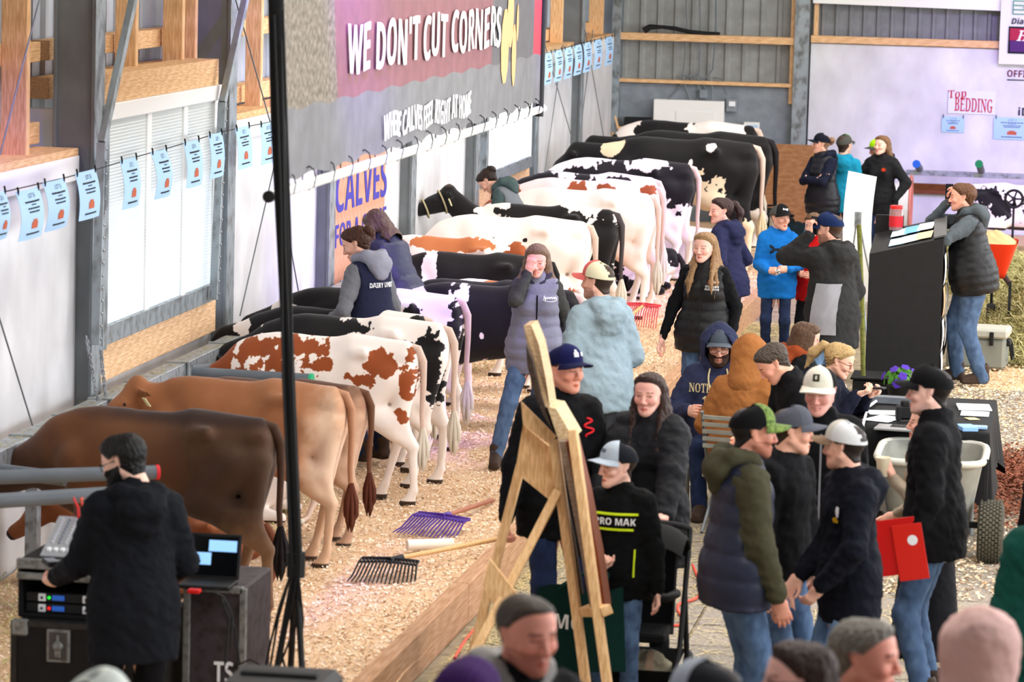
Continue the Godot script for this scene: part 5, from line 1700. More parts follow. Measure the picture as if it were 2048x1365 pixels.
func hand_mesh(pose: String, left: bool) -> ArrayMesh:
	# wrist at the origin, fingers along +y, palm towards +z
	var key := pose + ("L" if left else "R")
	if hand_proto.has(key): return hand_proto[key]
	var m := 1.0 if left else -1.0          # thumb side: +x on the left hand seen with the palm forward
	var F := Field.new(Vector3(-0.085, -0.05, -0.05), Vector3(0.085, 0.2, 0.11), 0.0042)
	var cu: Array = {"relax": [18, 25, 18, 0.3], "flat": [4, 5, 4, 0.0], "hold": [42, 50, 30, 0.8], "fist": [72, 85, 55, 1.0], "pinch": [48, 40, 22, 1.0]}[pose]
	F.bone(Vector3(0, -0.05, 0), Vector3(0, 0.015, 0), 0.026, 0.021, 0.02, Vector3.RIGHT, 0.8)
	F.bone(Vector3(0, 0.012, 0), Vector3(0, 0.078, 0), 0.0165, 0.0135, 0.012, Vector3.RIGHT, 0.42)
	var bx_ := [0.029, 0.0095, -0.0105, -0.029]
	var ln := [0.072, 0.08, 0.075, 0.058]
	for i in 4:
		var p := Vector3(bx_[i] * m, 0.078 - absf(i - 1.2) * 0.005, 0)
		var a := 0.0
		var spread: float = bx_[i] * 2.2 * m * (1.0 - cu[3] * 0.8)
		for j in 3:
			a += deg_to_rad(cu[j] * (1.0 + 0.08 * i))
			var d := Vector3(spread, cos(a), sin(a)).normalized()
			var q: Vector3 = p + d * ln[i] * [0.46, 0.3, 0.24][j]
			F.bone(p, q, 0.0088 - j * 0.0006, 0.0084 - j * 0.0008, 0.0035 if j else 0.008)
			p = q
	var c3: float = cu[3]
	var t0 := Vector3(0.022 * m, 0.018, 0.006)
	var t1 := Vector3(lerpf(0.046, 0.036, c3) * m, 0.05, lerpf(0.016, 0.03, c3))
	var t2 := Vector3(lerpf(0.056, 0.026, c3) * m, 0.076, lerpf(0.024, 0.05, c3))
	var t3 := Vector3(lerpf(0.058, 0.012, c3) * m, 0.1, lerpf(0.028, 0.056, c3))
	F.bone(t0, t1, 0.014, 0.011, 0.012)
	F.bone(t1, t2, 0.0105, 0.0095, 0.003)
	F.bone(t2, t3, 0.0095, 0.0075, 0.003)
	var r := F.mesh()
	var C := PackedColorArray()
	C.resize(r[0].size())
	for i in C.size():
		C[i] = Color(1, 1, 1).lerp(Color(1, 0.75, 0.7), clampf((r[0][i].y - 0.07) * 8.0, 0.0, 0.5))
	hand_proto[key] = amesh(r[0], r[1], normals_of(r[0], r[1]), C)
	return hand_proto[key]

func shoe_mesh() -> ArrayMesh:
	if not misc.has("shoe"):
		var F := Field.new(Vector3(-0.08, -0.02, -0.13), Vector3(0.08, 0.17, 0.24), 0.009)
		F.bone(Vector3(0, 0.045, -0.06), Vector3(0.004, 0.04, 0.13), 0.034, 0.03, 0.03, Vector3.RIGHT, 0.78)
		F.bone(Vector3(0, 0.05, -0.05), Vector3(0, 0.14, -0.045), 0.045, 0.05, 0.03)
		F.bone(Vector3(0, 0.07, 0.0), Vector3(0, 0.05, 0.08), 0.038, 0.028, 0.03)
		F.bone(Vector3(0, 0.015, -0.06), Vector3(0.004, 0.015, 0.14), 0.018, 0.018, 0.012, Vector3.RIGHT, 0.38)
		F.cut(Vector3.ZERO, Vector3.DOWN)
		var r := F.mesh()
		misc.shoe = amesh(r[0], r[1], normals_of(r[0], r[1]))
	return misc.shoe

# peaked cap: crown panels, brim, open gap over the strap when asked
func cap_meshes(gap: bool) -> Array:
	var key := "cap%s" % gap
	if misc.has(key): return misc[key]
	var f := func(th: float, t: float) -> Vector3:
		# th 0 = front; t 0 at the rim, 1 at the top
		var a := t * PI / 2
		var r := pow(cos(a), 0.8)
		var hgt := 0.092 + 0.012 * cos(th)
		return Vector3(sin(th) * 0.0925 * r, 0.03 + 0.013 * cos(th) * (1 - t) + sin(a) * (hgt + 0.004), -0.012 + cos(th) * 0.113 * r)
	var fr := S(false)
	var bk := S(false)
	var n := 36
	for k in n:
		var t0 := TAU * k / n - PI
		var t1 := TAU * (k + 1) / n - PI
		var mid := (t0 + t1) / 2
		for j in 8:
			var u0 := j / 8.0
			var u1 := (j + 1) / 8.0
			if gap and absf(absf(mid) - PI) < 0.5 and u0 > 0.11 and u1 < 0.51 - 0.25 * pow((PI - absf(mid)) / 0.5, 2.0): continue
			var st: SurfaceTool = fr if absf(mid) < 1.0 else bk
			var o: Vector3 = f.call(mid, (u0 + u1) / 2) - Vector3(0, 0.04, -0.012)
			quad(st, f.call(t0, u0), f.call(t1, u0), f.call(t1, u1), f.call(t0, u1), o)
			quad(st, f.call(t0, u0) * 0.98, f.call(t1, u0) * 0.98, f.call(t1, u1) * 0.98, f.call(t0, u1) * 0.98, -o)
	lathe(bk, Vector3(0, 0.128, -0.012), [[0.0, 0.006], [0.008, 0.004], [0.009, -0.003]], 8)
	var br := S(false)
	sheet(br, func(u: float, v: float):
		var th := lerpf(-1.05, 1.05, u)
		var e: Vector3 = f.call(th, 0.0)
		var side: float = u * 2.0 - 1.0
		return e + Vector3(e.x * 0.12 * v, -0.006 * v - 0.022 * side * side * v - 0.004, v * 0.078 * sqrt(maxf(0.0, 1.0 - pow(absf(side), 3.2)))), 14, 5, 0.005)
	var res := []
	for st in [fr, bk, br]:
		st.generate_normals()
		res.append(st.commit())
	misc[key] = res
	return res

func ik(a: Vector3, b: Vector3, l1: float, l2: float, pole: Vector3) -> Array:
	# middle joint of a two-bone limb, and the end it can reach
	var d := b - a
	var L := minf(d.length(), (l1 + l2) * 0.998)
	d = d.normalized()
	var x := (L * L + l1 * l1 - l2 * l2) / (2.0 * L)
	var h := sqrt(maxf(0.0, l1 * l1 - x * x))
	var p := (pole - d * pole.dot(d)).normalized()
	return [a + d * x + p * h, a + d * L]

func garment(F: Field, amp: float, quilt: float, up: Vector3, base: Vector3, sd := 0.0) -> ArrayMesh:
	var r := F.mesh()
	var V: PackedVector3Array = r[0]
	var I: PackedInt32Array = r[1]
	smooth(V, I, 1)
	var N := normals_of(V, I)
	for i in V.size():
		var p := V[i]
		var d := amp * nz.get_noise_3d(p.x * 9 + sd, p.y * 13, p.z * 9) + amp * 0.5 * nz.get_noise_3d(p.x * 22, p.y * 22 + sd, p.z * 22)
		if quilt > 0.0:
			var y := (p - base).dot(up)
			d += 0.011 * sqrt(absf(sin(PI * y / quilt))) - 0.006
		V[i] = p + N[i] * d
	return amesh(V, I, normals_of(V, I))

var SKIN := Color(0.9, 0.69, 0.6)
func person(label: String, at: Vector3, yaw: float, s: Dictionary) -> Node3D:
	var o := thing("person", label, "person", at, yaw)
	var H: float = s.get("h", 1.75)
	o.scale = Vector3.ONE * (H / 1.75)
	var cell: float = s.get("cell", 0.0165)
	var fat: float = s.get("fat", 1.0)
	var fem: bool = s.get("fem", false)
	var sit: bool = s.get("sit", false)
	nz.seed = hash(label) % 1000
	# ---- joints
	var ph: float = s.get("pelvis", 0.52 if sit else 0.93)
	var pelvis := Vector3(0, ph, s.get("pz", 0.0))
	var B := Basis(Vector3.RIGHT, deg_to_rad(s.get("lean", 2.0))) * Basis(Vector3.BACK, deg_to_rad(s.get("side", 0.0)))
	var TW := B * Basis(Vector3.UP, deg_to_rad(s.get("twist", 0.0)))
	var sw: float = (0.158 if fem else 0.175) * s.get("broad", 1.0)
	var neck := pelvis + B * Vector3(0, 0.535, 0.0)
	var HB := Basis(Vector3.UP, deg_to_rad(s.get("turn", 0.0))) * Basis(Vector3.RIGHT, deg_to_rad(s.get("nod", 0.0))) * Basis(Vector3.BACK, deg_to_rad(s.get("tilt", 0.0)))
	var hs: float = s.get("hs", 1.0)
	var head := neck + B * Vector3(0, 0.05, 0.012) + HB * Vector3(0, 0.105 * hs, 0.018)
	var sh := {}
	var el := {}
	var wr := {}
	var knee := {}
	var ank := {}
	for d in [["l", 1.0], ["r", -1.0]]:
		var k: String = d[0]
		var g: float = d[1]
		sh[k] = pelvis + TW * Vector3(sw * g, 0.475, 0.0)
		var tgt: Vector3 = s.get(k + "h", Vector3(sw * g + 0.07 * g, ph - 0.09, 0.05) + B * Vector3(0, 0.5, 0) - Vector3(0, 0.5, 0))
		var r := ik(sh[k], tgt, 0.3, 0.265, s.get(k + "e", Vector3(0.55 * g, -0.4, -1)))
		el[k] = r[0]
		wr[k] = r[1]
		var foot: Vector3 = s.get(k + "f", Vector3(0.1 * g, 0.08, 0.42 if sit else 0.0))
		r = ik(pelvis + Vector3(0.09 * g, -0.02, 0), foot, 0.44, 0.42, s.get(k + "k", Vector3(0.1 * g, 0.35 if sit else 0.0, 1)))
		knee[k] = r[0]
		ank[k] = r[1]
	# ---- trousers
	var leg_on: bool = s.get("legs", true)
	if leg_on:
		var F := Field.new(Vector3(-0.34, -0.02, -0.42), Vector3(0.34, ph + 0.16, 0.75 if sit else 0.45), cell * s.get("leg_cell", 1.25))
		F.bone(pelvis + B * Vector3(-0.05, 0.0, 0), pelvis + B * Vector3(0.05, 0.0, 0), 0.108 * fat, 0.108 * fat, 0.05)
		F.bone(pelvis + B * Vector3(0, 0.02, 0), pelvis + B * Vector3(0, 0.12, 0), 0.11 * fat, 0.105 * fat, 0.05, Vector3.RIGHT, 0.76)
		var lw: float = s.get("legw", 1.0)
		for k in ["l", "r"]:
			var hip := pelvis + Vector3(0.085 * (1.0 if k == "l" else -1.0), -0.03, 0)
			F.bone(hip, knee[k], 0.09 * fat * lw, 0.066 * lw, 0.035)
			F.bone(knee[k], ank[k] - Vector3(0, 0.03, 0), 0.066 * lw, 0.056 * lw, 0.03)
		if s.get("skirt", false):
			F.bone(pelvis, Vector3(0, 0.12, 0), 0.15, 0.23, 0.05, Vector3.RIGHT, 0.85)
		F.cut(pelvis + B * Vector3(0, 0.1, 0), B.y)
		put("trousers" if not s.get("skirt", false) else "skirt", garment(F, 0.006, 0.0, Vector3.UP, pelvis, 1.0), s.get("pants", M.jeans), o)
		for k in ["l", "r"]:
			var toe: float = deg_to_rad(s.get("toe", 8.0)) * (1.0 if k == "l" else -1.0)
			put("shoe", shoe_mesh(), s.get("shoes", M.shoe), o, Transform3D(Basis(Vector3.UP, toe), Vector3(ank[k].x, ank[k].y - 0.08, ank[k].z + 0.035)))
	# ---- upper garments
	var hem: float = s.get("hem", -0.1)
	var infl: float = s.get("thick", 0.0)
	var lo := pelvis + Vector3(-0.62, minf(hem, -0.05) - 0.1, -0.62)
	var hi := pelvis + Vector3(0.62, 0.72, 0.72)
	for k in ["l", "r"]:
		lo = lo.min(wr[k] - Vector3.ONE * 0.1).min(el[k] - Vector3.ONE * 0.12)
		hi = hi.max(wr[k] + Vector3.ONE * 0.1)
	lo = lo.max(pelvis - Vector3(0.75, 0.5, 0.75))
	var bw := 0.92 if fem else 1.0
	var torso := func(F: Field, g: float, top: bool):
		var f := fat
		F.bone(pelvis + B * Vector3(0, hem - 0.05, 0), pelvis + B * Vector3(0, 0.02, 0.0), 0.143 * f + g, 0.143 * f + g, 0.05, B.x, 0.74)
		F.bone(pelvis + B * Vector3(0, 0.0, 0), pelvis + B * Vector3(0, 0.12, 0.0), 0.138 * f + g, (0.108 if fem else 0.118) * f + g, 0.05, B.x, 0.74)
		F.bone(pelvis + B * Vector3(0, 0.1, 0.0), pelvis + TW * Vector3(0, 0.36, 0.008), (0.106 if fem else 0.118) * f + g, 0.12 * bw * (0.5 + f * 0.5) + g, 0.05, B.x, 0.7)
		if f > 1.1: F.bone(pelvis + B * Vector3(0, 0.06, 0.05), pelvis + B * Vector3(0, 0.2, 0.04), 0.115 * f, 0.11 * f, 0.08, B.x, 0.8)
		F.bone(pelvis + TW * Vector3(-sw * 0.72, 0.455, -0.008), pelvis + TW * Vector3(sw * 0.72, 0.455, -0.008), 0.07 + g, 0.07 + g, 0.06)
		F.bone(pelvis + TW * Vector3(0, 0.44, -0.01), neck + B * Vector3(0, 0.015, 0), 0.095 + g, 0.062 + g, 0.06)
		if fem:
			for q in [1.0, -1.0]: F.bone(pelvis + TW * Vector3(0.07 * q, 0.33, 0.085), pelvis + TW * Vector3(0.07 * q, 0.34, 0.095), 0.055 + g * 0.5, 0.05 + g * 0.5, 0.05)
	var collar := func(F: Field, kind: String):
		if kind == "stand":
			for q in 12:
				var a0 := TAU * q / 12.0
				var a1 := TAU * (q + 1) / 12.0
				if cos((a0 + a1) / 2) > 0.9: continue
				F.bone(neck + B * Vector3(sin(a0) * 0.068, 0.02 + 0.012 * -cos(a0), cos(a0) * 0.068 - 0.004), neck + B * Vector3(sin(a1) * 0.068, 0.02, cos(a1) * 0.068 - 0.004), 0.018, 0.018, 0.02)
				F.bone(neck + B * Vector3(sin(a0) * 0.066, 0.05, cos(a0) * 0.068), neck + B * Vector3(sin(a1) * 0.066, 0.05, cos(a1) * 0.068), 0.013, 0.013, 0.015)
		elif kind == "hood":
			var nk := neck
			if s.has("vest"): nk = neck + B * Vector3(0, 0.03, -0.005)
			for g in [1.0, -1.0]:
				F.bone(nk + B * Vector3(0.03 * g, -0.06, 0.085), nk + B * Vector3(0.085 * g, 0.0, 0.02), 0.024, 0.036, 0.025)
				F.bone(nk + B * Vector3(0.085 * g, 0.0, 0.02), nk + B * Vector3(0.085 * g, 0.01, -0.08), 0.036, 0.044, 0.025)
				F.bone(nk + B * Vector3(0.085 * g, 0.01, -0.08), nk + B * Vector3(0, -0.02, -0.125), 0.044, 0.052, 0.025)
			F.bone(nk + B * Vector3(-0.05, -0.06, -0.13), nk + B * Vector3(0.05, -0.06, -0.13), 0.052, 0.052, 0.03)
			F.bone(nk + B * Vector3(0, -0.07, -0.13), nk + B * Vector3(0, -0.15, -0.13), 0.055, 0.035, 0.04, B.x, 0.5)
	var F := Field.new(lo, hi, cell)
	torso.call(F, infl, true)
	for k in ["l", "r"]:
		var g := 1.0 if k == "l" else -1.0
		F.bone(sh[k] - TW * Vector3(0.02 * g, 0.01, 0), el[k], 0.07 * (0.6 + fat * 0.4) + infl, 0.052 + infl, 0.04)
		F.bone(el[k], wr[k], 0.054 + infl, 0.037 + infl * 0.8, 0.025)
	var col: String = s.get("collar", "none")
	if not s.has("vest"): collar.call(F, col)
	F.cut(pelvis + B * Vector3(0, hem, 0), -B.y)
	var up_m: Material = s.top
	put("jacket" if col == "stand" or infl > 0.005 else "sweater", garment(F, 0.01, s.get("quilt", 0.0), B.y, pelvis, 3.0), up_m, o)
	if s.has("vest"):
		F = Field.new(pelvis + Vector3(-0.4, hem - 0.15, -0.5), pelvis + Vector3(0.4, 0.72, 0.62), cell)
		torso.call(F, 0.02, true)
		for k in ["l", "r"]:
			# armholes
			F.bone(sh[k] + (el[k] - sh[k]) * 0.16, el[k], 0.075, 0.075, 0.02, Vector3.ZERO, 1.0, 1)
		if s.get("vest_collar", "stand") != "none": collar.call(F, s.get("vest_collar", "stand"))
		F.cut(pelvis + B * Vector3(0, hem - 0.03, 0), -B.y)
		put("vest", garment(F, 0.004, s.get("vest_quilt", 0.08), B.y, pelvis, 5.0), s.vest, o)
		if col == "hood":
			F = Field.new(neck - Vector3(0.25, 0.3, 0.3), neck + Vector3(0.25, 0.2, 0.25), cell)
			collar.call(F, "hood")
			put("hood", garment(F, 0.005, 0.0, B.y, pelvis, 2.0), s.get("hood_m", up_m), o)
	if s.get("hood_up", false):
		F = Field.new(head - Vector3(0.22, 0.3, 0.24), head + Vector3(0.22, 0.22, 0.22), 0.011)
		F.bone(head + HB * Vector3(0, 0.02, -0.025), head + HB * Vector3(0, 0.01, 0.035), 0.128, 0.112, 0.02)
		F.bone(head + HB * Vector3(0, 0.02, -0.03), neck + B * Vector3(0, -0.03, -0.02), 0.118, 0.13, 0.04)
		F.bone(head + HB * Vector3(0, 0.11, -0.06), head + HB * Vector3(0, 0.09, -0.1), 0.04, 0.04, 0.05)
		F.bone(head + HB * Vector3(0, 0.0, 0.0), head + HB * Vector3(0, -0.02, 0.25), 0.098, 0.088, 0.015, HB.y, 0.8, 1)
		put("hood", garment(F, 0.006, 0.0, B.y, pelvis, 2.0), s.get("hood_m", up_m), o)
	# ---- body: head, neck, chest core and hands in one mesh
	var kind: String = s.get("head", "woman" if fem else "man")
	var HT := Transform3D(HB.scaled(Vector3.ONE * hs), head)
	var st := SurfaceTool.new()
	st.append_from(head_mesh(kind)[0], 0, HT)
	for k in ["l", "r"]:
		var hp: String = s.get(k + "p", "relax")
		if hp == "none": continue
		var fd: Vector3 = s.get(k + "d", (wr[k] - el[k])).normalized()
		var pn: Vector3 = s.get(k + "n", Vector3(-1.0 if k == "l" else 1.0, 0, 0.2))
		pn = (pn - fd * pn.dot(fd)).normalized()
		st.append_from(hand_mesh(hp, k == "l"), 0, Transform3D(Basis(fd.cross(pn), fd, pn), wr[k] + fd * 0.028))
	# the body under the clothes, so that head, trunk and limbs are one figure
	var core := S(false)
	tube(core, [head - HB * Vector3(0, 0.09, 0.02), neck, pelvis + B * Vector3(0, 0.3, 0), pelvis], [0.04, 0.045, 0.07, 0.07], 8)
	for k in ["l", "r"]:
		tube(core, [neck - B * Vector3(0, 0.07, 0), sh[k], el[k], wr[k], wr[k] + (wr[k] - el[k]).normalized() * 0.02], [0.03, 0.034, 0.03, 0.022, 0.02], 6)
		if leg_on: tube(core, [pelvis, pelvis.lerp(knee[k], 0.2), knee[k], ank[k]], [0.05, 0.05, 0.045, 0.035], 6)
	core.generate_normals()
	core.index()
	var ca := core.commit().surface_get_arrays(0)
	var cc := PackedColorArray()
	cc.resize(ca[Mesh.ARRAY_VERTEX].size())
	cc.fill(Color.WHITE)
	ca[Mesh.ARRAY_COLOR] = cc
	var cmh := ArrayMesh.new()
	cmh.add_surface_from_arrays(Mesh.PRIMITIVE_TRIANGLES, ca)
	st.append_from(cmh, 0, Transform3D())
	var sk := mat(s.get("skin", SKIN), 0.55, "", Vector3.ONE, {"vertex_color_use_as_albedo": true, "subsurf_scatter_enabled": true, "subsurf_scatter_strength": 0.08})
	put("body", st.commit(), sk, o)
	if not s.get("no_eyes", false): put("eyes", eyes_mesh(), M.eyeball, o, HT)
	# ---- hair
	var hc: Color = s.get("hair", Color(0.2, 0.14, 0.1))
	var hm := mat(hc, 0.6, "streak", Vector3(14, 3, 14), {"rim_enabled": true, "rim": 0.3, "rim_tint": 0.7})
	var style: String = s.get("style", "short")
	var front: float = s.get("front", 0.084)
	if style != "none":
		var T0: float = {"short": 0.014, "buzz": 0.006}.get(style, 0.017)
		if s.has("cap"): T0 = minf(T0, 0.006)
		st = SurfaceTool.new()
		st.append_from(hair_cap(kind, T0, front, 0.001 if s.has("cap") else 0.006 if style != "buzz" else 0.002), 0, HT)
		var hf: Field = null
		if style == "long":
			var ln: float = s.get("length", 0.3)
			hf = Field.new(head - Vector3(0.24, ln + 0.12, 0.24), head + Vector3(0.24, 0.16, 0.24), 0.0105)
			for g in [1.0, -1.0]:
				for j in 4:
					var a0 := head + HB * Vector3((0.05 + 0.006 * j) * g, 0.06 - 0.012 * j, -0.012 - 0.016 * j) * hs
					var b0 := head + HB * Vector3((0.079 + 0.002 * j) * g, -0.045, -0.018 - 0.016 * j) * hs
					var fw: float = s.get("locks", 0.1)
					var c0 := neck + B * Vector3((0.074 + 0.02 * j) * g, 0.01 - 0.008 * j, fw * (0.55 - 0.22 * j))
					var m0 := c0 + B * Vector3((0.012 + 0.012 * (j % 2)) * g, -ln * 0.36, fw * (0.42 - 0.12 * j) + 0.03)
					var d0 := m0 + B * Vector3((0.012 - 0.02 * (j % 2)) * g, -ln * (0.3 + 0.08 * (j % 3)), 0.02)
					hf.bone(a0, b0, 0.017, 0.018, 0.02)
					hf.bone(b0, c0, 0.018, 0.019, 0.02)
					hf.bone(c0, m0, 0.019, 0.019, 0.02)
					hf.bone(m0, d0, 0.019, 0.006, 0.02)
			F = hf
			F.bone(head + HB * Vector3(0, 0.03, -0.05) * hs, neck + B * Vector3(0, 0.02, -0.075), 0.066, 0.05, 0.03, HB.x, 0.72)
			F.bone(neck + B * Vector3(0, 0.02, -0.085), neck + B * Vector3(0, 0.08 - ln, -0.15), 0.04, 0.02, 0.04, B.x, 0.4)
		elif style == "pony":
			hf = Field.new(head - Vector3(0.2, 0.42, 0.36), head + Vector3(0.2, 0.16, 0.2), 0.0105)
			var p0 := head + HB * Vector3(0, 0.05, -0.11)
			var p1 := head + HB * Vector3(0, 0.05, -0.155)
			var p2 := head + HB * Vector3(0, -0.03, -0.2)
			var p3: Vector3 = p2 + Vector3(0, -s.get("length", 0.16), 0) + HB * Vector3(0, 0, s.get("sweep", 0.03))
			hf.bone(p0, p1, 0.03, 0.026, 0.02)
			hf.bone(p1, p2, 0.032, 0.036, 0.02)
			hf.bone(p2, p3, 0.036, 0.012, 0.03)
		elif style == "bun":
			hf = Field.new(head - Vector3(0.2, 0.2, 0.25), head + Vector3(0.2, 0.16, 0.2), 0.0105)
			hf.bone(head + HB * Vector3(-0.015, 0.03, -0.115), head + HB * Vector3(0.02, 0.05, -0.13), 0.045, 0.04, 0.02)
		elif style == "bob":
			var ln: float = s.get("length", 0.12)
			hf = Field.new(head - Vector3(0.2, 0.3, 0.22), head + Vector3(0.2, 0.16, 0.2), 0.0105)
			for g in [1.0, -1.0]:
				hf.bone(head + HB * Vector3(0.07 * g, 0.05, -0.01), head + HB * Vector3(0.082 * g, -0.02 - ln, 0.0), 0.026, 0.03, 0.03, HB.z, 0.45)
			hf.bone(head + HB * Vector3(0, 0.03, -0.06), head + HB * Vector3(0, -0.03 - ln, -0.08), 0.066, 0.05, 0.03, HB.x, 0.7)
		if hf:
			var r := hf.mesh()
			var V: PackedVector3Array = r[0]
			smooth(V, r[1], 1)
			var N := normals_of(V, r[1])
			for i in V.size():
				var p := HB.inverse() * (V[i] - head)
				V[i] += N[i] * (0.009 * nz.get_noise_3d(p.x * 55, p.y * 7, p.z * 55))
			st.append_from(amesh(V, r[1], normals_of(V, r[1])), 0, Transform3D())
		put("hair", st.commit(), hm, o)
	if s.has("beard"):
		put("beard", beard_shell(kind, s.get("beard_t", 0.016)), mat(s.beard, 0.8, "streak", Vector3(14, 4, 14)), o, HT)
	if s.has("cap"):
		# [front colour, back colour, brim colour, degrees turned, open gap, tipped up]
		var c: Array = s.cap
		var cm := cap_meshes(c[4] if c.size() > 4 else false)
		var CT := HT * Transform3D(Basis(Vector3.UP, deg_to_rad(c[3] if c.size() > 3 else 0.0)) * Basis(Vector3.RIGHT, deg_to_rad(c[5] if c.size() > 5 else -4.0)), Vector3.ZERO)
		var cap := put("cap", cm[0], c[0] if c[0] is Material else cloth(c[0]), o, CT)
		put("back_panel", cm[1], c[1] if c[1] is Material else cloth(c[1]), cap)
		put("brim", cm[2], c[2] if c[2] is Material else cloth(c[2]), cap)
		if s.has("badge"):
			st = S()
			var n := 0
			for q in s.badge:
				# [colour, x, y, width, height] on the front of the crown
				st = S()
				sheet(st, func(u: float, v: float):
					var x: float = q[1] + (u - 0.5) * q[3]
					var y: float = q[2] + (v - 0.5) * q[4]
					var t: float = asin(clampf((y - 0.048) / 0.104, 0.0, 0.99))
					var z := -0.012 + 0.109 * pow(cos(t), 0.8) * sqrt(maxf(0.0, 1.0 - pow(x / 0.089, 2)))
					return Vector3(x, y, z + 0.003), 6, 6)
				part("emblem", st, cloth(q[0]), cap)
		if s.has("cap_text"):
			lettering(s.cap_text, "Droid Sans", 0.028, func(p):
				var y: float = 0.085 + p.y
				var t: float = asin(clampf((y - 0.048) / 0.104, 0.0, 0.99))
				return Vector3(p.x, y, -0.008 + 0.109 * pow(cos(t), 0.8) * sqrt(maxf(0.0, 1.0 - pow(p.x / 0.089, 2)))), 0.9, 700, "emblem", M.white_text, cap)
	if s.get("glasses", false):
		st = S()
		for g in [1.0, -1.0]:
			var ring := []
			for q in 15: ring.append(Vector3(0.032 * g + cos(TAU * q / 14.0) * 0.022, -0.002 + sin(TAU * q / 14.0) * 0.018, 0.1 - absf(cos(TAU * q / 14.0) * g + 0.032) * 0.006))
			tube(st, ring, 0.0022, 5, false)
			tube(st, [Vector3(0.054 * g, 0.004, 0.095), Vector3(0.078 * g, 0.006, 0.0), Vector3(0.078 * g, -0.004, -0.02)], 0.002, 5)
		tube(st, [Vector3(-0.01, 0.0, 0.104), Vector3(0.01, 0.0, 0.104)], 0.002, 5)
		part("glasses", st, s.get("frame_m", M.cable), o, HT)
	misc.last = {"wr": wr, "el": el, "sh": sh, "head": HT, "neck": neck, "B": B, "TW": TW, "pelvis": pelvis, "knee": knee, "HB": HB}
	return o

# prints and emblems on clothing: find the cloth's front (or back) surface under a flat drawing
func on_cloth(o: Node3D, part_name: String, dir: Vector3, up := Vector3.UP) -> Callable:
	var mi: MeshInstance3D = o.get_node(part_name)
	var V: PackedVector3Array = mi.mesh.surface_get_arrays(0)[Mesh.ARRAY_VERTEX]
	var side := up.cross(dir).normalized()
	var grid := {}
	for p in V:
		var k := Vector2i(int(floor(p.dot(side) / 0.02)), int(floor(p.dot(up) / 0.02)))
		var d := p.dot(dir)
		if d > grid.get(k, -9.0): grid[k] = d
	return func(x: float, y: float) -> Vector3:
		var best := -9.0
		for i in range(-1, 2):
			for j in range(-1, 2):
				best = maxf(best, grid.get(Vector2i(int(floor(x / 0.02)) + i, int(floor(y / 0.02)) + j), -9.0))
		return side * x + up * y + dir * (best + 0.006)
func patch(o: Node3D, called: String, f: Callable, x: float, y: float, w: float, h: float, c, shape := 0) -> void:
	var st := S(false)
	if shape == 0:
		sheet(st, func(u: float, v: float): return f.call(x + (u - 0.5) * w, y + (v - 0.5) * h), 6, 4)
	else:
		for k in 14:
			var a0 := TAU * k / 14.0
			var a1 := TAU * (k + 1) / 14.0
			st.add_vertex(f.call(x, y))
			st.add_vertex(f.call(x + cos(a1) * w / 2, y + sin(a1) * h / 2))
			st.add_vertex(f.call(x + cos(a0) * w / 2, y + sin(a0) * h / 2))
	part(called, st, c if c is Material else cloth(c), o)
func chest_text(o: Node3D, f: Callable, text: String, x: float, y: float, size: float, m: Material, sq := 1.0, font := "Droid Sans", italic := false) -> void:
	lettering(text, font, size, func(p): return f.call(x + p.x, y + p.y), sq, 700, "lettering", m, o, italic)

# place a figure so that the top of its head lies on a sight line; it stands on «base», or at depth z on a bench when z is given
func place(label: String, px: float, py: float, h: float, yaw: float, s: Dictionary) -> Node3D:
	s.h = h
	var o := person(label, Vector3.ZERO, yaw, s)
	var top: Vector3 = o.transform * (misc.last.head * Vector3(0, 0.13 + (0.012 if s.has("cap") else 0.0) + (0.03 if s.get("hood_up", false) else 0.0), -0.01))
	if s.has("z"):
		o.position = on_z(px, py, s.z + top.z) - top
	else:
		var base: float = s.get("base", 0.03)
		var w := on_y(px, py, top.y + base)
		o.position = Vector3(w.x - top.x, base, w.z - top.z)
	misc.last.node = o
	return o
func wrist(k: String, off := Vector3.ZERO) -> Vector3:
	return misc.last.node.transform * (misc.last.wr[k] + off)

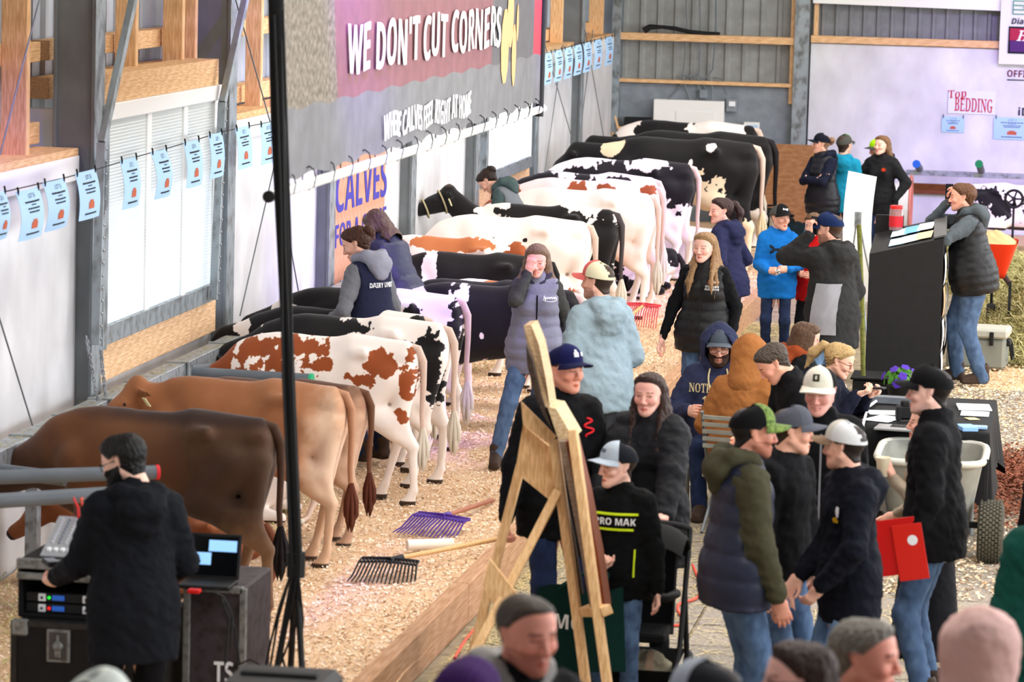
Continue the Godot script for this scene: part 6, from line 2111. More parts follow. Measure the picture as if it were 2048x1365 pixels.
func build_people():
	M.jeans = mat(Color(0.36, 0.46, 0.58), 0.85, "denim", Vector3(2.2, 1.4, 2.2))
	M.jeans_dark = mat(Color(0.12, 0.19, 0.33), 0.85, "denim", Vector3(2.2, 1.4, 2.2))
	M.jeans_light = mat(Color(0.5, 0.63, 0.76), 0.85, "denim", Vector3(2.2, 1.4, 2.2))
	M.jeans_grey = mat(Color(0.3, 0.31, 0.33), 0.85, "denim", Vector3(2.2, 1.4, 2.2))
	M.black_pants = cloth(Color(0.07, 0.07, 0.09))
	M.shoe = mat(Color(0.24, 0.17, 0.12), 0.7, "soft", Vector3(4, 4, 4))
	M.eyeball = mat(Color(1, 1, 1), 0.2, "", Vector3.ONE, {"vertex_color_use_as_albedo": true})
	var black := cloth(Color(0.075, 0.075, 0.085))
	var black2 := mat(Color(0.07, 0.07, 0.075), 0.55, "cloth", Vector3(2, 2, 2))
	var navy := cloth(Color(0.1, 0.115, 0.19))
	var navy_puff := mat(Color(0.13, 0.15, 0.24), 0.5, "cloth", Vector3(2, 2, 2))
	var grey := cloth(Color(0.5, 0.5, 0.52))
	var f: Callable
	var o: Node3D
	var st: SurfaceTool

	# --- the sound desk
	place("person in a dark hooded jacket standing at the sound desk with their back to us", 232, 866, 1.77, -148, {"top": cloth(Color(0.075, 0.085, 0.11)), "collar": "hood", "hem": -0.24, "thick": 0.012, "turn": 42, "nod": 22, "hair": Color(0.05, 0.04, 0.04), "style": "short", "front": 0.07, "beard": Color(0.06, 0.05, 0.05), "glasses": true, "lh": Vector3(0.26, 1.02, 0.36), "le": Vector3(0.15, -1, -0.6), "lp": "hold", "ln": Vector3(-0.3, 0.6, 0.2), "rh": Vector3(-0.22, 1.0, 0.3), "pants": M.black_pants, "cell": 0.015, "skin": Color(0.92, 0.74, 0.66)})
	phone("black_device", "small black handheld device held over the sound rack", wrist("l", Vector3(0.0, 0.05, 0.11)), -148, Vector3(0.06, 0.025, 0.12))
	# --- handlers at the rail
	o = place("woman in a navy vest and grey sweatshirt, hair clipped up, leaning at the rail", 700, 454, 1.8, -122, {"fem": true, "base": 0.08, "top": grey, "vest": cloth(Color(0.16, 0.17, 0.27)), "vest_quilt": 0.0, "vest_collar": "none", "collar": "hood", "hood_m": cloth(Color(0.62, 0.62, 0.68)), "lean": 12, "turn": 32, "nod": 26, "hair": Color(0.36, 0.21, 0.14), "style": "bun", "front": 0.08, "lh": Vector3(0.22, 1.0, 0.3), "rh": Vector3(-0.2, 1.0, 0.3), "pants": M.jeans_dark, "cell": 0.018})
	f = on_cloth(o, "vest", Vector3.BACK * -1.0)
	chest_text(o, f, "DAIRY UNIT", 0.0, 1.3, 0.05, M.white_text, 0.85)
	place("woman in a dark puffy vest bending over the rail with her back to us", 742, 424, 1.82, -118, {"fem": true, "top": cloth(Color(0.2, 0.2, 0.24)), "vest": mat(Color(0.16, 0.18, 0.26), 0.5, "cloth", Vector3(2, 2, 2)), "vest_quilt": 0.1, "lean": 28, "nod": 40, "turn": -20, "base": 0.1, "hair": Color(0.42, 0.32, 0.24), "style": "long", "length": 0.2, "lh": Vector3(0.2, 0.95, 0.45), "rh": Vector3(-0.2, 0.95, 0.45), "pants": M.jeans, "cell": 0.019, "no_eyes": true, "legw": 1.1})
	place("person with a dark ponytail in a grey green hooded top bending down by the wall", 958, 346, 1.66, -98, {"fem": true, "top": cloth(Color(0.29, 0.36, 0.36)), "vest": cloth(Color(0.48, 0.5, 0.52)), "vest_quilt": 0.0, "vest_collar": "none", "collar": "hood", "lean": 36, "nod": 56, "base": 0.14, "hair": Color(0.2, 0.12, 0.09), "style": "bun", "lh": Vector3(0.2, 0.85, 0.5), "rh": Vector3(-0.2, 0.85, 0.5), "pants": M.jeans_dark, "cell": 0.02})
	st = S()
	var sp: Vector3 = misc.last.node.position
	bx(st, Vector3(sp.x, 0.07, sp.z), Vector3(0.5, 0.14, 0.6), Basis(), 0.01)
	tag(part("step_block", st, M.wood_z), "low wooden block under the feet of the bending handler by the wall", "block")
	# --- in the ring
	o = place("laughing woman in a grey quilted vest rubbing her eye in front of the heifers", 1074, 488, 1.72, 12, {"fem": true, "head": "grin_woman", "top": cloth(Color(0.27, 0.27, 0.26)), "vest": mat(Color(0.5, 0.5, 0.58), 0.5, "cloth", Vector3(2, 2, 2)), "vest_quilt": 0.085, "vest_collar": "stand", "hood_m": cloth(Color(0.25, 0.24, 0.3)), "collar": "hood", "hem": -0.16, "turn": -8, "nod": 14, "hair": Color(0.58, 0.46, 0.36), "style": "long", "length": 0.34, "locks": 0.06, "rh": Vector3(-0.07, 1.52, 0.17), "re": Vector3(-0.6, -1, 0.1), "rp": "pinch", "rd": Vector3(0.15, 1, 0.12), "rn": Vector3(0.4, 0, -1), "lh": Vector3(0.26, 0.88, 0.02), "lf": Vector3(-0.02, 0.08, -0.12), "rf": Vector3(-0.3, 0.08, 0.22), "pants": M.jeans, "skin": Color(0.93, 0.68, 0.62)})
	f = on_cloth(o, "vest", Vector3.BACK)
	st = S(false)
	var sc := []
	for i in 40: sc.append(f.call(0.05 + i * 0.0025, 1.33 + 0.012 * sin(i * 0.9) * (1.4 if i < 8 else 0.7)))
	tube(st, sc, 0.0035, 5)
	var loop := []
	for i in 16: loop.append(f.call(0.1 + 0.055 * cos(TAU * i / 15.0), 1.318 + 0.014 * sin(TAU * i / 15.0)))
	tube(st, loop, 0.0025, 5)
	part("embroidery", st, M.white_text, o)
	patch(o, "zip", f, 0.0, 1.1, 0.012, 0.5, Color(0.08, 0.08, 0.1))
	o = place("man in a pale blue hooded sweatshirt and cream mesh cap with a salmon brim", 1196, 519, 1.84, -138, {"head": "stubble", "top": cloth(Color(0.6, 0.68, 0.72)), "collar": "hood", "hem": -0.16, "thick": 0.01, "fat": 1.12, "turn": 26, "nod": 3, "cap": [Color(0.86, 0.42, 0.4), Color(0.88, 0.85, 0.72), Color(0.86, 0.42, 0.4), 0, true], "hair": Color(0.28, 0.2, 0.15), "style": "buzz", "pants": M.jeans_grey, "lh": Vector3(0.2, 1.0, 0.22), "rh": Vector3(-0.2, 1.0, 0.22)})
	f = on_cloth(o, "jacket", Vector3(0.75, 0, 0.66).normalized())
	chest_text(o, f, "IGER", 0.02, 1.28, 0.05, M.ink, 1.0)
	chest_text(o, f, "EB", 0.03, 1.225, 0.05, M.ink, 1.0)
	o = place("young woman with long wavy blond hair in a black quilted vest and black sleeves, walking", 1410, 463, 1.71, -6, {"fem": true, "top": black, "vest": black2, "vest_quilt": 0.085, "hem": -0.14, "fat": 1.08, "turn": -14, "nod": 4, "hair": Color(0.74, 0.58, 0.4), "style": "long", "length": 0.34, "locks": 0.15, "rh": Vector3(-0.33, 0.86, 0.06), "lh": Vector3(0.25, 0.9, 0.1), "le": Vector3(0.5, -0.3, -1), "lf": Vector3(0.1, 0.08, 0.15), "rf": Vector3(-0.1, 0.08, -0.12), "pants": M.jeans, "skin": Color(0.95, 0.74, 0.67)})
	f = on_cloth(o, "vest", Vector3.BACK)
	patch(o, "emblem", f, 0.075, 1.345, 0.045, 0.035, Color(0.75, 0.13, 0.12), 1)
	patch(o, "emblem", f, 0.105, 1.345, 0.03, 0.012, M.white_text)
	chest_text(o, f, "Olympus", 0.09, 1.31, 0.026, M.white_text)
	chest_text(o, f, "Holsteins", 0.09, 1.287, 0.026, M.white_text)
	patch(o, "zip", f, 0.0, 1.12, 0.01, 0.5, Color(0.16, 0.16, 0.17))
	place("young woman in a navy jacket with a lavender hood, looking left behind the blond woman", 1442, 394, 1.69, -112, {"fem": true, "top": cloth(Color(0.16, 0.17, 0.3)), "collar": "hood", "hood_m": grey, "hem": -0.14, "thick": 0.008, "lean": 10, "turn": 52, "nod": 4, "hair": Color(0.27, 0.17, 0.16), "style": "pony", "length": 0.3, "rh": Vector3(-0.2, 1.0, 0.2), "lh": Vector3(0.24, 0.95, 0.15), "pants": M.jeans_dark, "cell": 0.019, "skin": Color(0.94, 0.72, 0.66)})
	# --- boys by the curb
	var cobalt := cloth(Color(0.1, 0.48, 0.83))
	o = place("boy in a bright blue hooded sweatshirt and grey cap fiddling with a rope halter", 1561, 406, 1.49, 2, {"hs": 1.15, "head": "woman", "top": cobalt, "collar": "hood", "hem": -0.2, "thick": 0.014, "turn": 38, "nod": 2, "cap": [Color(0.1, 0.1, 0.1), Color(0.32, 0.32, 0.31), Color(0.1, 0.1, 0.1)], "cap_text": "Progr", "hair": Color(0.42, 0.28, 0.19), "style": "short", "rh": Vector3(-0.1, 1.06, 0.26), "lh": Vector3(0.14, 1.08, 0.26), "rp": "hold", "lp": "hold", "rd": Vector3(0.8, 0.1, 0.6), "ld": Vector3(-0.8, 0.1, 0.6), "rn": Vector3(0, -0.3, -1), "ln": Vector3(0, -0.3, -1), "pants": M.jeans_dark, "legw": 0.95, "broad": 0.95, "cell": 0.018})
	f = on_cloth(o, "jacket", Vector3.BACK)
	st = S(false)
	for g in [1.0, -1.0]:
		for v in [1.0, -1.0]:
			sheet(st, func(u: float, t: float):
				var x: float = (0.035 + u * 0.05) * g
				return f.call(x, 1.285 + v * (0.008 + (0.018 + u * 0.03) * t + 0.012 * (1 - t) * u)), 6, 3)
		sheet(st, func(u: float, t: float): return f.call((0.0 + u * 0.06) * g, 1.285 + (t - 0.5) * (0.03 - 0.012 * u)), 6, 2)
	part("emblem", st, M.ink, o)
	halter_toy(wrist("r", Vector3(0.1, 0.0, 0.08)), wrist("l", Vector3(-0.1, 0.0, 0.08)))
	place("boy in a red zip jacket half hidden behind the man on the phone", 1626, 425, 1.42, -12, {"hs": 1.15, "head": "woman", "top": cloth(Color(0.8, 0.09, 0.1)), "collar": "stand", "hem": -0.2, "thick": 0.01, "turn": 0, "nod": 12, "hair": Color(0.5, 0.36, 0.24), "style": "short", "rh": Vector3(-0.1, 1.08, 0.24), "rp": "hold", "lh": Vector3(0.1, 1.08, 0.24), "pants": M.black_pants, "cell": 0.02, "broad": 0.95})
	o = place("man in a charcoal jacket and navy cap phoning beside the lectern", 1657, 422, 1.82, -132, {"head": "stubble", "top": cloth(Color(0.2, 0.2, 0.2)), "collar": "hood", "hem": -0.26, "thick": 0.014, "fat": 1.15, "turn": 26, "nod": 8, "cap": [Color(0.1, 0.17, 0.34), Color(0.1, 0.17, 0.34), Color(0.1, 0.17, 0.34)], "hair": Color(0.35, 0.25, 0.18), "style": "buzz", "lh": Vector3(0.16, 1.56, 0.13), "le": Vector3(0.35, -1, 0.45), "lp": "hold", "ld": Vector3(-0.15, 1, 0.1), "ln": Vector3(-1, 0, -0.3), "rh": Vector3(-0.2, 0.95, 0.2), "pants": M.jeans_light, "cell": 0.018})
	f = on_cloth(o, "jacket", Vector3(1, 0, -0.35).normalized())
	st = S(false)
	sheet(st, func(u: float, v: float): return f.call(lerpf(-0.08 + 0.03 * v, 0.13, u), lerpf(0.8, 1.2, v)), 10, 14)
	part("side_panel", st, cloth(Color(0.68, 0.68, 0.7)), o)
	phone("black_phone", "black phone held to the ear of the man in the navy cap", wrist("l", Vector3(-0.05, 0.08, 0.0)), -132, Vector3(0.012, 0.15, 0.072))
	o = place("sandy haired man in a black quilted vest leaning on the lectern while phoning", 1926, 364, 1.86, -84, {"top": cloth(Color(0.34, 0.37, 0.39)), "vest": black2, "vest_quilt": 0.07, "vest_collar": "none", "collar": "hood", "hem": -0.12, "fat": 1.28, "lean": 9, "turn": -2, "nod": 4, "hair": Color(0.46, 0.3, 0.19), "style": "short", "rh": Vector3(-0.08, 1.56, 0.24), "re": Vector3(-0.7, -1, 0.5), "rp": "hold", "rd": Vector3(0.1, 1, -0.1), "rn": Vector3(0.8, 0, -0.6), "lh": Vector3(0.2, 1.22, 0.52), "le": Vector3(1, -0.5, 0.2), "lp": "flat", "ld": Vector3(0.0, -0.2, 1), "ln": Vector3(0, -1, 0), "pants": M.jeans, "legw": 1.15, "lf": Vector3(0.1, 0.08, -0.1), "rf": Vector3(-0.12, 0.08, 0.1), "cell": 0.018, "skin": Color(0.93, 0.68, 0.58)})
	phone("black_phone", "black phone held by the man leaning on the lectern", wrist("r", Vector3(0.03, 0.09, 0.0)), -84, Vector3(0.012, 0.14, 0.07))
	# --- by the back wall
	place("woman in a navy cap and dark vest with folded arms by the back wall", 1645, 265, 1.69, -38, {"fem": true, "top": navy, "vest": mat(Color(0.09, 0.09, 0.13), 0.5, "cloth", Vector3(2, 2, 2)), "vest_quilt": 0.075, "collar": "hood", "hem": -0.14, "turn": -42, "cap": [Color(0.08, 0.09, 0.14), Color(0.08, 0.09, 0.14), Color(0.08, 0.09, 0.14)], "hair": Color(0.7, 0.55, 0.42), "style": "bun", "rh": Vector3(0.1, 1.2, 0.19), "re": Vector3(-1, -0.5, 0.2), "rp": "fist", "rd": Vector3(0.5, 0.5, -0.8), "lh": Vector3(-0.1, 1.17, 0.21), "le": Vector3(1, -0.5, 0.2), "lp": "relax", "ld": Vector3(-0.6, 0.6, -0.5), "ln": Vector3(0.2, 0, -1), "pants": M.jeans, "cell": 0.02, "fat": 1.08})
	place("boy in a teal hooded sweatshirt and grey cap seen from behind by the back wall", 1689, 267, 1.66, 178, {"hs": 1.05, "top": cloth(Color(0.1, 0.55, 0.68)), "collar": "hood", "hem": -0.15, "turn": -22, "cap": [Color(0.3, 0.6, 0.2), Color(0.3, 0.3, 0.28), Color(0.3, 0.3, 0.28)], "hair": Color(0.3, 0.2, 0.14), "pants": M.jeans_dark, "cell": 0.021, "no_eyes": true})
	place("person in a neon yellow cap mostly hidden behind the girl in black", 1752, 277, 1.6, -60, {"top": cloth(Color(0.12, 0.12, 0.13)), "collar": "stand", "cap": [Color(0.72, 0.95, 0.1), Color(0.72, 0.95, 0.1), Color(0.3, 0.3, 0.3)], "nod": 12, "hair": Color(0.3, 0.2, 0.14), "pants": M.jeans_dark, "cell": 0.022, "base": 0.03})
	o = place("girl with light brown hair in a black jacket, hands pocketed, by the hay", 1765, 270, 1.67, -18, {"fem": true, "top": cloth(Color(0.14, 0.14, 0.15)), "collar": "hood", "hood_m": black, "hem": -0.18, "thick": 0.012, "turn": -14, "hair": Color(0.6, 0.44, 0.3), "style": "long", "length": 0.12, "locks": 0.0, "rh": Vector3(-0.24, 0.95, 0.14), "lh": Vector3(0.24, 0.95, 0.14), "re": Vector3(-1, 0, -0.5), "le": Vector3(1, 0, -0.5), "rp": "none", "lp": "none", "pants": M.jeans_dark, "cell": 0.02, "skin": Color(0.96, 0.76, 0.68)})
	f = on_cloth(o, "jacket", Vector3.BACK)
	patch(o, "emblem", f, 0.08, 1.32, 0.06, 0.045, Color(0.8, 0.25, 0.1), 1)
	# --- round the sale table
	o = place("seated bearded man in a navy hooded sweatshirt with the hood up and tinted glasses", 1440, 645, 1.8, 6, {"sit": true, "pelvis": 0.46, "head": "stubble", "top": cloth(Color(0.19, 0.21, 0.32)), "hood_up": true, "collar": "hood", "thick": 0.016, "fat": 1.15, "turn": 0, "nod": 12, "cap": [Color(0.3, 0.33, 0.37), Color(0.3, 0.33, 0.37), Color(0.38, 0.41, 0.45), 0, false, -7], "glasses": true, "frame_m": mat(Color(0.4, 0.24, 0.12), 0.4), "beard": Color(0.27, 0.17, 0.11), "style": "none", "rh": Vector3(-0.2, 0.72, 0.3), "lh": Vector3(0.2, 0.72, 0.3), "pants": M.jeans_dark})
	f = on_cloth(o, "jacket", Vector3.BACK)
	var cream := cloth(Color(0.85, 0.78, 0.6))
	chest_text(o, f, "NOTRE", -0.105, 0.86, 0.085, cream, 0.62, "Droid Serif")
	chest_text(o, f, "DAME", 0.11, 0.86, 0.085, cream, 0.62, "Droid Serif")
	chest_text(o, f, "18", -0.07, 0.775, 0.085, cream, 0.8)
	chest_text(o, f, "42", 0.075, 0.775, 0.085, cream, 0.8)
	for g in [1.0, -1.0]:
		st = S(false)
		var cord := []
		for i in 12: cord.append(f.call((0.055 + 0.012 * sin(i * 0.5)) * g, 1.0 - i * 0.022))
		tube(st, cord, 0.006, 6)
		part("drawstring", st, cream, o)
	place("seated person in a tan hooded sweatshirt with the hood up, back to us", 1505, 669, 1.74, 168, {"sit": true, "top": cloth(Color(0.64, 0.41, 0.22)), "hood_up": true, "thick": 0.016, "fat": 1.12, "lean": 10, "nod": 14, "style": "none", "no_eyes": true, "rh": Vector3(-0.16, 0.72, 0.32), "lh": Vector3(0.18, 0.72, 0.3), "pants": M.jeans_dark})
	place("grey haired man in a black jacket bending forward at the table, face turned down", 1522, 694, 1.8, -62, {"sit": true, "pelvis": 0.66, "top": black, "collar": "stand", "thick": 0.012, "lean": 24, "turn": -12, "nod": 42, "hair": Color(0.33, 0.28, 0.24), "style": "short", "front": 0.08, "rh": Vector3(-0.15, 0.75, 0.45), "lh": Vector3(0.2, 0.75, 0.42), "pants": M.black_pants, "skin": Color(0.9, 0.65, 0.55)})
	place("seated woman with highlighted brown hair in a dark puffer with a rust collar", 1622, 645, 1.68, 128, {"sit": true, "fem": true, "top": cloth(Color(0.09, 0.1, 0.11)), "quilt": 0.09, "collar": "hood", "thick": 0.02, "vest": cloth(Color(0.12, 0.13, 0.14)), "vest_collar": "none", "vest_quilt": 0.1, "hood_m": cloth(Color(0.6, 0.27, 0.13)), "lean": 12, "turn": -28, "nod": 18, "hair": Color(0.42, 0.3, 0.2), "style": "bob", "length": 0.1, "rh": Vector3(-0.15, 0.78, 0.4), "lh": Vector3(0.15, 0.78, 0.4), "pants": M.jeans_dark})
	place("blond woman with a ponytail and glasses looking at her phone at the table", 1692, 688, 1.7, 72, {"sit": true, "fem": true, "head": "grin_woman", "top": cloth(Color(0.09, 0.1, 0.17)), "collar": "hood", "thick": 0.012, "lean": 20, "turn": 10, "nod": 22, "hair": Color(0.9, 0.76, 0.52), "style": "pony", "length": 0.14, "sweep": -0.06, "glasses": true, "frame_m": mat(Color(0.45, 0.25, 0.15), 0.4), "rh": Vector3(-0.05, 0.92, 0.42), "lh": Vector3(0.1, 0.9, 0.45), "rp": "hold", "lp": "hold", "rn": Vector3(0.3, 0.8, 0.2), "ln": Vector3(-0.3, 0.8, 0.2), "rd": Vector3(0.1, 0.4, 1), "ld": Vector3(-0.1, 0.4, 1), "pants": M.jeans_dark, "skin": Color(0.95, 0.74, 0.64)})
	phone("grey_phone", "dark phone in the hands of the blond woman", wrist("r", Vector3(0.07, 0.06, 0.12)), 72, Vector3(0.075, 0.012, 0.15))
	o = place("smiling young man in a white cap with a dark badge and a black jacket", 1640, 729, 1.81, 8, {"head": "grin_man", "top": black, "collar": "stand", "hem": -0.2, "thick": 0.012, "turn": -16, "nod": 12, "cap": [Color(0.92, 0.9, 0.83), Color(0.08, 0.08, 0.08), Color(0.92, 0.9, 0.83)], "badge": [[Color(0.2, 0.19, 0.13), 0.0, 0.092, 0.036, 0.036], [Color(0.85, 0.83, 0.76), 0.0, 0.094, 0.012, 0.018]], "hair": Color(0.22, 0.13, 0.1), "style": "short", "pants": M.jeans_dark, "skin": Color(0.95, 0.7, 0.64)})
	f = on_cloth(o, "jacket", Vector3.BACK)
	patch(o, "zip", f, 0.0, 1.12, 0.01, 0.55, Color(0.6, 0.6, 0.62))
	# --- front of the aisle
	o = place("man in a black jacket and navy cap with a white badge, behind the easel", 1131, 685, 1.84, 32, {"top": black, "collar": "stand", "hem": -0.2, "thick": 0.014, "turn": 18, "nod": 2, "cap": [Color(0.09, 0.1, 0.3), Color(0.08, 0.09, 0.26), Color(0.08, 0.09, 0.24)], "badge": [[M.white_text.albedo_color, -0.006, 0.085, 0.03, 0.024], [M.white_text.albedo_color, -0.006, 0.1, 0.014, 0.02], [M.white_text.albedo_color, 0.04, 0.085, 0.022, 0.02]], "hair": Color(0.35, 0.26, 0.2), "style": "short", "rh": Vector3(-0.3, 0.84, 0.04), "rp": "hold", "pants": M.jeans_dark, "skin": Color(0.9, 0.62, 0.52), "cell": 0.0155})
	f = on_cloth(o, "jacket", Vector3.BACK)
	st = S(false)
	var sq := []
	for i in 22: sq.append(f.call(0.1 + 0.03 * sin(i * 0.55) + 0.001 * i, 1.37 - i * 0.0045))
	tube(st, sq, 0.006, 5)
	part("embroidery", st, mat(Color(0.85, 0.1, 0.14), 0.7), o)
	place("woman with long dark brown hair in a black padded coat pushing the stroller", 1299, 743, 1.7, -8, {"fem": true, "top": mat(Color(0.05, 0.058, 0.08), 0.8, "cloth", Vector3(2, 2, 2)), "quilt": 0.13, "collar": "stand", "hem": -0.3, "thick": 0.028, "turn": -2, "nod": 4, "hair": Color(0.27, 0.17, 0.13), "style": "long", "length": 0.46, "locks": 0.12, "front": 0.094, "lh": Vector3(0.2, 0.97, 0.42), "rh": Vector3(-0.2, 0.97, 0.42), "lp": "fist", "rp": "fist", "ld": Vector3(0, -0.1, 1), "rd": Vector3(0, -0.1, 1), "ln": Vector3(0, -1, 0), "rn": Vector3(0, -1, 0), "pants": M.black_pants, "cell": 0.0155, "skin": Color(0.93, 0.7, 0.63)})
	misc.pusher = [wrist("l", Vector3(-0.02, -0.03, 0.1)), wrist("r", Vector3(0.02, -0.03, 0.1))]
	o = place("boy in a pale grey cap and black neon striped jacket holding a green bag", 1236, 880, 1.42, -6, {"hs": 1.17, "head": "woman", "top": cloth(Color(0.06, 0.065, 0.07)), "collar": "stand", "hem": -0.16, "thick": 0.018, "turn": -44, "nod": 4, "cap": [Color(0.74, 0.79, 0.84), Color(0.1, 0.11, 0.14), Color(0.74, 0.79, 0.84)], "badge": [[Color(0.4, 0.45, 0.5), 0.0, 0.088, 0.04, 0.02]], "hair": Color(0.3, 0.22, 0.17), "style": "buzz", "rh": Vector3(-0.06, 0.98, 0.27), "rp": "fist", "rd": Vector3(0.4, 0.8, 0.4), "rn": Vector3(0.5, 0, -0.9), "re": Vector3(-1, -0.6, -0.3), "lh": Vector3(0.28, 0.8, 0.06), "pants": M.jeans, "cell": 0.0155, "skin": Color(0.96, 0.76, 0.68)})
	f = on_cloth(o, "jacket", Vector3.BACK)
	var neon := mat(Color(0.85, 0.95, 0.1), 0.6)
	patch(o, "stripe", f, 0.0, 1.335, 0.3, 0.016, neon)
	patch(o, "stripe", f, 0.0, 1.235, 0.25, 0.016, neon)
	chest_text(o, f, "PRO MAK", 0.0, 1.285, 0.062, M.white_text, 1.0, "Droid Sans", true)
	patch(o, "stripe", f, 0.135, 1.02, 0.01, 0.18, neon)
	misc.bag_hand = wrist("r", Vector3(0.02, 0.05, 0.04))
	place("man in a camouflage peaked cap, navy quilted vest and olive hooded sweatshirt", 1512, 805, 1.81, 112, {"head": "stubble", "top": cloth(Color(0.28, 0.27, 0.2)), "vest": navy_puff, "vest_quilt": 0.12, "vest_collar": "none", "collar": "hood", "hem": -0.12, "thick": 0.012, "fat": 1.06, "turn": -6, "nod": 6, "cap": [M.camo, Color(0.05, 0.05, 0.055), M.camo], "hair": Color(0.12, 0.09, 0.08), "style": "buzz", "rh": Vector3(-0.22, 0.86, 0.14), "re": Vector3(-0.5, 0, -1), "lh": Vector3(0.22, 0.86, 0.14), "pants": M.jeans, "cell": 0.0155, "skin": Color(0.8, 0.55, 0.46)})
	place("young man in a grey heather cap and a black hooded sweatshirt looking right", 1590, 808, 1.71, 62, {"top": black, "collar": "hood", "hem": -0.12, "thick": 0.012, "turn": 32, "nod": 6, "cap": [Color(0.35, 0.36, 0.4), Color(0.33, 0.34, 0.38), Color(0.37, 0.38, 0.42)], "hair": Color(0.25, 0.18, 0.13), "style": "short", "pants": M.jeans, "cell": 0.0155, "skin": Color(0.9, 0.68, 0.58)})
	o = place("boy in a white mesh back cap and a navy jacket with a gold chest emblem", 1690, 838, 1.7, -66, {"top": cloth(Color(0.07, 0.08, 0.12)), "collar": "hood", "hem": -0.22, "thick": 0.014, "turn": -42, "nod": 4, "cap": [Color(0.84, 0.82, 0.78), Color(0.88, 0.88, 0.88), Color(0.55, 0.45, 0.36), 0, true], "hair": Color(0.2, 0.14, 0.11), "style": "short", "lh": Vector3(0.14, 0.92, 0.2), "le": Vector3(1, 0, -0.4), "rh": Vector3(-0.18, 0.92, 0.2), "pants": M.jeans_light, "cell": 0.0155})
	f = on_cloth(o, "jacket", Vector3(0.5, 0, 0.87).normalized())
	patch(o, "emblem", f, 0.06, 1.3, 0.045, 0.06, M.white_text, 1)
	patch(o, "emblem", f, 0.045, 1.255, 0.06, 0.03, Color(0.85, 0.65, 0.1), 1)
	place("young man in a black cap and black jacket holding a red folder at his side", 1862, 726, 1.85, -98, {"top": black, "collar": "stand", "hem": -0.16, "thick": 0.014, "turn": 4, "nod": 3, "cap": [Color(0.06, 0.06, 0.065), Color(0.06, 0.06, 0.065), Color(0.06, 0.06, 0.065)], "badge": [[M.white_text.albedo_color, 0.0, 0.075, 0.05, 0.03]], "hair": Color(0.13, 0.09, 0.08), "style": "short", "lh": Vector3(0.24, 0.86, 0.07), "lp": "hold", "pants": M.jeans, "cell": 0.0155, "skin": Color(0.96, 0.77, 0.7)})
	folder(wrist("l", Vector3(0.03, -0.02, 0.05)), -98)
	place("woman in a beige waistcoat and black skirt holding a paper cup, half hidden", 1856, 806, 1.6, -84, {"fem": true, "top": cloth(Color(0.66, 0.6, 0.52)), "vest": cloth(Color(0.62, 0.56, 0.47)), "vest_quilt": 0.0, "vest_collar": "none", "hem": -0.14, "turn": 0, "hair": Color(0.4, 0.27, 0.17), "style": "long", "length": 0.2, "lh": Vector3(0.08, 1.27, 0.24), "le": Vector3(0.3, -1, 0), "lp": "hold", "ld": Vector3(-0.1, 0.9, 0.3), "ln": Vector3(-0.3, 0.2, 0.9), "rh": Vector3(-0.2, 1.0, 0.2), "skirt": true, "pants": M.black_pants, "shoes": mat(Color(0.9, 0.89, 0.85), 0.6), "z": -20.3})
	cup(wrist("l", Vector3(0.0, 0.07, 0.07)))
	# --- right edge
	place("person in a maroon jacket with black sleeves, cut off at the right edge", 2112, 790, 1.74, -120, {"top": cloth(Color(0.09, 0.08, 0.09)), "vest": cloth(Color(0.32, 0.08, 0.13)), "vest_quilt": 0.0, "collar": "hood", "hood_m": cloth(Color(0.36, 0.08, 0.14)), "thick": 0.012, "pants": M.black_pants, "cell": 0.018, "no_eyes": true, "hair": Color(0.2, 0.14, 0.1)})
	place("person in a dark green jacket cut off by the right edge of the picture", 2122, 940, 1.76, -170, {"top": cloth(Color(0.06, 0.28, 0.24)), "collar": "hood", "thick": 0.02, "fat": 1.15, "hem": -0.2, "pants": M.black_pants, "cell": 0.018, "no_eyes": true, "hair": Color(0.3, 0.24, 0.2), "base": 0.03})
	# --- seated spectators on the benches in front
	var bench := []
	place("man with short grey brown hair and a pale grey hood seated in front, looking right", 1060, 1182, 1.8, 38, {"sit": true, "head": "stubble", "top": black, "collar": "hood", "hood_m": cloth(Color(0.62, 0.61, 0.6)), "vest": black, "vest_quilt": 0.0, "vest_collar": "none", "thick": 0.012, "turn": 6, "nod": 8, "hair": Color(0.3, 0.25, 0.21), "style": "buzz", "front": 0.1, "base": 0.75, "skin": Color(0.86, 0.58, 0.5), "legs": true})
	bench.append(misc.last.node)
	o = place("person in a purple knitted hat at the bottom edge of the picture", 935, 1316, 1.72, 170, {"sit": true, "top": black, "collar": "stand", "style": "none", "no_eyes": true, "base": 0.75})
	put("knitted_hat", head_shell("man", func(p): return clampf((p.y - 0.01 + p.z * 0.1) * 0.7, -0.01, 0.02) + 0.002 * sin(p.x * 400.0)), cloth(Color(0.27, 0.14, 0.38)), o, misc.last.head)
	bench.append(o)
	place("person in a dark cap with a pale front at the bottom of the picture", 1406, 1312, 1.75, -92, {"sit": true, "top": black, "collar": "stand", "cap": [Color(0.72, 0.75, 0.8), Color(0.15, 0.15, 0.17), Color(0.8, 0.82, 0.86)], "hair": Color(0.15, 0.1, 0.09), "base": 0.75, "nod": 8})
	bench.append(misc.last.node)
	place("woman with brown hair and glasses at the bottom of the picture, facing left", 1602, 1279, 1.7, -58, {"sit": true, "fem": true, "top": black, "collar": "stand", "hair": Color(0.25, 0.16, 0.12), "style": "long", "length": 0.25, "glasses": true, "base": 0.75, "turn": -12, "skin": Color(0.93, 0.72, 0.66)})
	bench.append(misc.last.node)
	place("grey haired man at the bottom of the picture, facing right", 1736, 1233, 1.78, 68, {"sit": true, "top": cloth(Color(0.2, 0.21, 0.23)), "collar": "stand", "hair": Color(0.55, 0.53, 0.5), "style": "short", "front": 0.09, "base": 0.62, "turn": 8, "nod": 4, "skin": Color(0.88, 0.6, 0.52)})
	bench.append(misc.last.node)
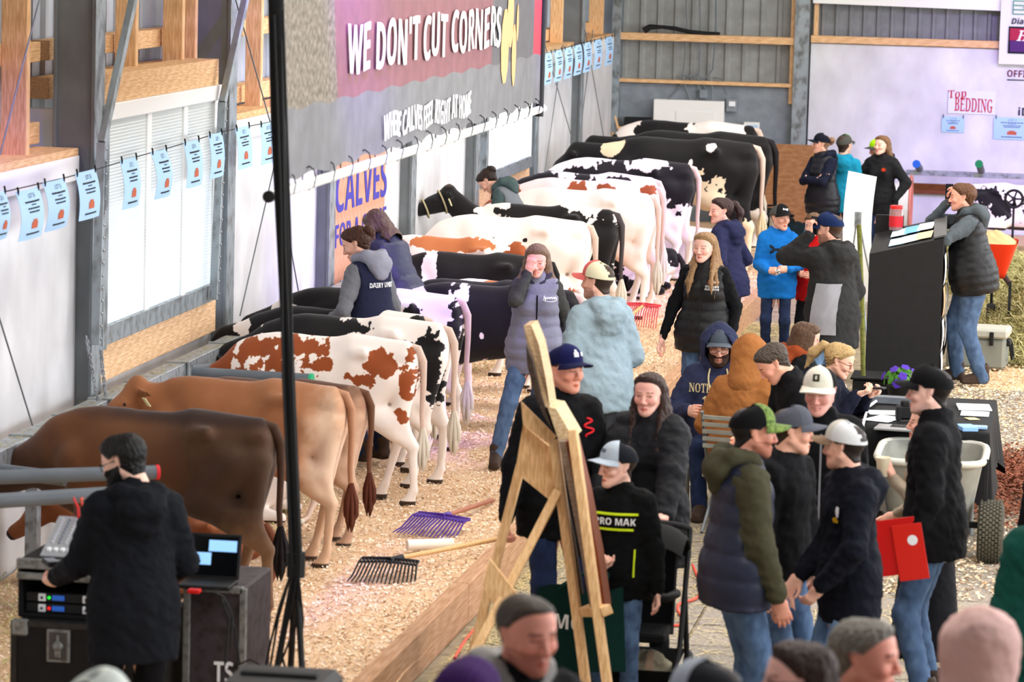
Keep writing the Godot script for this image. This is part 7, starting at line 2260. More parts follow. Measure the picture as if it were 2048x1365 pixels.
	place("person in a pale pink hood and black jacket at the bottom right corner", 1965, 1208, 1.72, 176, {"sit": true, "top": black, "collar": "stand", "hood_up": true, "hood_m": cloth(Color(0.88, 0.72, 0.69)), "thick": 0.015, "style": "none", "no_eyes": true, "base": 0.75})
	bench.append(misc.last.node)
	place("person in a white cap with green trim before the road case", 196, 1334, 1.74, 150, {"sit": true, "top": black, "collar": "stand", "cap": [Color(0.9, 0.93, 0.9), Color(0.9, 0.93, 0.9), Color(0.35, 0.7, 0.55)], "hair": Color(0.2, 0.14, 0.1), "no_eyes": true, "base": 0.75})
	bench.append(misc.last.node)
	var deck := thing("spectator_platform", "plank platform that the front row of spectators sits on", "platform", Vector3(-1.8, 0, -10.2))
	for k in 12:
		st = S()
		bx(st, Vector3(0, 0.7, -2.0 + k * 0.34), Vector3(5.6, 0.06, 0.33), Basis(), 0.005)
		part("plank", st, M.wood_x, deck)
	for gx in [-2.7, -0.9, 0.9, 2.7]:
		for gz in [-1.9, 0.0, 1.7]:
			st = S()
			bar(st, Vector3(gx, 0, gz), Vector3(gx, 0.67, gz), 0.08, 0.08)
			part("post", st, M.wood, deck)
	var seat_of := ["man with the pale grey hood", "person in the purple knitted hat", "person in the dark cap", "woman with brown hair and glasses", "grey haired man facing right", "person in the pale pink hood", "person in the white and green cap"]
	for i in bench.size():
		var b: Node3D = bench[i]
		var t := thing("stool", "wooden stool under the " + seat_of[i] + " in the front row", "stool", b.position, rad_to_deg(b.rotation.y), "stools of the front row")
		st = S()
		bx(st, Vector3(0, 0.4, -0.02), Vector3(0.4, 0.04, 0.34))
		part("seat", st, M.wood_x, t)
		for g in [[-0.16, -0.15], [0.16, -0.15], [-0.16, 0.12], [0.16, 0.12]]:
			st = S()
			bar(st, Vector3(g[0], 0, g[1]), Vector3(g[0], 0.38, g[1]), 0.04, 0.04)
			part("leg", st, M.wood, t)

# ---- small things people hold
func phone(called: String, label: String, at: Vector3, yaw: float, size: Vector3):
	var o := thing(called, label, "phone", at, yaw)
	var st := S()
	bx(st, Vector3.ZERO, size, Basis(), 0.004)
	part("case", st, M.black, o)
	st = S()
	var n := size.min_axis_index()
	var off := Vector3.ZERO
	off[n] = size[n] * 0.5
	var s2 := size * 0.86
	s2[n] = 0.003
	bx(st, off, s2, Basis(), 0.001)
	part("screen", st, mat(Color(0.1, 0.12, 0.16), 0.1), o)
func cup(at: Vector3):
	var o := thing("paper_cup", "plain cream paper cup held up in front of the black jacket", "cup", at)
	var st := S()
	lathe(st, Vector3.ZERO, [[0.0, -0.05], [0.03, -0.05], [0.042, 0.055], [0.044, 0.06], [0.04, 0.058], [0.029, -0.045], [0.0, -0.045]], 20)
	part("cup_wall", st, mat(Color(0.9, 0.84, 0.72), 0.7), o)
func folder(at: Vector3, yaw: float):
	var o := thing("red_folder", "glossy red folder with white papers held at the young man's side", "folder", at, yaw)
	var b := Basis(Vector3.RIGHT, 0.2)
	var st := S()
	bx(st, Vector3(0.02, 0.02, 0.02), Vector3(0.006, 0.3, 0.24), b, 0.002)
	part("cover", st, M.red, o)
	st = S()
	bx(st, Vector3(0.012, 0.02, 0.03), Vector3(0.008, 0.29, 0.25), b, 0.002)
	part("papers", st, M.paper, o)
	st = S()
	bx(st, Vector3(0.03, 0.0, -0.06), Vector3(0.005, 0.3, 0.16), b, 0.002)
	part("brochure", st, mat(Color(0.85, 0.15, 0.1), 0.4), o)
	st = S()
	lathe(st, b * Vector3(0.034, 0.05, -0.08), [[0.0, 0.001], [0.028, 0.0]], 14, b * Basis(Vector3.BACK, -PI / 2))
	part("emblem", st, M.white_text, o)
func halter_toy(a: Vector3, b: Vector3):
	var o := thing("rope_halter", "black and white patterned halter strap in the hands of the boy in blue", "halter")
	for i in 9:
		var st := S()
		var p := a.lerp(b, i / 9.0)
		var q := a.lerp(b, (i + 1) / 9.0)
		tube(st, [p + Vector3(0, 0.012 * sin(i * 1.4), 0), q + Vector3(0, 0.012 * sin((i + 1) * 1.4), 0)], 0.011, 7)
		tube(st, [p + Vector3(0, -0.035, 0.01), q + Vector3(0, -0.035 + 0.01 * sin(i), 0.01)], 0.01, 7)
		part("strap", st, M.black if i % 2 else M.white_text, o)

# ---------------------------------------------------------------- furniture, tools and equipment
func build_props():
	rakes()
	stand()
	sound_desk()
	easel()
	stroller()
	lectern()
	sale_table()
	yard_things()
	chairs()

func rake(label: String, group: String, a: Vector3, b: Vector3, hdl: Vector3, m: Material, hm: Material, depth: float):
	# a-b: the raised back bar; tines run from it towards the viewer's side down to the bedding
	var o := thing("bedding_fork", label, "fork", Vector3.ZERO, 0, group)
	var across := (b - a).normalized()
	var fw := across.cross(Vector3.UP).normalized()
	if fw.z < 0: fw = -fw
	var st := S()
	tube(st, [a, a.lerp(b, 0.5) + Vector3(0, 0.01, 0), b], 0.011, 8)
	part("crossbar", st, m, o)
	st = S()
	tube(st, [a + fw * 0.06 - Vector3(0, 0.012, 0), a.lerp(b, 0.5) + fw * 0.06, b + fw * 0.06 - Vector3(0, 0.012, 0)], 0.008, 8)
	part("crossbar", st, m, o)
	var n := 17
	for i in n:
		st = S()
		var t := float(i) / (n - 1)
		var p := a.lerp(b, t)
		var flare := (t - 0.5) * 0.06
		var side := 0.5 + absf(t - 0.5)
		tube(st, [p, p + fw * 0.07 + Vector3(0, -0.005, 0), p + fw * depth * 0.7 + across * flare * 0.6 + Vector3(0, -0.06 * side - 0.02, 0), p + fw * depth + across * flare + Vector3(0, -(a.y - 0.05) * 0.85, 0)], [0.007, 0.007, 0.006, 0.004], 6)
		part("tine", st, m, o)
	st = S()
	var c := a.lerp(b, 0.5)
	tube(st, [c + fw * 0.03, c + (hdl - c).normalized() * 0.1], 0.022, 10)
	part("socket", st, m, o)
	st = S()
	tube(st, [c + (hdl - c).normalized() * 0.05, hdl], 0.016, 10)
	part("handle", st, hm, o)

func rakes():
	var hm := mat(Color(0.9, 0.76, 0.55), 0.6, "grain", Vector3(1, 8, 8))
	rake("purple plastic bedding fork lying on the shavings", "bedding forks", on_y(838, 1026, 0.17), on_y(940, 1040, 0.17), on_y(985, 1001, 0.12), mat(Color(0.3, 0.17, 0.55), 0.4), mat(Color(0.75, 0.5, 0.42), 0.6, "grain", Vector3(1, 8, 8)), 0.26)
	rake("black plastic bedding fork lying on the shavings nearest the curb", "bedding forks", on_y(724, 1117, 0.17), on_y(838, 1124, 0.17), on_y(993, 1079, 0.2), M.black, hm, 0.26)
	rake("red plastic bedding fork standing on its tines beside the white heifers", "bedding forks", on_y(1256, 607, 0.3), on_y(1322, 612, 0.3), on_y(1230, 655, 0.2), mat(Color(0.82, 0.2, 0.26), 0.45), hm, 0.2)
	var st := S()
	tube(st, [on_y(814, 1091, 0.11), on_y(905, 1088, 0.11)], 0.036, 18)
	tag(part("paper_roll", st, mat(Color(0.93, 0.9, 0.84), 0.8)), "white paper roll lying on the shavings between the two forks", "paper roll")

func stand():
	var z := -16.4
	var o := thing("banner_stand", "tall black stand wrapped in cables at the near end of the banner", "stand")
	var top := on_z(551, -60, z)
	var mid := on_z(573, 640, z)
	var col := on_z(592, 1130, z)
	var st := S()
	tube(st, [top, on_z(556, 250, z), mid, col], [0.04, 0.036, 0.03, 0.034], 12)
	part("pole", st, M.black_matt, o)
	st = S()
	tube(st, [col + Vector3(0, 0.06, 0), col - Vector3(0, 0.06, 0)], 0.045, 12)
	part("collar", st, M.black, o)
	var feet := [on_z(610, 1372, z + 0.2), on_z(540, 1365, z + 0.1), on_z(580, 1330, z - 0.5)]
	for f in feet:
		var d: Vector3 = f - col
		var foot: Vector3 = col + d * ((col.y - 0.02) / -d.y) * Vector3(0.8, 1, 0.8) if d.y < 0 else f
		foot.y = 0.03
		st = S()
		tube(st, [col, foot], 0.016, 8)
		part("leg", st, M.black, o)
	var wires := [[[566, 20], [582, 500], [584, 760], [600, 1130], [592, 1250], [560, 1330]], [[548, 30], [562, 420], [566, 760], [584, 1140], [556, 1240], [536, 1362]], [[562, 80], [570, 500], [586, 900], [596, 1140], [606, 1240], [600, 1340]], [[588, 1130], [560, 1210], [540, 1290], [528, 1352]], [[594, 1150], [580, 1230], [560, 1300], [575, 1352]]]
	for w in wires:
		var pts := []
		for p in w: pts.append(on_z(p[0], p[1], z + 0.06))
		st = S()
		tube(st, pts, 0.006, 6)
		part("cable", st, M.cable, o)

func sound_desk():
	var st: SurfaceTool
	var edge := mat(Color(0.55, 0.56, 0.56), 0.45, "dirt", Vector3(3, 3, 3), {"metallic": 0.5})
	# lower road case
	var a := on_z(28, 1242, -16.15)
	var b := on_z(300, 1242, -16.15)
	var top := a.y
	var o := thing("road_case", "black road case with a recessed metal latch under the sound rack", "road case", Vector3((a.x + b.x) / 2, 0, -16.50))
	var w := b.x - a.x
	st = S()
	bx(st, Vector3(0, top / 2, 0), Vector3(w, top, 0.7), Basis(), 0.012)
	part("case", st, mat(Color(0.07, 0.065, 0.065), 0.75, "dirt", Vector3(2, 2, 2)), o)
	st = S()
	for y in [top - 0.012, 0.02]:
		bx(st, Vector3(0, y, 0.352), Vector3(w, 0.03, 0.012))
	for x in [-w / 2, w / 2]:
		bx(st, Vector3(x, top / 2, 0.352), Vector3(0.03, top, 0.012))
	part("edging", st, mat(Color(0.2, 0.19, 0.18), 0.5, "dirt", Vector3(3, 3, 3), {"metallic": 0.4}), o)
	st = S()
	for x in [-w / 2 + 0.03, w / 2 - 0.03]:
		bx(st, Vector3(x, top - 0.03, 0.345), Vector3(0.08, 0.08, 0.04), Basis(), 0.02)
	part("corner", st, edge, o)
	var lp := on_z(115, 1294, -16.13) - o.position
	st = S()
	bx(st, Vector3(lp.x, lp.y, 0.355), Vector3(0.115, 0.16, 0.012), Basis(), 0.004)
	var latch := part("latch", st, edge, o)
	st = S()
	bx(st, Vector3(lp.x, lp.y, 0.36), Vector3(0.09, 0.135, 0.01), Basis(), 0.003)
	part("recess", st, mat(Color(0.3, 0.29, 0.28), 0.5, "", Vector3.ONE, {"metallic": 0.5}), latch)
	st = S()
	lathe(st, Vector3(lp.x, lp.y, 0.365), [[0.0, 0.014], [0.022, 0.012], [0.026, 0.0]], 14, Basis(Vector3.RIGHT, PI / 2))
	bx(st, Vector3(lp.x, lp.y - 0.035, 0.368), Vector3(0.03, 0.04, 0.01))
	bx(st, Vector3(lp.x, lp.y + 0.03, 0.368), Vector3(0.012, 0.05, 0.01))
	part("turn_knob", st, edge, latch)
	# rack case with two receivers
	a = on_z(62, 1150, -16.25)
	var c := on_z(45, 1112, -16.30)
	var h := c.y + 0.0 - top
	o = thing("rack_case", "rack case with silver edges holding two wireless receivers", "rack case", Vector3(-5.28 + 0.0, top, -16.50))
	var cx := (on_z(40, 1150, -16.25).x + on_z(260, 1150, -16.25).x) / 2
	o.position.x = cx
	w = on_z(260, 1150, -16.25).x - on_z(40, 1150, -16.25).x
	st = S()
	bx(st, Vector3(0, h - 0.02, -0.02), Vector3(w, 0.04, 0.6), Basis(), 0.01)
	bx(st, Vector3(-w / 2 + 0.01, h / 2, -0.02), Vector3(0.02, h - 0.02, 0.6))
	bx(st, Vector3(w / 2 - 0.01, h / 2, -0.02), Vector3(0.02, h - 0.02, 0.6))
	bx(st, Vector3(0, h / 2, -0.2), Vector3(w - 0.02, h - 0.03, 0.1))
	bx(st, Vector3(0, 0.012, -0.02), Vector3(w, 0.02, 0.58))
	part("case", st, M.black_matt, o)
	st = S()
	bx(st, Vector3(0, h - 0.02, 0.285), Vector3(w + 0.01, 0.05, 0.03), Basis(), 0.006)
	bx(st, Vector3(0, h - 0.08, 0.285), Vector3(w + 0.01, 0.035, 0.025), Basis(), 0.006)
	part("edging", st, edge, o)
	for i in 2:
		st = S()
		bx(st, Vector3(0, 0.05 + i * 0.052, 0.1), Vector3(w - 0.06, 0.045, 0.3), Basis(), 0.003)
		var rc := part("receiver", st, M.black, o)
		for x in [-0.16, 0.06]:
			st = S()
			bx(st, Vector3(x, 0.05 + i * 0.052, 0.255), Vector3(0.035, 0.036, 0.012), Basis(), 0.002)
			part("face_plate", st, M.paper, rc)
			st = S()
			bx(st, Vector3(x, 0.05 + i * 0.052, 0.263), Vector3(0.012, 0.012, 0.008), Basis(), 0.002)
			part("button", st, M.black, rc)
			st = S()
			bx(st, Vector3(x + 0.035, 0.05 + i * 0.052, 0.256), Vector3(0.012, 0.012, 0.006), Basis(), 0.002)
			part("indicator_light", st, glow(Color(0.1, 0.9, 0.2) if (x < 0) == (i == 1) else Color(0.9, 0.1, 0.12), 1.5), rc)
		st = S()
		bx(st, Vector3(-0.08, 0.05 + i * 0.052, 0.254), Vector3(0.06, 0.024, 0.006), Basis(), 0.002)
		part("display", st, glow(Color(0.12, 0.3, 0.6), 0.7), rc)
	# mixer
	var mx := thing("audio_mixer", "grey audio mixer with rows of knobs and white faders on the rack case", "mixer", Vector3(cx + 0.01, top + h + 0.06, -16.48))
	var tilt := Basis(Vector3.RIGHT, 0.42)
	mx.basis = tilt
	st = S()
	bx(st, Vector3(0, -0.03, 0), Vector3(0.42, 0.07, 0.36), Basis(), 0.008)
	part("case", st, M.black, mx)
	st = S()
	bx(st, Vector3(0, 0.01, 0), Vector3(0.41, 0.014, 0.35), Basis(), 0.003)
	part("panel", st, mat(Color(0.62, 0.63, 0.65), 0.5), mx)
	var kn := S()
	for i in 11:
		kn = S()
		for j in 8: lathe(kn, Vector3(-0.17 + i * 0.034, 0.016, -0.13 + j * 0.028), [[0.0, 0.016], [0.006, 0.015], [0.008, 0.0]], 8)
		part("knob_strip", kn, mat([Color(0.75, 0.75, 0.78), Color(0.5, 0.52, 0.56)][i % 2], 0.5), mx)
		st = S()
		bx(st, Vector3(-0.17 + i * 0.034, 0.022, 0.13), Vector3(0.022, 0.02, 0.026), Basis(), 0.006)
		part("fader", st, M.paper if i < 8 else mat(Color(0.15, 0.3, 0.75), 0.5), mx)
		if i < 7:
			st = S()
			var p := Vector3(-0.1 + i * 0.026, 0.02, -0.16)
			tube(st, [p, p + Vector3(0, 0.05, -0.01), p + Vector3(0.01 * i - 0.03, 0.08, -0.05), p + Vector3(0.02 * i - 0.06, 0.02, -0.14)], [0.009, 0.008, 0.005, 0.005], 8)
			part("plug", st, mat([Color(0.85, 0.2, 0.2), Color(0.85, 0.3, 0.2), Color(0.9, 0.8, 0.2), Color(0.2, 0.75, 0.25), Color(0.8, 0.8, 0.82), Color(0.2, 0.7, 0.3), Color(0.1, 0.1, 0.1)][i], 0.5), mx)
	# right road case and laptop
	a = on_z(372, 1196, -16.25)
	b = on_z(470, 1196, -16.25)
	o = thing("road_case", "scuffed grey road case with white stencil letters behind the sound person", "road case", Vector3((a.x + b.x) / 2 - 0.05, 0, -16.85), 0)
	st = S()
	bx(st, Vector3(0, a.y / 2, 0), Vector3(0.28, a.y, 0.6), Basis(), 0.012)
	part("case", st, mat(Color(0.25, 0.22, 0.24), 0.7, "dirt", Vector3(2, 2, 2)), o)
	st = S()
	for x in [-0.14, 0.14]:
		bx(st, Vector3(x, a.y / 2, 0.3), Vector3(0.035, a.y, 0.03))
	bx(st, Vector3(0, a.y - 0.01, 0.3), Vector3(0.28, 0.035, 0.03))
	part("edging", st, edge, o)
	var ay := a.y
	lettering("TS", "Droid Sans", 0.14, func(p): return Vector3(p.x + 0.05, ay - 0.42 + p.y, 0.303), 0.7, 700, "lettering", M.white_text, o)
	var lt := thing("laptop", "open black laptop with a bright window on its screen on the grey road case", "laptop", Vector3(o.position.x - 0.04, a.y + 0.012, -16.55), 0)
	st = S()
	bx(st, Vector3(0, 0, 0), Vector3(0.26, 0.02, 0.2), Basis(), 0.004)
	part("base", st, M.black, lt)
	st = S()
	var lb := Basis(Vector3.RIGHT, -0.25)
	bx(st, Vector3(0, 0.115, -0.135), Vector3(0.26, 0.22, 0.012), lb, 0.004)
	part("lid", st, M.black, lt)
	st = S()
	bx(st, Vector3(0, 0.115, -0.135) + lb * Vector3(0, 0, 0.007), Vector3(0.24, 0.19, 0.002), lb, 0.0005)
	var scr := part("screen", st, mat(Color(0.02, 0.03, 0.04), 0.2), lt)
	st = S()
	bx(st, Vector3(0, 0.115, -0.135) + lb * Vector3(0.04, 0.05, 0.009), Vector3(0.14, 0.055, 0.002), lb, 0.0005)
	bx(st, Vector3(0, 0.115, -0.135) + lb * Vector3(-0.06, -0.015, 0.009), Vector3(0.09, 0.06, 0.002), lb, 0.0005)
	part("lit_window", st, glow(Color(0.55, 0.75, 0.95), 0.8), scr)
	st = S()
	bx(st, Vector3(o.position.x - 0.06, a.y + 0.01, -16.37), Vector3(0.06, 0.02, 0.05))
	tag(part("red_tag", st, M.red), "small red tag lying in front of the laptop", "tag")
	for i in 4:
		var pts := []
		for p in [[[430, 1180], [452, 1210], [470, 1260], [480, 1330]], [[440, 1190], [458, 1240], [450, 1330]], [[425, 1185], [447, 1195], [465, 1230], [462, 1300]], [[455, 1340], [500, 1320], [520, 1330], [540, 1360]]][i]: pts.append(on_z(p[0], p[1], -16.05 + i * 0.05))
		st = S()
		tube(st, pts, 0.005, 6)
		part("cable", st, M.cable, o, Transform3D(Basis(), -o.position))
	# dark case top in front of the camera's bottom edge
	a = on_z(560, 1352, -13.0)
	o = thing("speaker_case", "dark rounded case top just showing at the bottom edge, left of the curb", "case", Vector3(a.x, 0, -13.0))
	st = S()
	bx(st, Vector3(0, a.y / 2, 0), Vector3(0.42, a.y, 0.4), Basis(), 0.03)
	part("case", st, M.black, o)
	st = S()
	bx(st, Vector3(0, a.y + 0.006, 0), Vector3(0.3, 0.02, 0.06), Basis(), 0.008)
	part("handle", st, M.rubber, o)
	# hay tuft by the rack
	# stools hold nothing else here

func easel():
	var o := thing("easel", "raw lumber easel with plywood gussets standing on the aisle", "easel")
	var Z := -17.6
	var put_bar := func(called: String, a: Vector3, b: Vector3, w: float, d: float, m: Material):
		var st := S()
		bar(st, a, b, w, d, Vector3.BACK, 0.004)
		part(called, st, m, o)
	var foot := func(px: float, py: float, z: float, top: Vector3) -> Vector3:
		var p := on_z(px, py, z)
		var d := (p - top)
		return top + d * (top.y - 0.02) / maxf(0.1, -d.y)
	var t1 := on_z(1042, 930, Z - 0.35)
	var t2 := on_z(1112, 985, Z + 0.15)
	put_bar.call("leg", t1, foot.call(945, 1310, Z - 0.1, t1), 0.045, 0.07, M.easel)
	put_bar.call("leg", on_z(1115, 985, Z + 0.1), foot.call(975, 1255, Z + 0.5, on_z(1115, 985, Z + 0.1)), 0.045, 0.07, M.easel)
	var t3 := on_z(1108, 880, Z)
	var t4 := on_z(1145, 860, Z + 0.25)
	put_bar.call("leg", t3, foot.call(1168, 1340, Z + 0.1, t3), 0.045, 0.075, M.easel)
	put_bar.call("leg", t4, foot.call(1214, 1365, Z + 0.35, t4), 0.045, 0.075, M.easel)
	# gusset boards
	var plate := func(pts: Array, z: float):
		var st := S()
		var n := Vector3(0, 0, 1)
		var q := []
		for p in pts: q.append(on_z(p[0], p[1], z))
		for s in [0.0, -0.03]:
			quad(st, q[0] + n * s, q[1] + n * s, q[2] + n * s, q[3] + n * s, n if s == 0.0 else -n)
		var c: Vector3 = (q[0] + q[2]) / 2
		for i in 4:
			var j := (i + 1) % 4
			quad(st, q[i], q[j], q[j] - n * 0.03, q[i] - n * 0.03, (q[i] + q[j]) / 2 - c)
		part("gusset", st, M.easel, o)
	plate.call([[1042, 805], [1112, 875], [1098, 890], [1046, 850]], Z + 0.02)
	plate.call([[1046, 850], [1112, 905], [1108, 1008], [1030, 945]], Z - 0.05)
	plate.call([[978, 1118], [1042, 1200], [1010, 1245], [966, 1175]], Z + 0.45)
	put_bar.call("shelf", on_z(1170, 1222, Z + 0.1), on_z(1214, 1222, Z + 0.35), 0.05, 0.06, M.easel)
	# the slab on it
	var s := thing("wood_slab_plaque", "thick live-edge wooden slab with bark resting on the easel", "plaque")
	var slab := func(called: String, pts: Array, z: float, th: Vector3, m: Material):
		# an outline of the face, carried back by th
		var st := S()
		var q := []
		var c := Vector3.ZERO
		for p in pts: 
			q.append(on_z(p[0], p[1], z + p[2]))
			c += q[-1] / pts.size()
		for i in pts.size():
			var j := (i + 1) % pts.size()
			tri(st, c, q[i], q[j], -th)
			tri(st, c + th, q[i] + th, q[j] + th, th)
			quad(st, q[i], q[j], q[j] + th, q[i] + th, (q[i] + q[j]) / 2 - c)
		part(called, st, m, s)
	var dark := mat(Color(0.34, 0.27, 0.22), 0.8, "streak", Vector3(4, 2, 4))
	slab.call("slab_edge", [[1047, 652, -0.1], [1062, 650, -0.1], [1078, 690, -0.05], [1092, 760, 0], [1100, 815, 0.0], [1082, 815, 0], [1070, 760, -0.05], [1058, 710, -0.1]], Z + 0.1, Vector3(0.0, 0, -0.22), mat(Color(0.86, 0.76, 0.62), 0.75, "grain", Vector3(4, 8, 4)))
	slab.call("slab_face", [[1052, 690, 0], [1064, 720, 0], [1080, 790, 0], [1105, 860, 0], [1112, 872, 0], [1086, 830, 0], [1066, 780, 0], [1054, 730, 0]], Z + 0.13, Vector3(0, 0, -0.05), dark)
	slab.call("slab_edge", [[1095, 815, 0], [1112, 818, 0], [1147, 878, 0], [1118, 884, 0]], Z + 0.12, Vector3(0.0, 0, -0.3), mat(Color(0.9, 0.82, 0.68), 0.75, "grain", Vector3(4, 8, 4)))
	slab.call("bark_edge", [[1128, 884, 0], [1147, 882, 0], [1172, 985, 0], [1196, 1110, 0], [1212, 1222, 0], [1190, 1226, 0], [1172, 1110, 0], [1148, 985, 0]], Z + 0.2, Vector3(0.0, 0, -0.2), M.bark)
	slab.call("slab_edge", [[1118, 884, 0], [1130, 884, 0], [1150, 985, 0], [1174, 1110, 0], [1192, 1226, 0], [1182, 1228, 0], [1162, 1110, 0], [1138, 985, 0]], Z + 0.22, Vector3(0.0, 0, -0.25), mat(Color(0.62, 0.55, 0.5), 0.75, "grain", Vector3(4, 8, 4)))
	slab.call("slab_face", [[1108, 975, 0], [1128, 975, 0], [1148, 1080, 0], [1165, 1190, 0], [1150, 1195, 0], [1128, 1090, 0]], Z - 0.05, Vector3(0, 0, -0.05), dark)

func stroller():
	var l: Vector3 = misc.pusher[0]
	var r: Vector3 = misc.pusher[1]
	var o := thing("stroller", "black stroller with a mesh basket pushed by the woman in the padded coat", "stroller", Vector3((l.x + r.x) / 2 + 0.12, 0, l.z + 0.1))
	var hy: float = l.y
	var st := S()
	var arc := []
	for i in 13:
		var a := PI * i / 12.0
		arc.append(Vector3(-cos(a) * 0.24, hy - 0.03 + sin(a) * 0.035, -0.1 + sin(a) * 0.02))
	tube(st, arc, 0.017, 10)
	part("handlebar", st, M.rubber, o)
	for x in [-0.24, 0.24]:
		st = S()
		tube(st, [Vector3(x, hy - 0.03, -0.1), Vector3(x, 0.62, 0.06), Vector3(x, 0.36, 0.22), Vector3(x * 0.9, 0.13, 0.48)], 0.015, 8)
		tube(st, [Vector3(x, 0.62, 0.06), Vector3(x, 0.4, -0.05), Vector3(x, 0.15, -0.2)], 0.015, 8)
		part("frame_tube", st, M.black, o)
		for z in [0.5, -0.22]:
			st = S()
			var ring := []
			for i in 21: ring.append(Vector3(x, 0.125 + sin(TAU * i / 20.0) * 0.1, z + cos(TAU * i / 20.0) * 0.1))
			tube(st, ring, 0.022, 10, false)
			var wh := part("wheel", st, M.rubber, o)
			st = S()
			tube(st, [Vector3(x - 0.02, 0.125, z), Vector3(x + 0.02, 0.125, z)], 0.035, 12)
			for k in 6: tube(st, [Vector3(x, 0.125, z), Vector3(x, 0.125 + sin(TAU * k / 6.0) * 0.09, z + cos(TAU * k / 6.0) * 0.09)], 0.008, 5)
			part("hub", st, M.black, wh)
	# canopy, seat and back
	st = S()
	sheet(st, func(u: float, v: float):
		var a := lerpf(-1.2, 0.75, v)
		var x := (u - 0.5) * 0.5
		return Vector3(x, 0.7 + 0.3 * cos(a) * (1.0 - pow(absf(u - 0.5) * 2.0, 4.0) * 0.25), 0.2 + 0.3 * sin(a)), 10, 12, 0.012)
	part("canopy", st, M.black_matt, o)
	st = S()
	sheet(st, func(u: float, v: float): return Vector3((u - 0.5) * 0.36, lerpf(0.4, 0.85, v), lerpf(0.12, 0.0, v) - 0.04 * cos((u - 0.5) * 3.0)), 8, 6, 0.03)
	part("backrest", st, M.black_matt, o)
	st = S()
	bx(st, Vector3(0, 0.43, 0.26), Vector3(0.36, 0.05, 0.32), Basis(), 0.02)
	part("seat", st, M.black_matt, o)
	st = S()
	tube(st, [Vector3(-0.2, 0.62, 0.1), Vector3(-0.18, 0.64, 0.34), Vector3(0.18, 0.64, 0.34), Vector3(0.2, 0.62, 0.1)], 0.025, 10)
	part("bumper_bar", st, M.black, o)
	st = S()
	sheet(st, func(u: float, v: float):
		var e := maxf(absf(u - 0.5), absf(v - 0.5)) * 2.0
		return Vector3((u - 0.5) * 0.46, 0.13 + 0.13 * pow(e, 5.0), 0.12 + (v - 0.5) * 0.62), 16, 16, 0.006)
	part("basket", st, M.black_matt, o)
	# bag in the basket
	var bag := thing("diaper_bag", "beige canvas bag with tan straps in the stroller basket", "bag", o.position + Vector3(0.0, 0.15, 0.22))
	var F := Field.new(Vector3(-0.22, -0.02, -0.15), Vector3(0.22, 0.22, 0.15), 0.011)
	F.bone(Vector3(-0.13, 0.08, 0), Vector3(0.13, 0.08, 0), 0.075, 0.07, 0.02)
	F.bone(Vector3(-0.11, 0.13, -0.02), Vector3(0.1, 0.13, -0.02), 0.045, 0.045, 0.04)
	F.cut(Vector3.ZERO, Vector3.DOWN)
	put("pouch", garment(F, 0.012, 0.0, Vector3.UP, Vector3.ZERO, 8.0), cloth(Color(0.74, 0.7, 0.6)), bag)
	for x in [-0.075, 0.09]:
		st = S()
		sheet(st, func(u: float, v: float): 
			var a: float = lerpf(-0.2, 2.4, v)
			return Vector3(x + (u - 0.5) * 0.04, 0.085 + sin(a) * 0.09, cos(a) * 0.085), 2, 12, 0.005)
		part("strap", st, cloth(Color(0.82, 0.68, 0.56)), bag)
	# green carrier bag in the boy's hand
	var hnd: Vector3 = misc.bag_hand
	var gb := thing("carrier_bag", "large dark green carrier bag with white lettering hanging from the boy's hand", "bag", Vector3(hnd.x - 0.1, hnd.y, hnd.z + 0.04), 8)
	st = S()
	var bw := func(u: float, v: float, s: float) -> Vector3: return Vector3((u - 0.5) * (0.44 + 0.05 * v), -0.13 - v * 0.42 + 0.02 * sin(u * 7.0) * (1 - v), s * (0.02 + 0.05 * sin(u * PI) * v) + 0.012 * sin(u * 11.0 + v * 3.0))
	sheet(st, func(u: float, v: float): return bw.call(u, v, 1.0), 14, 10, 0.004)
	sheet(st, func(u: float, v: float): return bw.call(1.0 - u, v, -1.0), 14, 10, 0.004)
	sheet(st, func(u: float, v: float): return bw.call(u, 1.0, 1.0).lerp(bw.call(u, 1.0, -1.0), v), 14, 2, 0.004)
	part("bag_wall", st, cloth(Color(0.06, 0.2, 0.18)), gb)
	st = S()
	for s in [1.0, -1.0]:
		tube(st, [Vector3(-0.12, -0.13, 0.03 * s), Vector3(0.02, -0.04, 0.015 * s), Vector3(0.1, 0.0, 0), Vector3(0.14, -0.05, 0.015 * s), Vector3(0.12, -0.13, 0.03 * s)], 0.008, 6)
	part("handle", st, cloth(Color(0.08, 0.24, 0.21)), gb)
	lettering("MC", "Droid Sans", 0.1, func(p): return bw.call(0.36 + p.x / 0.46, 0.42 - p.y / 0.42, 1.0) + Vector3(0, 0, 0.012), 1.0, 700, "lettering", M.white_text, gb, true)
	# orange cord on the aisle
	st = S()
	var pts := []
	for p in [[1385, 1130], [1398, 1165], [1396, 1195], [1360, 1208], [1356, 1222], [1368, 1242], [1352, 1252], [1300, 1250], [1200, 1262], [1100, 1240], [1010, 1228], [965, 1245], [930, 1282], [905, 1325]]: pts.append(on_y(p[0], p[1], 0.035))
	var sm := []
	for i in pts.size() - 1:
		for k in 4:
			var t := k / 4.0
			sm.append(pts[i].cubic_interpolate(pts[i + 1], pts[maxi(0, i - 1)], pts[mini(pts.size() - 1, i + 2)], t))
	tube(st, sm, 0.009, 6)
	tag(part("extension_cord", st, mat(Color(0.85, 0.3, 0.2), 0.5)), "orange extension cord winding over the pavers under the stroller", "cord")

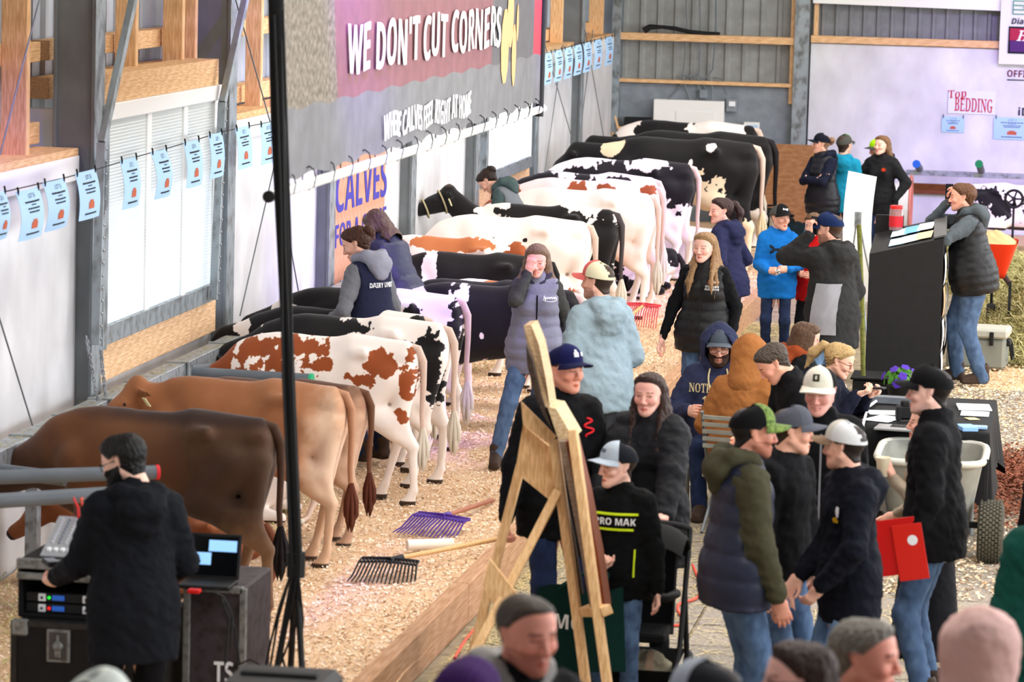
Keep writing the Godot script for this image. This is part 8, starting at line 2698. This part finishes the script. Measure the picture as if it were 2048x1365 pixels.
func lectern():
	var zf := -32.2
	var bl := on_z(1729, 762, zf)
	var br := on_z(1876, 762, zf)
	var o := thing("lectern", "large black plywood lectern with a sloping top beside the phoning man", "lectern", Vector3((bl.x + br.x) / 2, 0, zf - 0.4), 0)
	var w := br.x - bl.x
	var hl := on_z(1732, 508, zf).y
	var hr := on_z(1872, 476, zf).y
	var st := S()
	# side profile: sloping from the left edge up to the right
	var kb := Vector3(0, 0.13, -0.8)
	var f := [Vector3(-w / 2, 0.06, 0.4), Vector3(w / 2, 0.06, 0.4), Vector3(w / 2, hr, 0.4), Vector3(-w / 2, hl, 0.4)]
	var k := Vector3(0, 0, -0.8)
	quad(st, f[0], f[1], f[2], f[3], Vector3.BACK)
	quad(st, f[0] + k, f[1] + k, f[2] + kb, f[3] + kb, Vector3.FORWARD)
	quad(st, f[1], f[2], f[2] + kb, f[1] + k, Vector3.RIGHT)
	quad(st, f[0], f[3], f[3] + kb, f[0] + k, Vector3.LEFT)
	quad(st, f[2], f[3], f[3] + kb, f[2] + kb, Vector3.UP)
	quad(st, f[0], f[1], f[1] + k, f[0] + k, Vector3.DOWN)
	part("body", st, mat(Color(0.11, 0.11, 0.115), 0.7, "soft", Vector3(2, 2, 2)), o)
	st = S()
	bx(st, Vector3(-w / 2 + 0.13, hl + 0.2, -0.38), Vector3(0.26, 0.2, 0.04), Basis(), 0.004)
	bx(st, Vector3(0, 0.03, 0), Vector3(w - 0.06, 0.06, 0.74))
	part("back_lip", st, M.black, o)
	st = S()
	bx(st, Vector3(w / 2 - 0.05, hr + 0.075, 0), Vector3(0.12, 0.02, 0.81), Basis(Vector3.BACK, atan2(hr - hl, w)) * Basis(Vector3.RIGHT, 0.161), 0.004)
	part("edge_strip", st, mat(Color(0.35, 0.35, 0.35), 0.6), o)
	var slope := atan2(hr - hl, w)
	var cols := [Color(0.72, 0.85, 0.95), Color(0.88, 0.93, 0.96), Color(0.88, 0.78, 0.62), Color(0.8, 0.9, 0.97), Color(0.45, 0.7, 0.92), Color(0.92, 0.93, 0.94)]
	for i in 6:
		st = S()
		var x := -w / 2 + 0.24 + (i % 3) * 0.12
		bx(st, Vector3(x, lerpf(hl, hr, (x + w / 2) / w) + 0.012 + 0.003 * i + (0.2 + (i / 3) * 0.3) * 0.1625, 0.2 - (i / 3) * 0.3), Vector3(0.15, 0.004, 0.24), Basis(Vector3.BACK, slope) * Basis(Vector3.RIGHT, 0.161) * Basis(Vector3.UP, rng.randf_range(-0.3, 0.3)), 0.001)
		tag(part("sale_sheet", st, mat(cols[i], 0.8), null, Transform3D(Basis(), o.position)), "loose %s paper on the sloping top of the lectern, %s" % [["pale blue", "white", "tan", "light blue", "bright blue", "plain white"][i], ["near left", "near middle", "near right", "far left", "far middle", "far right"][i]], "paper", "papers on the lectern")
	for i in 7:
		st = S()
		var y: float = hr - 0.16 - (i / 2) * 0.3
		sheet(st, func(u: float, v: float): return Vector3(w / 2 + 0.012 + 0.01 * sin(v * PI) + 0.012 * (i % 2), y - v * 0.27, 0.36 - (i % 2) * 0.4 - u * 0.3), 3, 5, 0.002)
		part("posted_sheet", st, M.paper if i != 2 else mat(Color(0.85, 0.7, 0.55), 0.8), o)
	# jar
	var j := thing("candy_jar", "clear jar of red sweets with a red lid on the far side of the lectern", "jar", Vector3(on_z(1791, 470, zf - 0.62).x, lerpf(hl, hr, 0.42) + 0.105, zf - 0.62))
	st = S()
	lathe(st, Vector3.ZERO, [[0.0, 0.0], [0.055, 0.0], [0.06, 0.01], [0.06, 0.17], [0.05, 0.185], [0.0, 0.185]], 18)
	part("contents", st, mat(Color(0.55, 0.13, 0.1), 0.4, "dirt", Vector3(12, 12, 12)), j)
	st = S()
	lathe(st, Vector3.ZERO, [[0.063, 0.0], [0.063, 0.19], [0.052, 0.2]], 18)
	part("glass", st, mat(Color(1, 1, 1, 0.12), 0.05, "", Vector3.ONE, {"transparency": BaseMaterial3D.TRANSPARENCY_ALPHA}), j)
	st = S()
	lathe(st, Vector3(0, 0.03, 0), [[0.0645, 0.0], [0.0645, 0.1]], 18)
	part("paper_label", st, mat(Color(0.78, 0.12, 0.16), 0.6), j)
	st = S()
	lathe(st, Vector3(0, 0.19, 0), [[0.058, 0.0], [0.06, 0.03], [0.055, 0.036], [0.0, 0.036]], 18)
	part("lid", st, M.red, j)
	# mossy pole and the bracket on top
	var p0 := on_y(1728, 792, 0.02)
	var pz := p0.z
	st = S()
	tube(st, [on_z(1727, 792, pz), on_z(1724, 600, pz), on_z(1718, 450, pz)], 0.022, 10)
	var mp := mat(Color(0.45, 0.47, 0.22), 0.85, "dirt", Vector3(5, 3, 5))
	tag(part("mossy_pole", st, mp), "weathered mossy green pole standing just in front of the lectern's left edge", "pole")
	var br2 := thing("tripod_easel", "small grey metal display tripod holding the white board behind the lectern", "tripod")
	var tz := -35.6
	var apex := on_z(1715, 428, tz)
	for q in [[1706, 475], [1722, 472], [1730, 478]]:
		st = S()
		var p := on_z(q[0], q[1], tz + 0.1 * (q[0] - 1715) / 15.0)
		var d := p - apex
		var ft := apex + d * (apex.y - 0.02) / -d.y
		ft = Vector3(apex.x + (ft.x - apex.x) * 0.6, 0.02, tz + (0.3 if q[0] == 1722 else -0.2))
		tube(st, [apex, ft], 0.01, 6)
		part("leg", st, M.steel, br2)
	st = S()
	bx(st, on_z(1716, 440, tz + 0.03), Vector3(0.07, 0.16, 0.015), Basis(), 0.004)
	part("clip_plate", st, M.steel, br2)
	# curved white board
	var wz := -36.4
	var wa := on_z(1703, 342, wz)
	var wb := on_z(1760, 350, wz)
	var brd := thing("white_board", "blank white curved board standing behind the lectern", "board", Vector3(wa.x, 0, wz))
	var bwid: float = wb.x - wa.x
	st = S()
	sheet(st, func(u: float, v: float): return Vector3(u * bwid - 0.07 * sin(v * PI * 0.8) + 0.01, 0.35 + v * (wa.y - 0.35 - u * 0.05), 0.12 * sin(v * PI)), 6, 16, 0.012)
	part("panel", st, M.trim, brd)
	st = S()
	for x in [0.05, bwid - 0.05]: bar(st, Vector3(x, 0.0, -0.03), Vector3(x, 0.6, -0.03), 0.03, 0.03)
	part("leg", st, M.steel, brd)
	# riser with flowers
	var rp := on_y(1765, 792, 0.02)
	var rz := thing("black_riser", "low black wooden riser in front of the lectern", "riser", Vector3(rp.x, 0, rp.z - 0.05))
	st = S()
	bx(st, Vector3(0, 0.09, 0), Vector3(0.52, 0.18, 0.5), Basis(), 0.01)
	part("box", st, M.black, rz)
	st = S()
	bx(st, Vector3(0, 0.19, 0), Vector3(0.56, 0.02, 0.54), Basis(), 0.005)
	part("top_board", st, M.black_matt, rz)
	var fp := on_z(1800, 790, rp.z + 0.4)
	var fl := thing("pansy_pot", "pot of purple pansies with bright green leaves at the foot of the lectern", "potted plant", Vector3(fp.x, 0.0, rp.z + 0.4))
	st = S()
	lathe(st, Vector3.ZERO, [[0.0, 0.02], [0.09, 0.02], [0.12, 0.16], [0.128, 0.17], [0.11, 0.165], [0.0, 0.15]], 20)
	part("pot", st, M.black, fl)
	st = S(false)
	var leafm := mat(Color(0.28, 0.52, 0.16), 0.5)
	for i in 110:
		var a := rng.randf() * TAU
		var e := rng.randf_range(0.0, 1.35)
		var d := Vector3(cos(a) * cos(e), sin(e) * 0.9, sin(a) * cos(e))
		var c := Vector3(0, 0.19, 0) + d * 0.15
		var t := d.cross(Vector3.UP).normalized()
		var b2 := t.cross(d)
		for k2 in 6:
			var a0 := TAU * k2 / 6.0
			var a1 := TAU * (k2 + 1) / 6.0
			tri(st, c + d * 0.01, c + (t * cos(a0) * 0.02 + b2 * sin(a0) * 0.03), c + (t * cos(a1) * 0.02 + b2 * sin(a1) * 0.03), d)
	var fo := part("foliage", st, leafm, fl)
	fo.set_meta("kind", "stuff")
	for i in 6:
		var a: float = [1.4, 2.1, 0.4, 1.0, 2.8, 1.7][i]
		var e: float = [0.5, 0.9, 0.7, 1.1, 0.4, 0.1][i]
		var d := Vector3(cos(a) * cos(e), sin(e), sin(a) * cos(e))
		var c := Vector3(0, 0.19, 0) + d * 0.175
		var t := d.cross(Vector3.UP).normalized()
		var b2 := t.cross(d)
		st = S(false)
		for k2 in 5:
			var a0 := TAU * k2 / 5.0
			var pc := c + (t * cos(a0) + b2 * sin(a0)) * 0.022
			for k3 in 8:
				var q0 := TAU * k3 / 8.0
				var q1 := TAU * (k3 + 1) / 8.0
				tri(st, pc + d * 0.006, pc + (t * cos(q0) + b2 * sin(q0)) * 0.022, pc + (t * cos(q1) + b2 * sin(q1)) * 0.022, d)
		part("flower", st, mat(Color(0.28, 0.14, 0.62), 0.6), fl)

func sale_table():
	var y := 0.75
	var nl := on_y(1722, 886, y)
	var nr := on_y(1978, 884, y)
	var fl := on_y(1752, 792, y)
	var fr := on_y(1985, 806, y)
	var x0 := (nl.x + fl.x) / 2 - 0.06
	var x1 := (nr.x + fr.x) / 2
	var z0 := -24.3
	var z1 := -26.1
	var cx := (x0 + x1) / 2
	var cz := (z0 + z1) / 2
	var o := thing("folding_table", "long folding table under the black cloth", "table", Vector3(cx, 0, cz))
	var st := S()
	bx(st, Vector3(0, y - 0.03, 0), Vector3(x1 - x0 - 0.02, 0.04, z0 - z1 - 0.02))
	part("tabletop", st, M.poly_grey, o)
	for gx in [-1, 1]:
		for gz in [-1, 1]:
			st = S()
			tube(st, [Vector3(gx * 0.36, 0, gz * 0.75), Vector3(gx * 0.36, y - 0.05, gz * 0.75)], 0.016, 8)
			part("leg", st, M.steel_dark, o)
	st = S(false)
	# the cloth: top and draped sides with folds, longer at the corners
	var hw := (x1 - x0) / 2 + 0.01
	var hd := (z0 - z1) / 2 + 0.01
	sheet(st, func(u: float, v: float):
		var a := u * TAU
		var c := cos(a)
		var s := sin(a)
		var m := maxf(absf(c), absf(s))
		var p := Vector3(c / m * hw, y + 0.004, s / m * hd)
		if v < 0.25: return Vector3(p.x * v * 4.0, y + 0.004, p.z * v * 4.0)
		var t := (v - 0.25) / 0.75
		var corner := pow(minf(absf(c), absf(s)) / m, 3.0)
		var drop := (0.34 + 0.22 * corner) * t
		var outw := 0.02 * t + 0.03 * t * sin(a * 14.0) + corner * 0.07 * t
		var n := Vector3(signf(c) if absf(c) >= absf(s) * 0.98 else 0.0, 0, signf(s) if absf(s) >= absf(c) * 0.98 else 0.0).normalized()
		return p + n * outw + Vector3(0, -drop, 0), 96, 12)
	tag(part("tablecloth", st, M.black_matt, null, Transform3D(Basis(), Vector3(cx, 0, cz))), "black cloth draped over the sale table", "tablecloth")
	var item := func(called: String, px: float, py: float, s: Vector3, turn: float, m: Material, label: String, cat: String, group := "") -> MeshInstance3D:
		var p := on_y(px, py, y + 0.008 + s.y / 2)
		var q := S()
		bx(q, p, s, Basis(Vector3.UP, turn), minf(0.003, s.y * 0.3))
		var r := part(called, q, m)
		tag(r, label, cat, group)
		return r
	item.call("paper_sheet", 1775, 826, Vector3(0.28, 0.004, 0.22), 0.2, M.paper, "white paper lying in front of the camera on the black table", "paper", "papers on the sale table")
	item.call("paper_sheet", 1768, 838, Vector3(0.2, 0.005, 0.3), -0.4, M.paper, "white paper beside the laptop hand on the black table", "paper", "papers on the sale table")
	item.call("paper_sheet", 1948, 815, Vector3(0.24, 0.012, 0.3), 0.1, M.paper, "stack of white papers at the far right corner of the black table", "paper", "papers on the sale table")
	item.call("paper_sheet", 1950, 828, Vector3(0.2, 0.005, 0.24), 0.0, M.paper, "single white sheet in front of the paper stack on the black table", "paper", "papers on the sale table")
	item.call("yellow_note", 1944, 838, Vector3(0.08, 0.004, 0.1), 0.4, mat(Color(0.9, 0.82, 0.6), 0.8), "cream coloured note on the right of the black table", "note")
	item.call("tissue_packet", 1934, 856, Vector3(0.11, 0.03, 0.18), 0.3, mat(Color(0.55, 0.72, 0.93), 0.6), "light blue packet on the right of the black table", "packet")
	item.call("blue_box", 1960, 855, Vector3(0.1, 0.02, 0.07), 0.0, mat(Color(0.62, 0.75, 0.9), 0.6), "flat pale blue box beside the light blue packet", "box")
	var sw: MeshInstance3D = item.call("power_strip", 1792, 801, Vector3(0.34, 0.05, 0.1), -0.1, M.pvc, "long grey equipment box at the far edge of the black table", "equipment box")
	# laptop
	var lp := on_y(1800, 858, y + 0.012)
	var lt := thing("silver_laptop", "silver laptop lying open flat on the near edge of the black table", "laptop", lp, -6)
	st = S()
	bx(st, Vector3(0, 0.004, 0), Vector3(0.33, 0.016, 0.23), Basis(), 0.004)
	part("base", st, mat(Color(0.6, 0.6, 0.61), 0.4, "", Vector3.ONE, {"metallic": 0.5}), lt)
	st = S()
	for i in 12:
		for j in 4: bx(st, Vector3(-0.06 + i * 0.017, 0.014, -0.07 + j * 0.028), Vector3(0.013, 0.005, 0.02), Basis(), 0.001)
	part("keyboard", st, M.black, lt)
	# camera
	var cp2 := on_y(1812, 842, y + 0.01)
	var cm := thing("photo_camera", "black camera with a long lens standing on the black table", "camera", cp2, 12)
	st = S()
	bx(st, Vector3(0, 0.06, 0), Vector3(0.15, 0.1, 0.08), Basis(), 0.015)
	bx(st, Vector3(-0.01, 0.12, 0), Vector3(0.06, 0.05, 0.07), Basis(), 0.012)
	bx(st, Vector3(-0.06, 0.055, 0.03), Vector3(0.035, 0.1, 0.05), Basis(), 0.012)
	part("camera_body", st, M.black, cm)
	st = S()
	tube(st, [Vector3(0.06, 0.06, 0.0), Vector3(0.12, 0.06, 0.01)], 0.036, 16)
	tube(st, [Vector3(0.12, 0.06, 0.01), Vector3(0.2, 0.06, 0.02)], 0.041, 16)
	part("lens_barrel", st, M.rubber, cm)
	# cable loop
	st = S()
	var pts := []
	for p in [[1728, 880], [1726, 850], [1735, 815], [1752, 803]]: pts.append(on_y(p[0], p[1], y + 0.03))
	tube(st, pts, 0.01, 8)
	tag(part("white_cable", st, M.paper), "thick white cable curving up to the equipment box on the table", "cable")

func yard_things():
	var st: SurfaceTool
	# garden cart
	var base := on_y(1978, 1131, 0.0)
	var L := on_z(1752, 920, base.z + 0.1)
	var R := on_z(1966, 922, base.z + 0.1)
	var o := thing("garden_cart", "grey plastic garden cart with one fat knobbly tyre showing, behind the young man in black", "cart", Vector3((L.x + R.x) / 2, 0, base.z - 0.35))
	var hw: float = (R.x - L.x) / 2
	var top: float = L.y
	var f := func(u: float, v: float, k: float) -> Vector3:
		# ring at height v, 0 bottom to 1 rim
		var a := u * TAU
		var m := pow(pow(absf(cos(a)), 5.0) + pow(absf(sin(a)), 5.0), -0.2)
		var g := lerpf(0.78, 1.0, v) * k
		return Vector3(cos(a) * m * hw * g, lerpf(0.26, top, v), sin(a) * m * 0.5 * g)
	st = S(false)
	sheet(st, func(u: float, v: float): return f.call(1.0 - u, v, 1.0), 48, 8)
	sheet(st, func(u: float, v: float): return f.call(u, v + 0.02, 0.96), 48, 8)
	sheet(st, func(u: float, v: float): return f.call(u, 0.0, 1.0 - v * 0.98), 48, 4)
	part("tub", st, M.poly_grey, o)
	st = S()
	var ring := []
	for i in 49: ring.append(f.call(i / 48.0, 1.0, 1.02))
	tube(st, ring, 0.025, 8, false)
	part("rim", st, mat(Color(0.74, 0.74, 0.7), 0.6), o)
	st = S()
	bar(st, Vector3(-hw + 0.1, 0.24, 0.2), Vector3(hw + 0.12, 0.24, 0.2), 0.04, 0.04)
	bar(st, Vector3(-hw + 0.1, 0.24, -0.3), Vector3(hw - 0.1, 0.24, -0.3), 0.04, 0.04)
	bar(st, Vector3(hw + 0.02, 0.22, 0.34), Vector3(hw + 0.02, 0.7, 0.3), 0.02, 0.03)
	part("chassis", st, M.black, o)
	st = S()
	bx(st, Vector3(hw - 0.22, 0.2, 0.36), Vector3(0.1, 0.4, 0.06), Basis(), 0.015)
	part("stand_leg", st, M.poly_grey, o)
	for gx in [1.0, -1.0]:
		var c := Vector3((base.x - o.position.x) * gx, 0.21, 0.3)
		st = S()
		var prof := [[0.1, -0.08], [0.17, -0.085], [0.2, -0.075], [0.21, -0.05], [0.213, 0.0], [0.21, 0.05], [0.2, 0.075], [0.17, 0.085], [0.1, 0.08]]
		var wb := Basis(Vector3.BACK, PI / 2)
		lathe(st, c, prof, 36, wb)
		var ty := part("tyre", st, M.tyre, o)
		st = S()
		for i in 40:
			for j in 7:
				var a := TAU * (i + (0.5 if j % 2 else 0.0)) / 40.0
				var q := c + Vector3((j - 3) * 0.021, sin(a) * 0.213, cos(a) * 0.213)
				bx(st, q, Vector3(0.016, 0.012, 0.022), Basis(Vector3.RIGHT, -a + PI / 2), 0.002)
		var tr := part("tread_blocks", st, mat(Color(0.33, 0.32, 0.27), 0.9), ty)
		tr.set_meta("kind", "stuff")
		st = S()
		lathe(st, c, [[0.0, -0.05], [0.1, -0.06], [0.11, 0.0], [0.1, 0.06], [0.0, 0.05]], 20, wb)
		part("rim", st, M.steel_dark, ty)
	# cooler
	var ca := on_y(1952, 744, 0.0)
	o = thing("cooler", "grey hard cooler with a pale lid and black latches behind the leaning man", "cooler", Vector3(ca.x, 0, ca.z - 0.25), -4)
	st = S()
	bx(st, Vector3(0, 0.17, 0), Vector3(0.56, 0.3, 0.42), Basis(), 0.03)
	part("body", st, mat(Color(0.5, 0.51, 0.47), 0.6), o)
	st = S()
	bx(st, Vector3(0, 0.365, 0), Vector3(0.6, 0.09, 0.46), Basis(), 0.025)
	part("lid", st, mat(Color(0.68, 0.68, 0.63), 0.6), o)
	for x in [-0.15, 0.15]:
		st = S()
		bx(st, Vector3(x, 0.32, 0.235), Vector3(0.04, 0.13, 0.03), Basis(), 0.008)
		part("latch", st, M.black, o)
	for x in [-0.29, 0.29]:
		st = S()
		bx(st, Vector3(x, 0.27, 0), Vector3(0.05, 0.06, 0.2), Basis(), 0.012)
		tube(st, [Vector3(x * 1.08, 0.26, 0.1), Vector3(x * 1.16, 0.12, 0.1), Vector3(x * 1.16, 0.12, -0.1), Vector3(x * 1.08, 0.26, -0.1)], 0.012, 6)
		part("handle", st, M.black, o)
	for x in [-0.22, 0.22]:
		st = S()
		bx(st, Vector3(x, 0.015, 0), Vector3(0.08, 0.03, 0.38), Basis(), 0.006)
		part("foot", st, M.rubber, o)
	# orange wheelbarrow of shavings
	var wz := -36.2
	var wa := on_z(1985, 482, wz)
	o = thing("wheelbarrow", "orange red wheelbarrow heaped with pale shavings behind the leaning man", "wheelbarrow", Vector3(wa.x, 0, wz))
	st = S(false)
	var wf := func(u: float, v: float, k: float) -> Vector3:
		var a := u * TAU
		var m := pow(pow(absf(cos(a)), 6.0) + pow(absf(sin(a)), 6.0), -1.0 / 6.0)
		var g := lerpf(0.55, 1.0, v) * k
		return Vector3(cos(a) * m * 0.26 * g, lerpf(wa.y - 0.36, wa.y, v), sin(a) * m * 0.4 * g)
	sheet(st, func(u: float, v: float): return wf.call(1.0 - u, v, 1.0), 40, 6)
	sheet(st, func(u: float, v: float): return wf.call(u, v, 0.96), 40, 6)
	sheet(st, func(u: float, v: float): return wf.call(u, 0.0, 1.0 - v * 0.99), 40, 3)
	part("tray", st, mat(Color(0.85, 0.2, 0.07), 0.45), o)
	st = S(false)
	sheet(st, func(u: float, v: float):
		var p: Vector3 = wf.call(u, 0.95, 0.95 * (1.0 - v * 0.99))
		return p + Vector3(0, 0.12 * sin(v * PI / 2) + 0.02 * nz.get_noise_3d(p.x * 12, 0, p.z * 12), 0), 40, 10)
	var ld := part("shavings_load", st, bumped(mat(Color(0.95, 0.86, 0.68), 0.9, "shavings", Vector3(4, 4, 4)), "shavings", 1.0), o)
	ld.set_meta("kind", "stuff")
	st = S()
	for x in [-0.2, 0.2]: 
		bar(st, Vector3(x, wa.y - 0.38, 0.5), Vector3(x * 0.5, wa.y - 0.4, -0.7), 0.04, 0.04)
		bar(st, Vector3(x, wa.y - 0.38, 0.2), Vector3(x, 0.0, 0.25), 0.03, 0.03)
	part("frame", st, M.black, o)
	st = S()
	lathe(st, Vector3(0, 0.18, -0.6), [[0.08, -0.04], [0.16, -0.045], [0.18, 0.0], [0.16, 0.045], [0.08, 0.04]], 24, Basis(Vector3.BACK, PI / 2))
	bar(st, Vector3(0, 0.18, -0.6), Vector3(0, wa.y - 0.4, -0.6), 0.03, 0.03)
	part("wheel", st, M.rubber, o)
	# dark bags at the end of the row
	var ba := on_y(1560, 470, 0.05)
	for q in [[1552, 425, "dark olive duffel bag lying against the plywood sheet", Color(0.16, 0.17, 0.15), 0.35], [1572, 470, "dark teal holdall on the floor in front of the plywood sheet", Color(0.08, 0.14, 0.17), 0.42]]:
		var bp := on_y(q[0], q[1] + 20, 0.05)
		var bg := thing("duffel_bag", q[2], "bag", Vector3(bp.x, 0.04, maxf(bp.z, -47.9)), 10)
		var F := Field.new(Vector3(-0.4, -0.02, -0.25), Vector3(0.4, 0.45, 0.25), 0.02)
		F.bone(Vector3(-0.2, 0.15, 0), Vector3(0.2, 0.15, 0), 0.15, 0.15, 0.04)
		F.bone(Vector3(-0.12, 0.24, 0), Vector3(0.15, 0.22, 0), 0.08, 0.08, 0.05)
		F.cut(Vector3.ZERO, Vector3.DOWN)
		put("pouch", garment(F, 0.02, 0.0, Vector3.UP, Vector3.ZERO, 3.0), cloth(q[3]), bg)
		st = S()
		for s in [0.1, -0.1]: tube(st, [Vector3(-0.12, 0.22, s), Vector3(-0.06, 0.34, s * 0.5), Vector3(0.08, 0.35, s * 0.5), Vector3(0.14, 0.22, s)], 0.012, 6)
		part("handle", st, M.black, bg)
	# upturned white tub by the wall
	var ta := on_z(1803, 385, -46.0)
	o = thing("white_tub", "white plastic barrow tub with a reddish rim propped on its side by the hay", "tub", Vector3(ta.x, 0.45, -46.0))
	st = S(false)
	sheet(st, func(u: float, v: float):
		var a := u * TAU
		return Vector3(lerpf(-0.18, 0.12, v), sin(a) * 0.42 * lerpf(0.6, 1.0, v) + 0.12, cos(a) * 0.3 * lerpf(0.6, 1.0, v)), 32, 6, 0.015)
	part("tub_wall", st, M.trim, o)
	st = S()
	ring = []
	for i in 33: ring.append(Vector3(0.12, sin(TAU * i / 32.0) * 0.42 + 0.12, cos(TAU * i / 32.0) * 0.3))
	tube(st, ring, 0.02, 8, false)
	part("rim", st, mat(Color(0.75, 0.45, 0.4), 0.6), o)
	# cable reel
	var ra := on_z(2028, 398, -45.8)
	o = thing("cable_reel", "black wheel shaped reel beside the lying cow at the right edge", "reel", ra)
	st = S()
	ring = []
	for i in 25: ring.append(Vector3(cos(TAU * i / 24.0) * 0.11, sin(TAU * i / 24.0) * 0.11, 0))
	tube(st, ring, 0.018, 8, false)
	part("ring", st, M.black, o)
	st = S()
	for i in 5: tube(st, [Vector3.ZERO, Vector3(cos(TAU * i / 5.0) * 0.11, sin(TAU * i / 5.0) * 0.11, 0)], 0.014, 6)
	tube(st, [Vector3(0, 0, -0.05), Vector3(0, 0, 0.05)], 0.03, 10)
	part("spoke", st, M.black, o)
	st = S()
	bar(st, Vector3(0, 0, -0.06), Vector3(0, -ra.y + 0.02, -0.06), 0.03, 0.03)
	part("post", st, M.black, o)

func chairs():
	# folding chairs under the people seated round the table
	var labels := {"navy": "folding chair under the bearded man in the navy hood", "tan": "folding chair under the person in the tan hood", "grey haired man in": "folding chair under the grey haired man at the table", "highlighted": "folding chair under the woman with the rust collar", "blond woman with a pony": "folding chair under the blond woman with the phone"}
	for c in get_children():
		if not c.has_meta("label") or str(c.get_meta("category")) != "person": continue
		var lb: String = c.get_meta("label")
		if not (lb.contains("seated bearded") or lb.contains("seated person in a tan") or lb.contains("grey haired man in a black") or lb.contains("seated woman with high") or lb.contains("blond woman with a pony")): continue
		var name2 := ""
		for k in labels: if lb.contains(k): name2 = labels[k]
		var n := c as Node3D
		var o := thing("folding_chair", name2, "chair", n.position, rad_to_deg(n.rotation.y), "folding chairs round the sale table")
		var st := S()
		var sy := 0.54 if lb.contains("grey haired") else 0.33 if lb.contains("bearded") else 0.39
		bx(st, Vector3(0, sy, 0.04), Vector3(0.44, 0.03, 0.42), Basis(), 0.008)
		part("seat", st, M.poly_grey, o)
		st = S()
		for i in 5: bx(st, Vector3(0, 0.6 + i * 0.05, -0.2 - i * 0.008), Vector3(0.42, 0.03, 0.015), Basis(), 0.004)
		part("backrest", st, M.poly_grey, o)
		for x in [-0.21, 0.21]:
			st = S()
			tube(st, [Vector3(x, 0.0, 0.24), Vector3(x, 0.4, -0.06), Vector3(x, 0.84, -0.24)], 0.012, 8)
			part("leg", st, M.steel_dark, o)
			st = S()
			tube(st, [Vector3(x * 0.9, 0.0, -0.22), Vector3(x * 0.9, 0.4, 0.16)], 0.012, 8)
			part("leg", st, M.steel_dark, o)
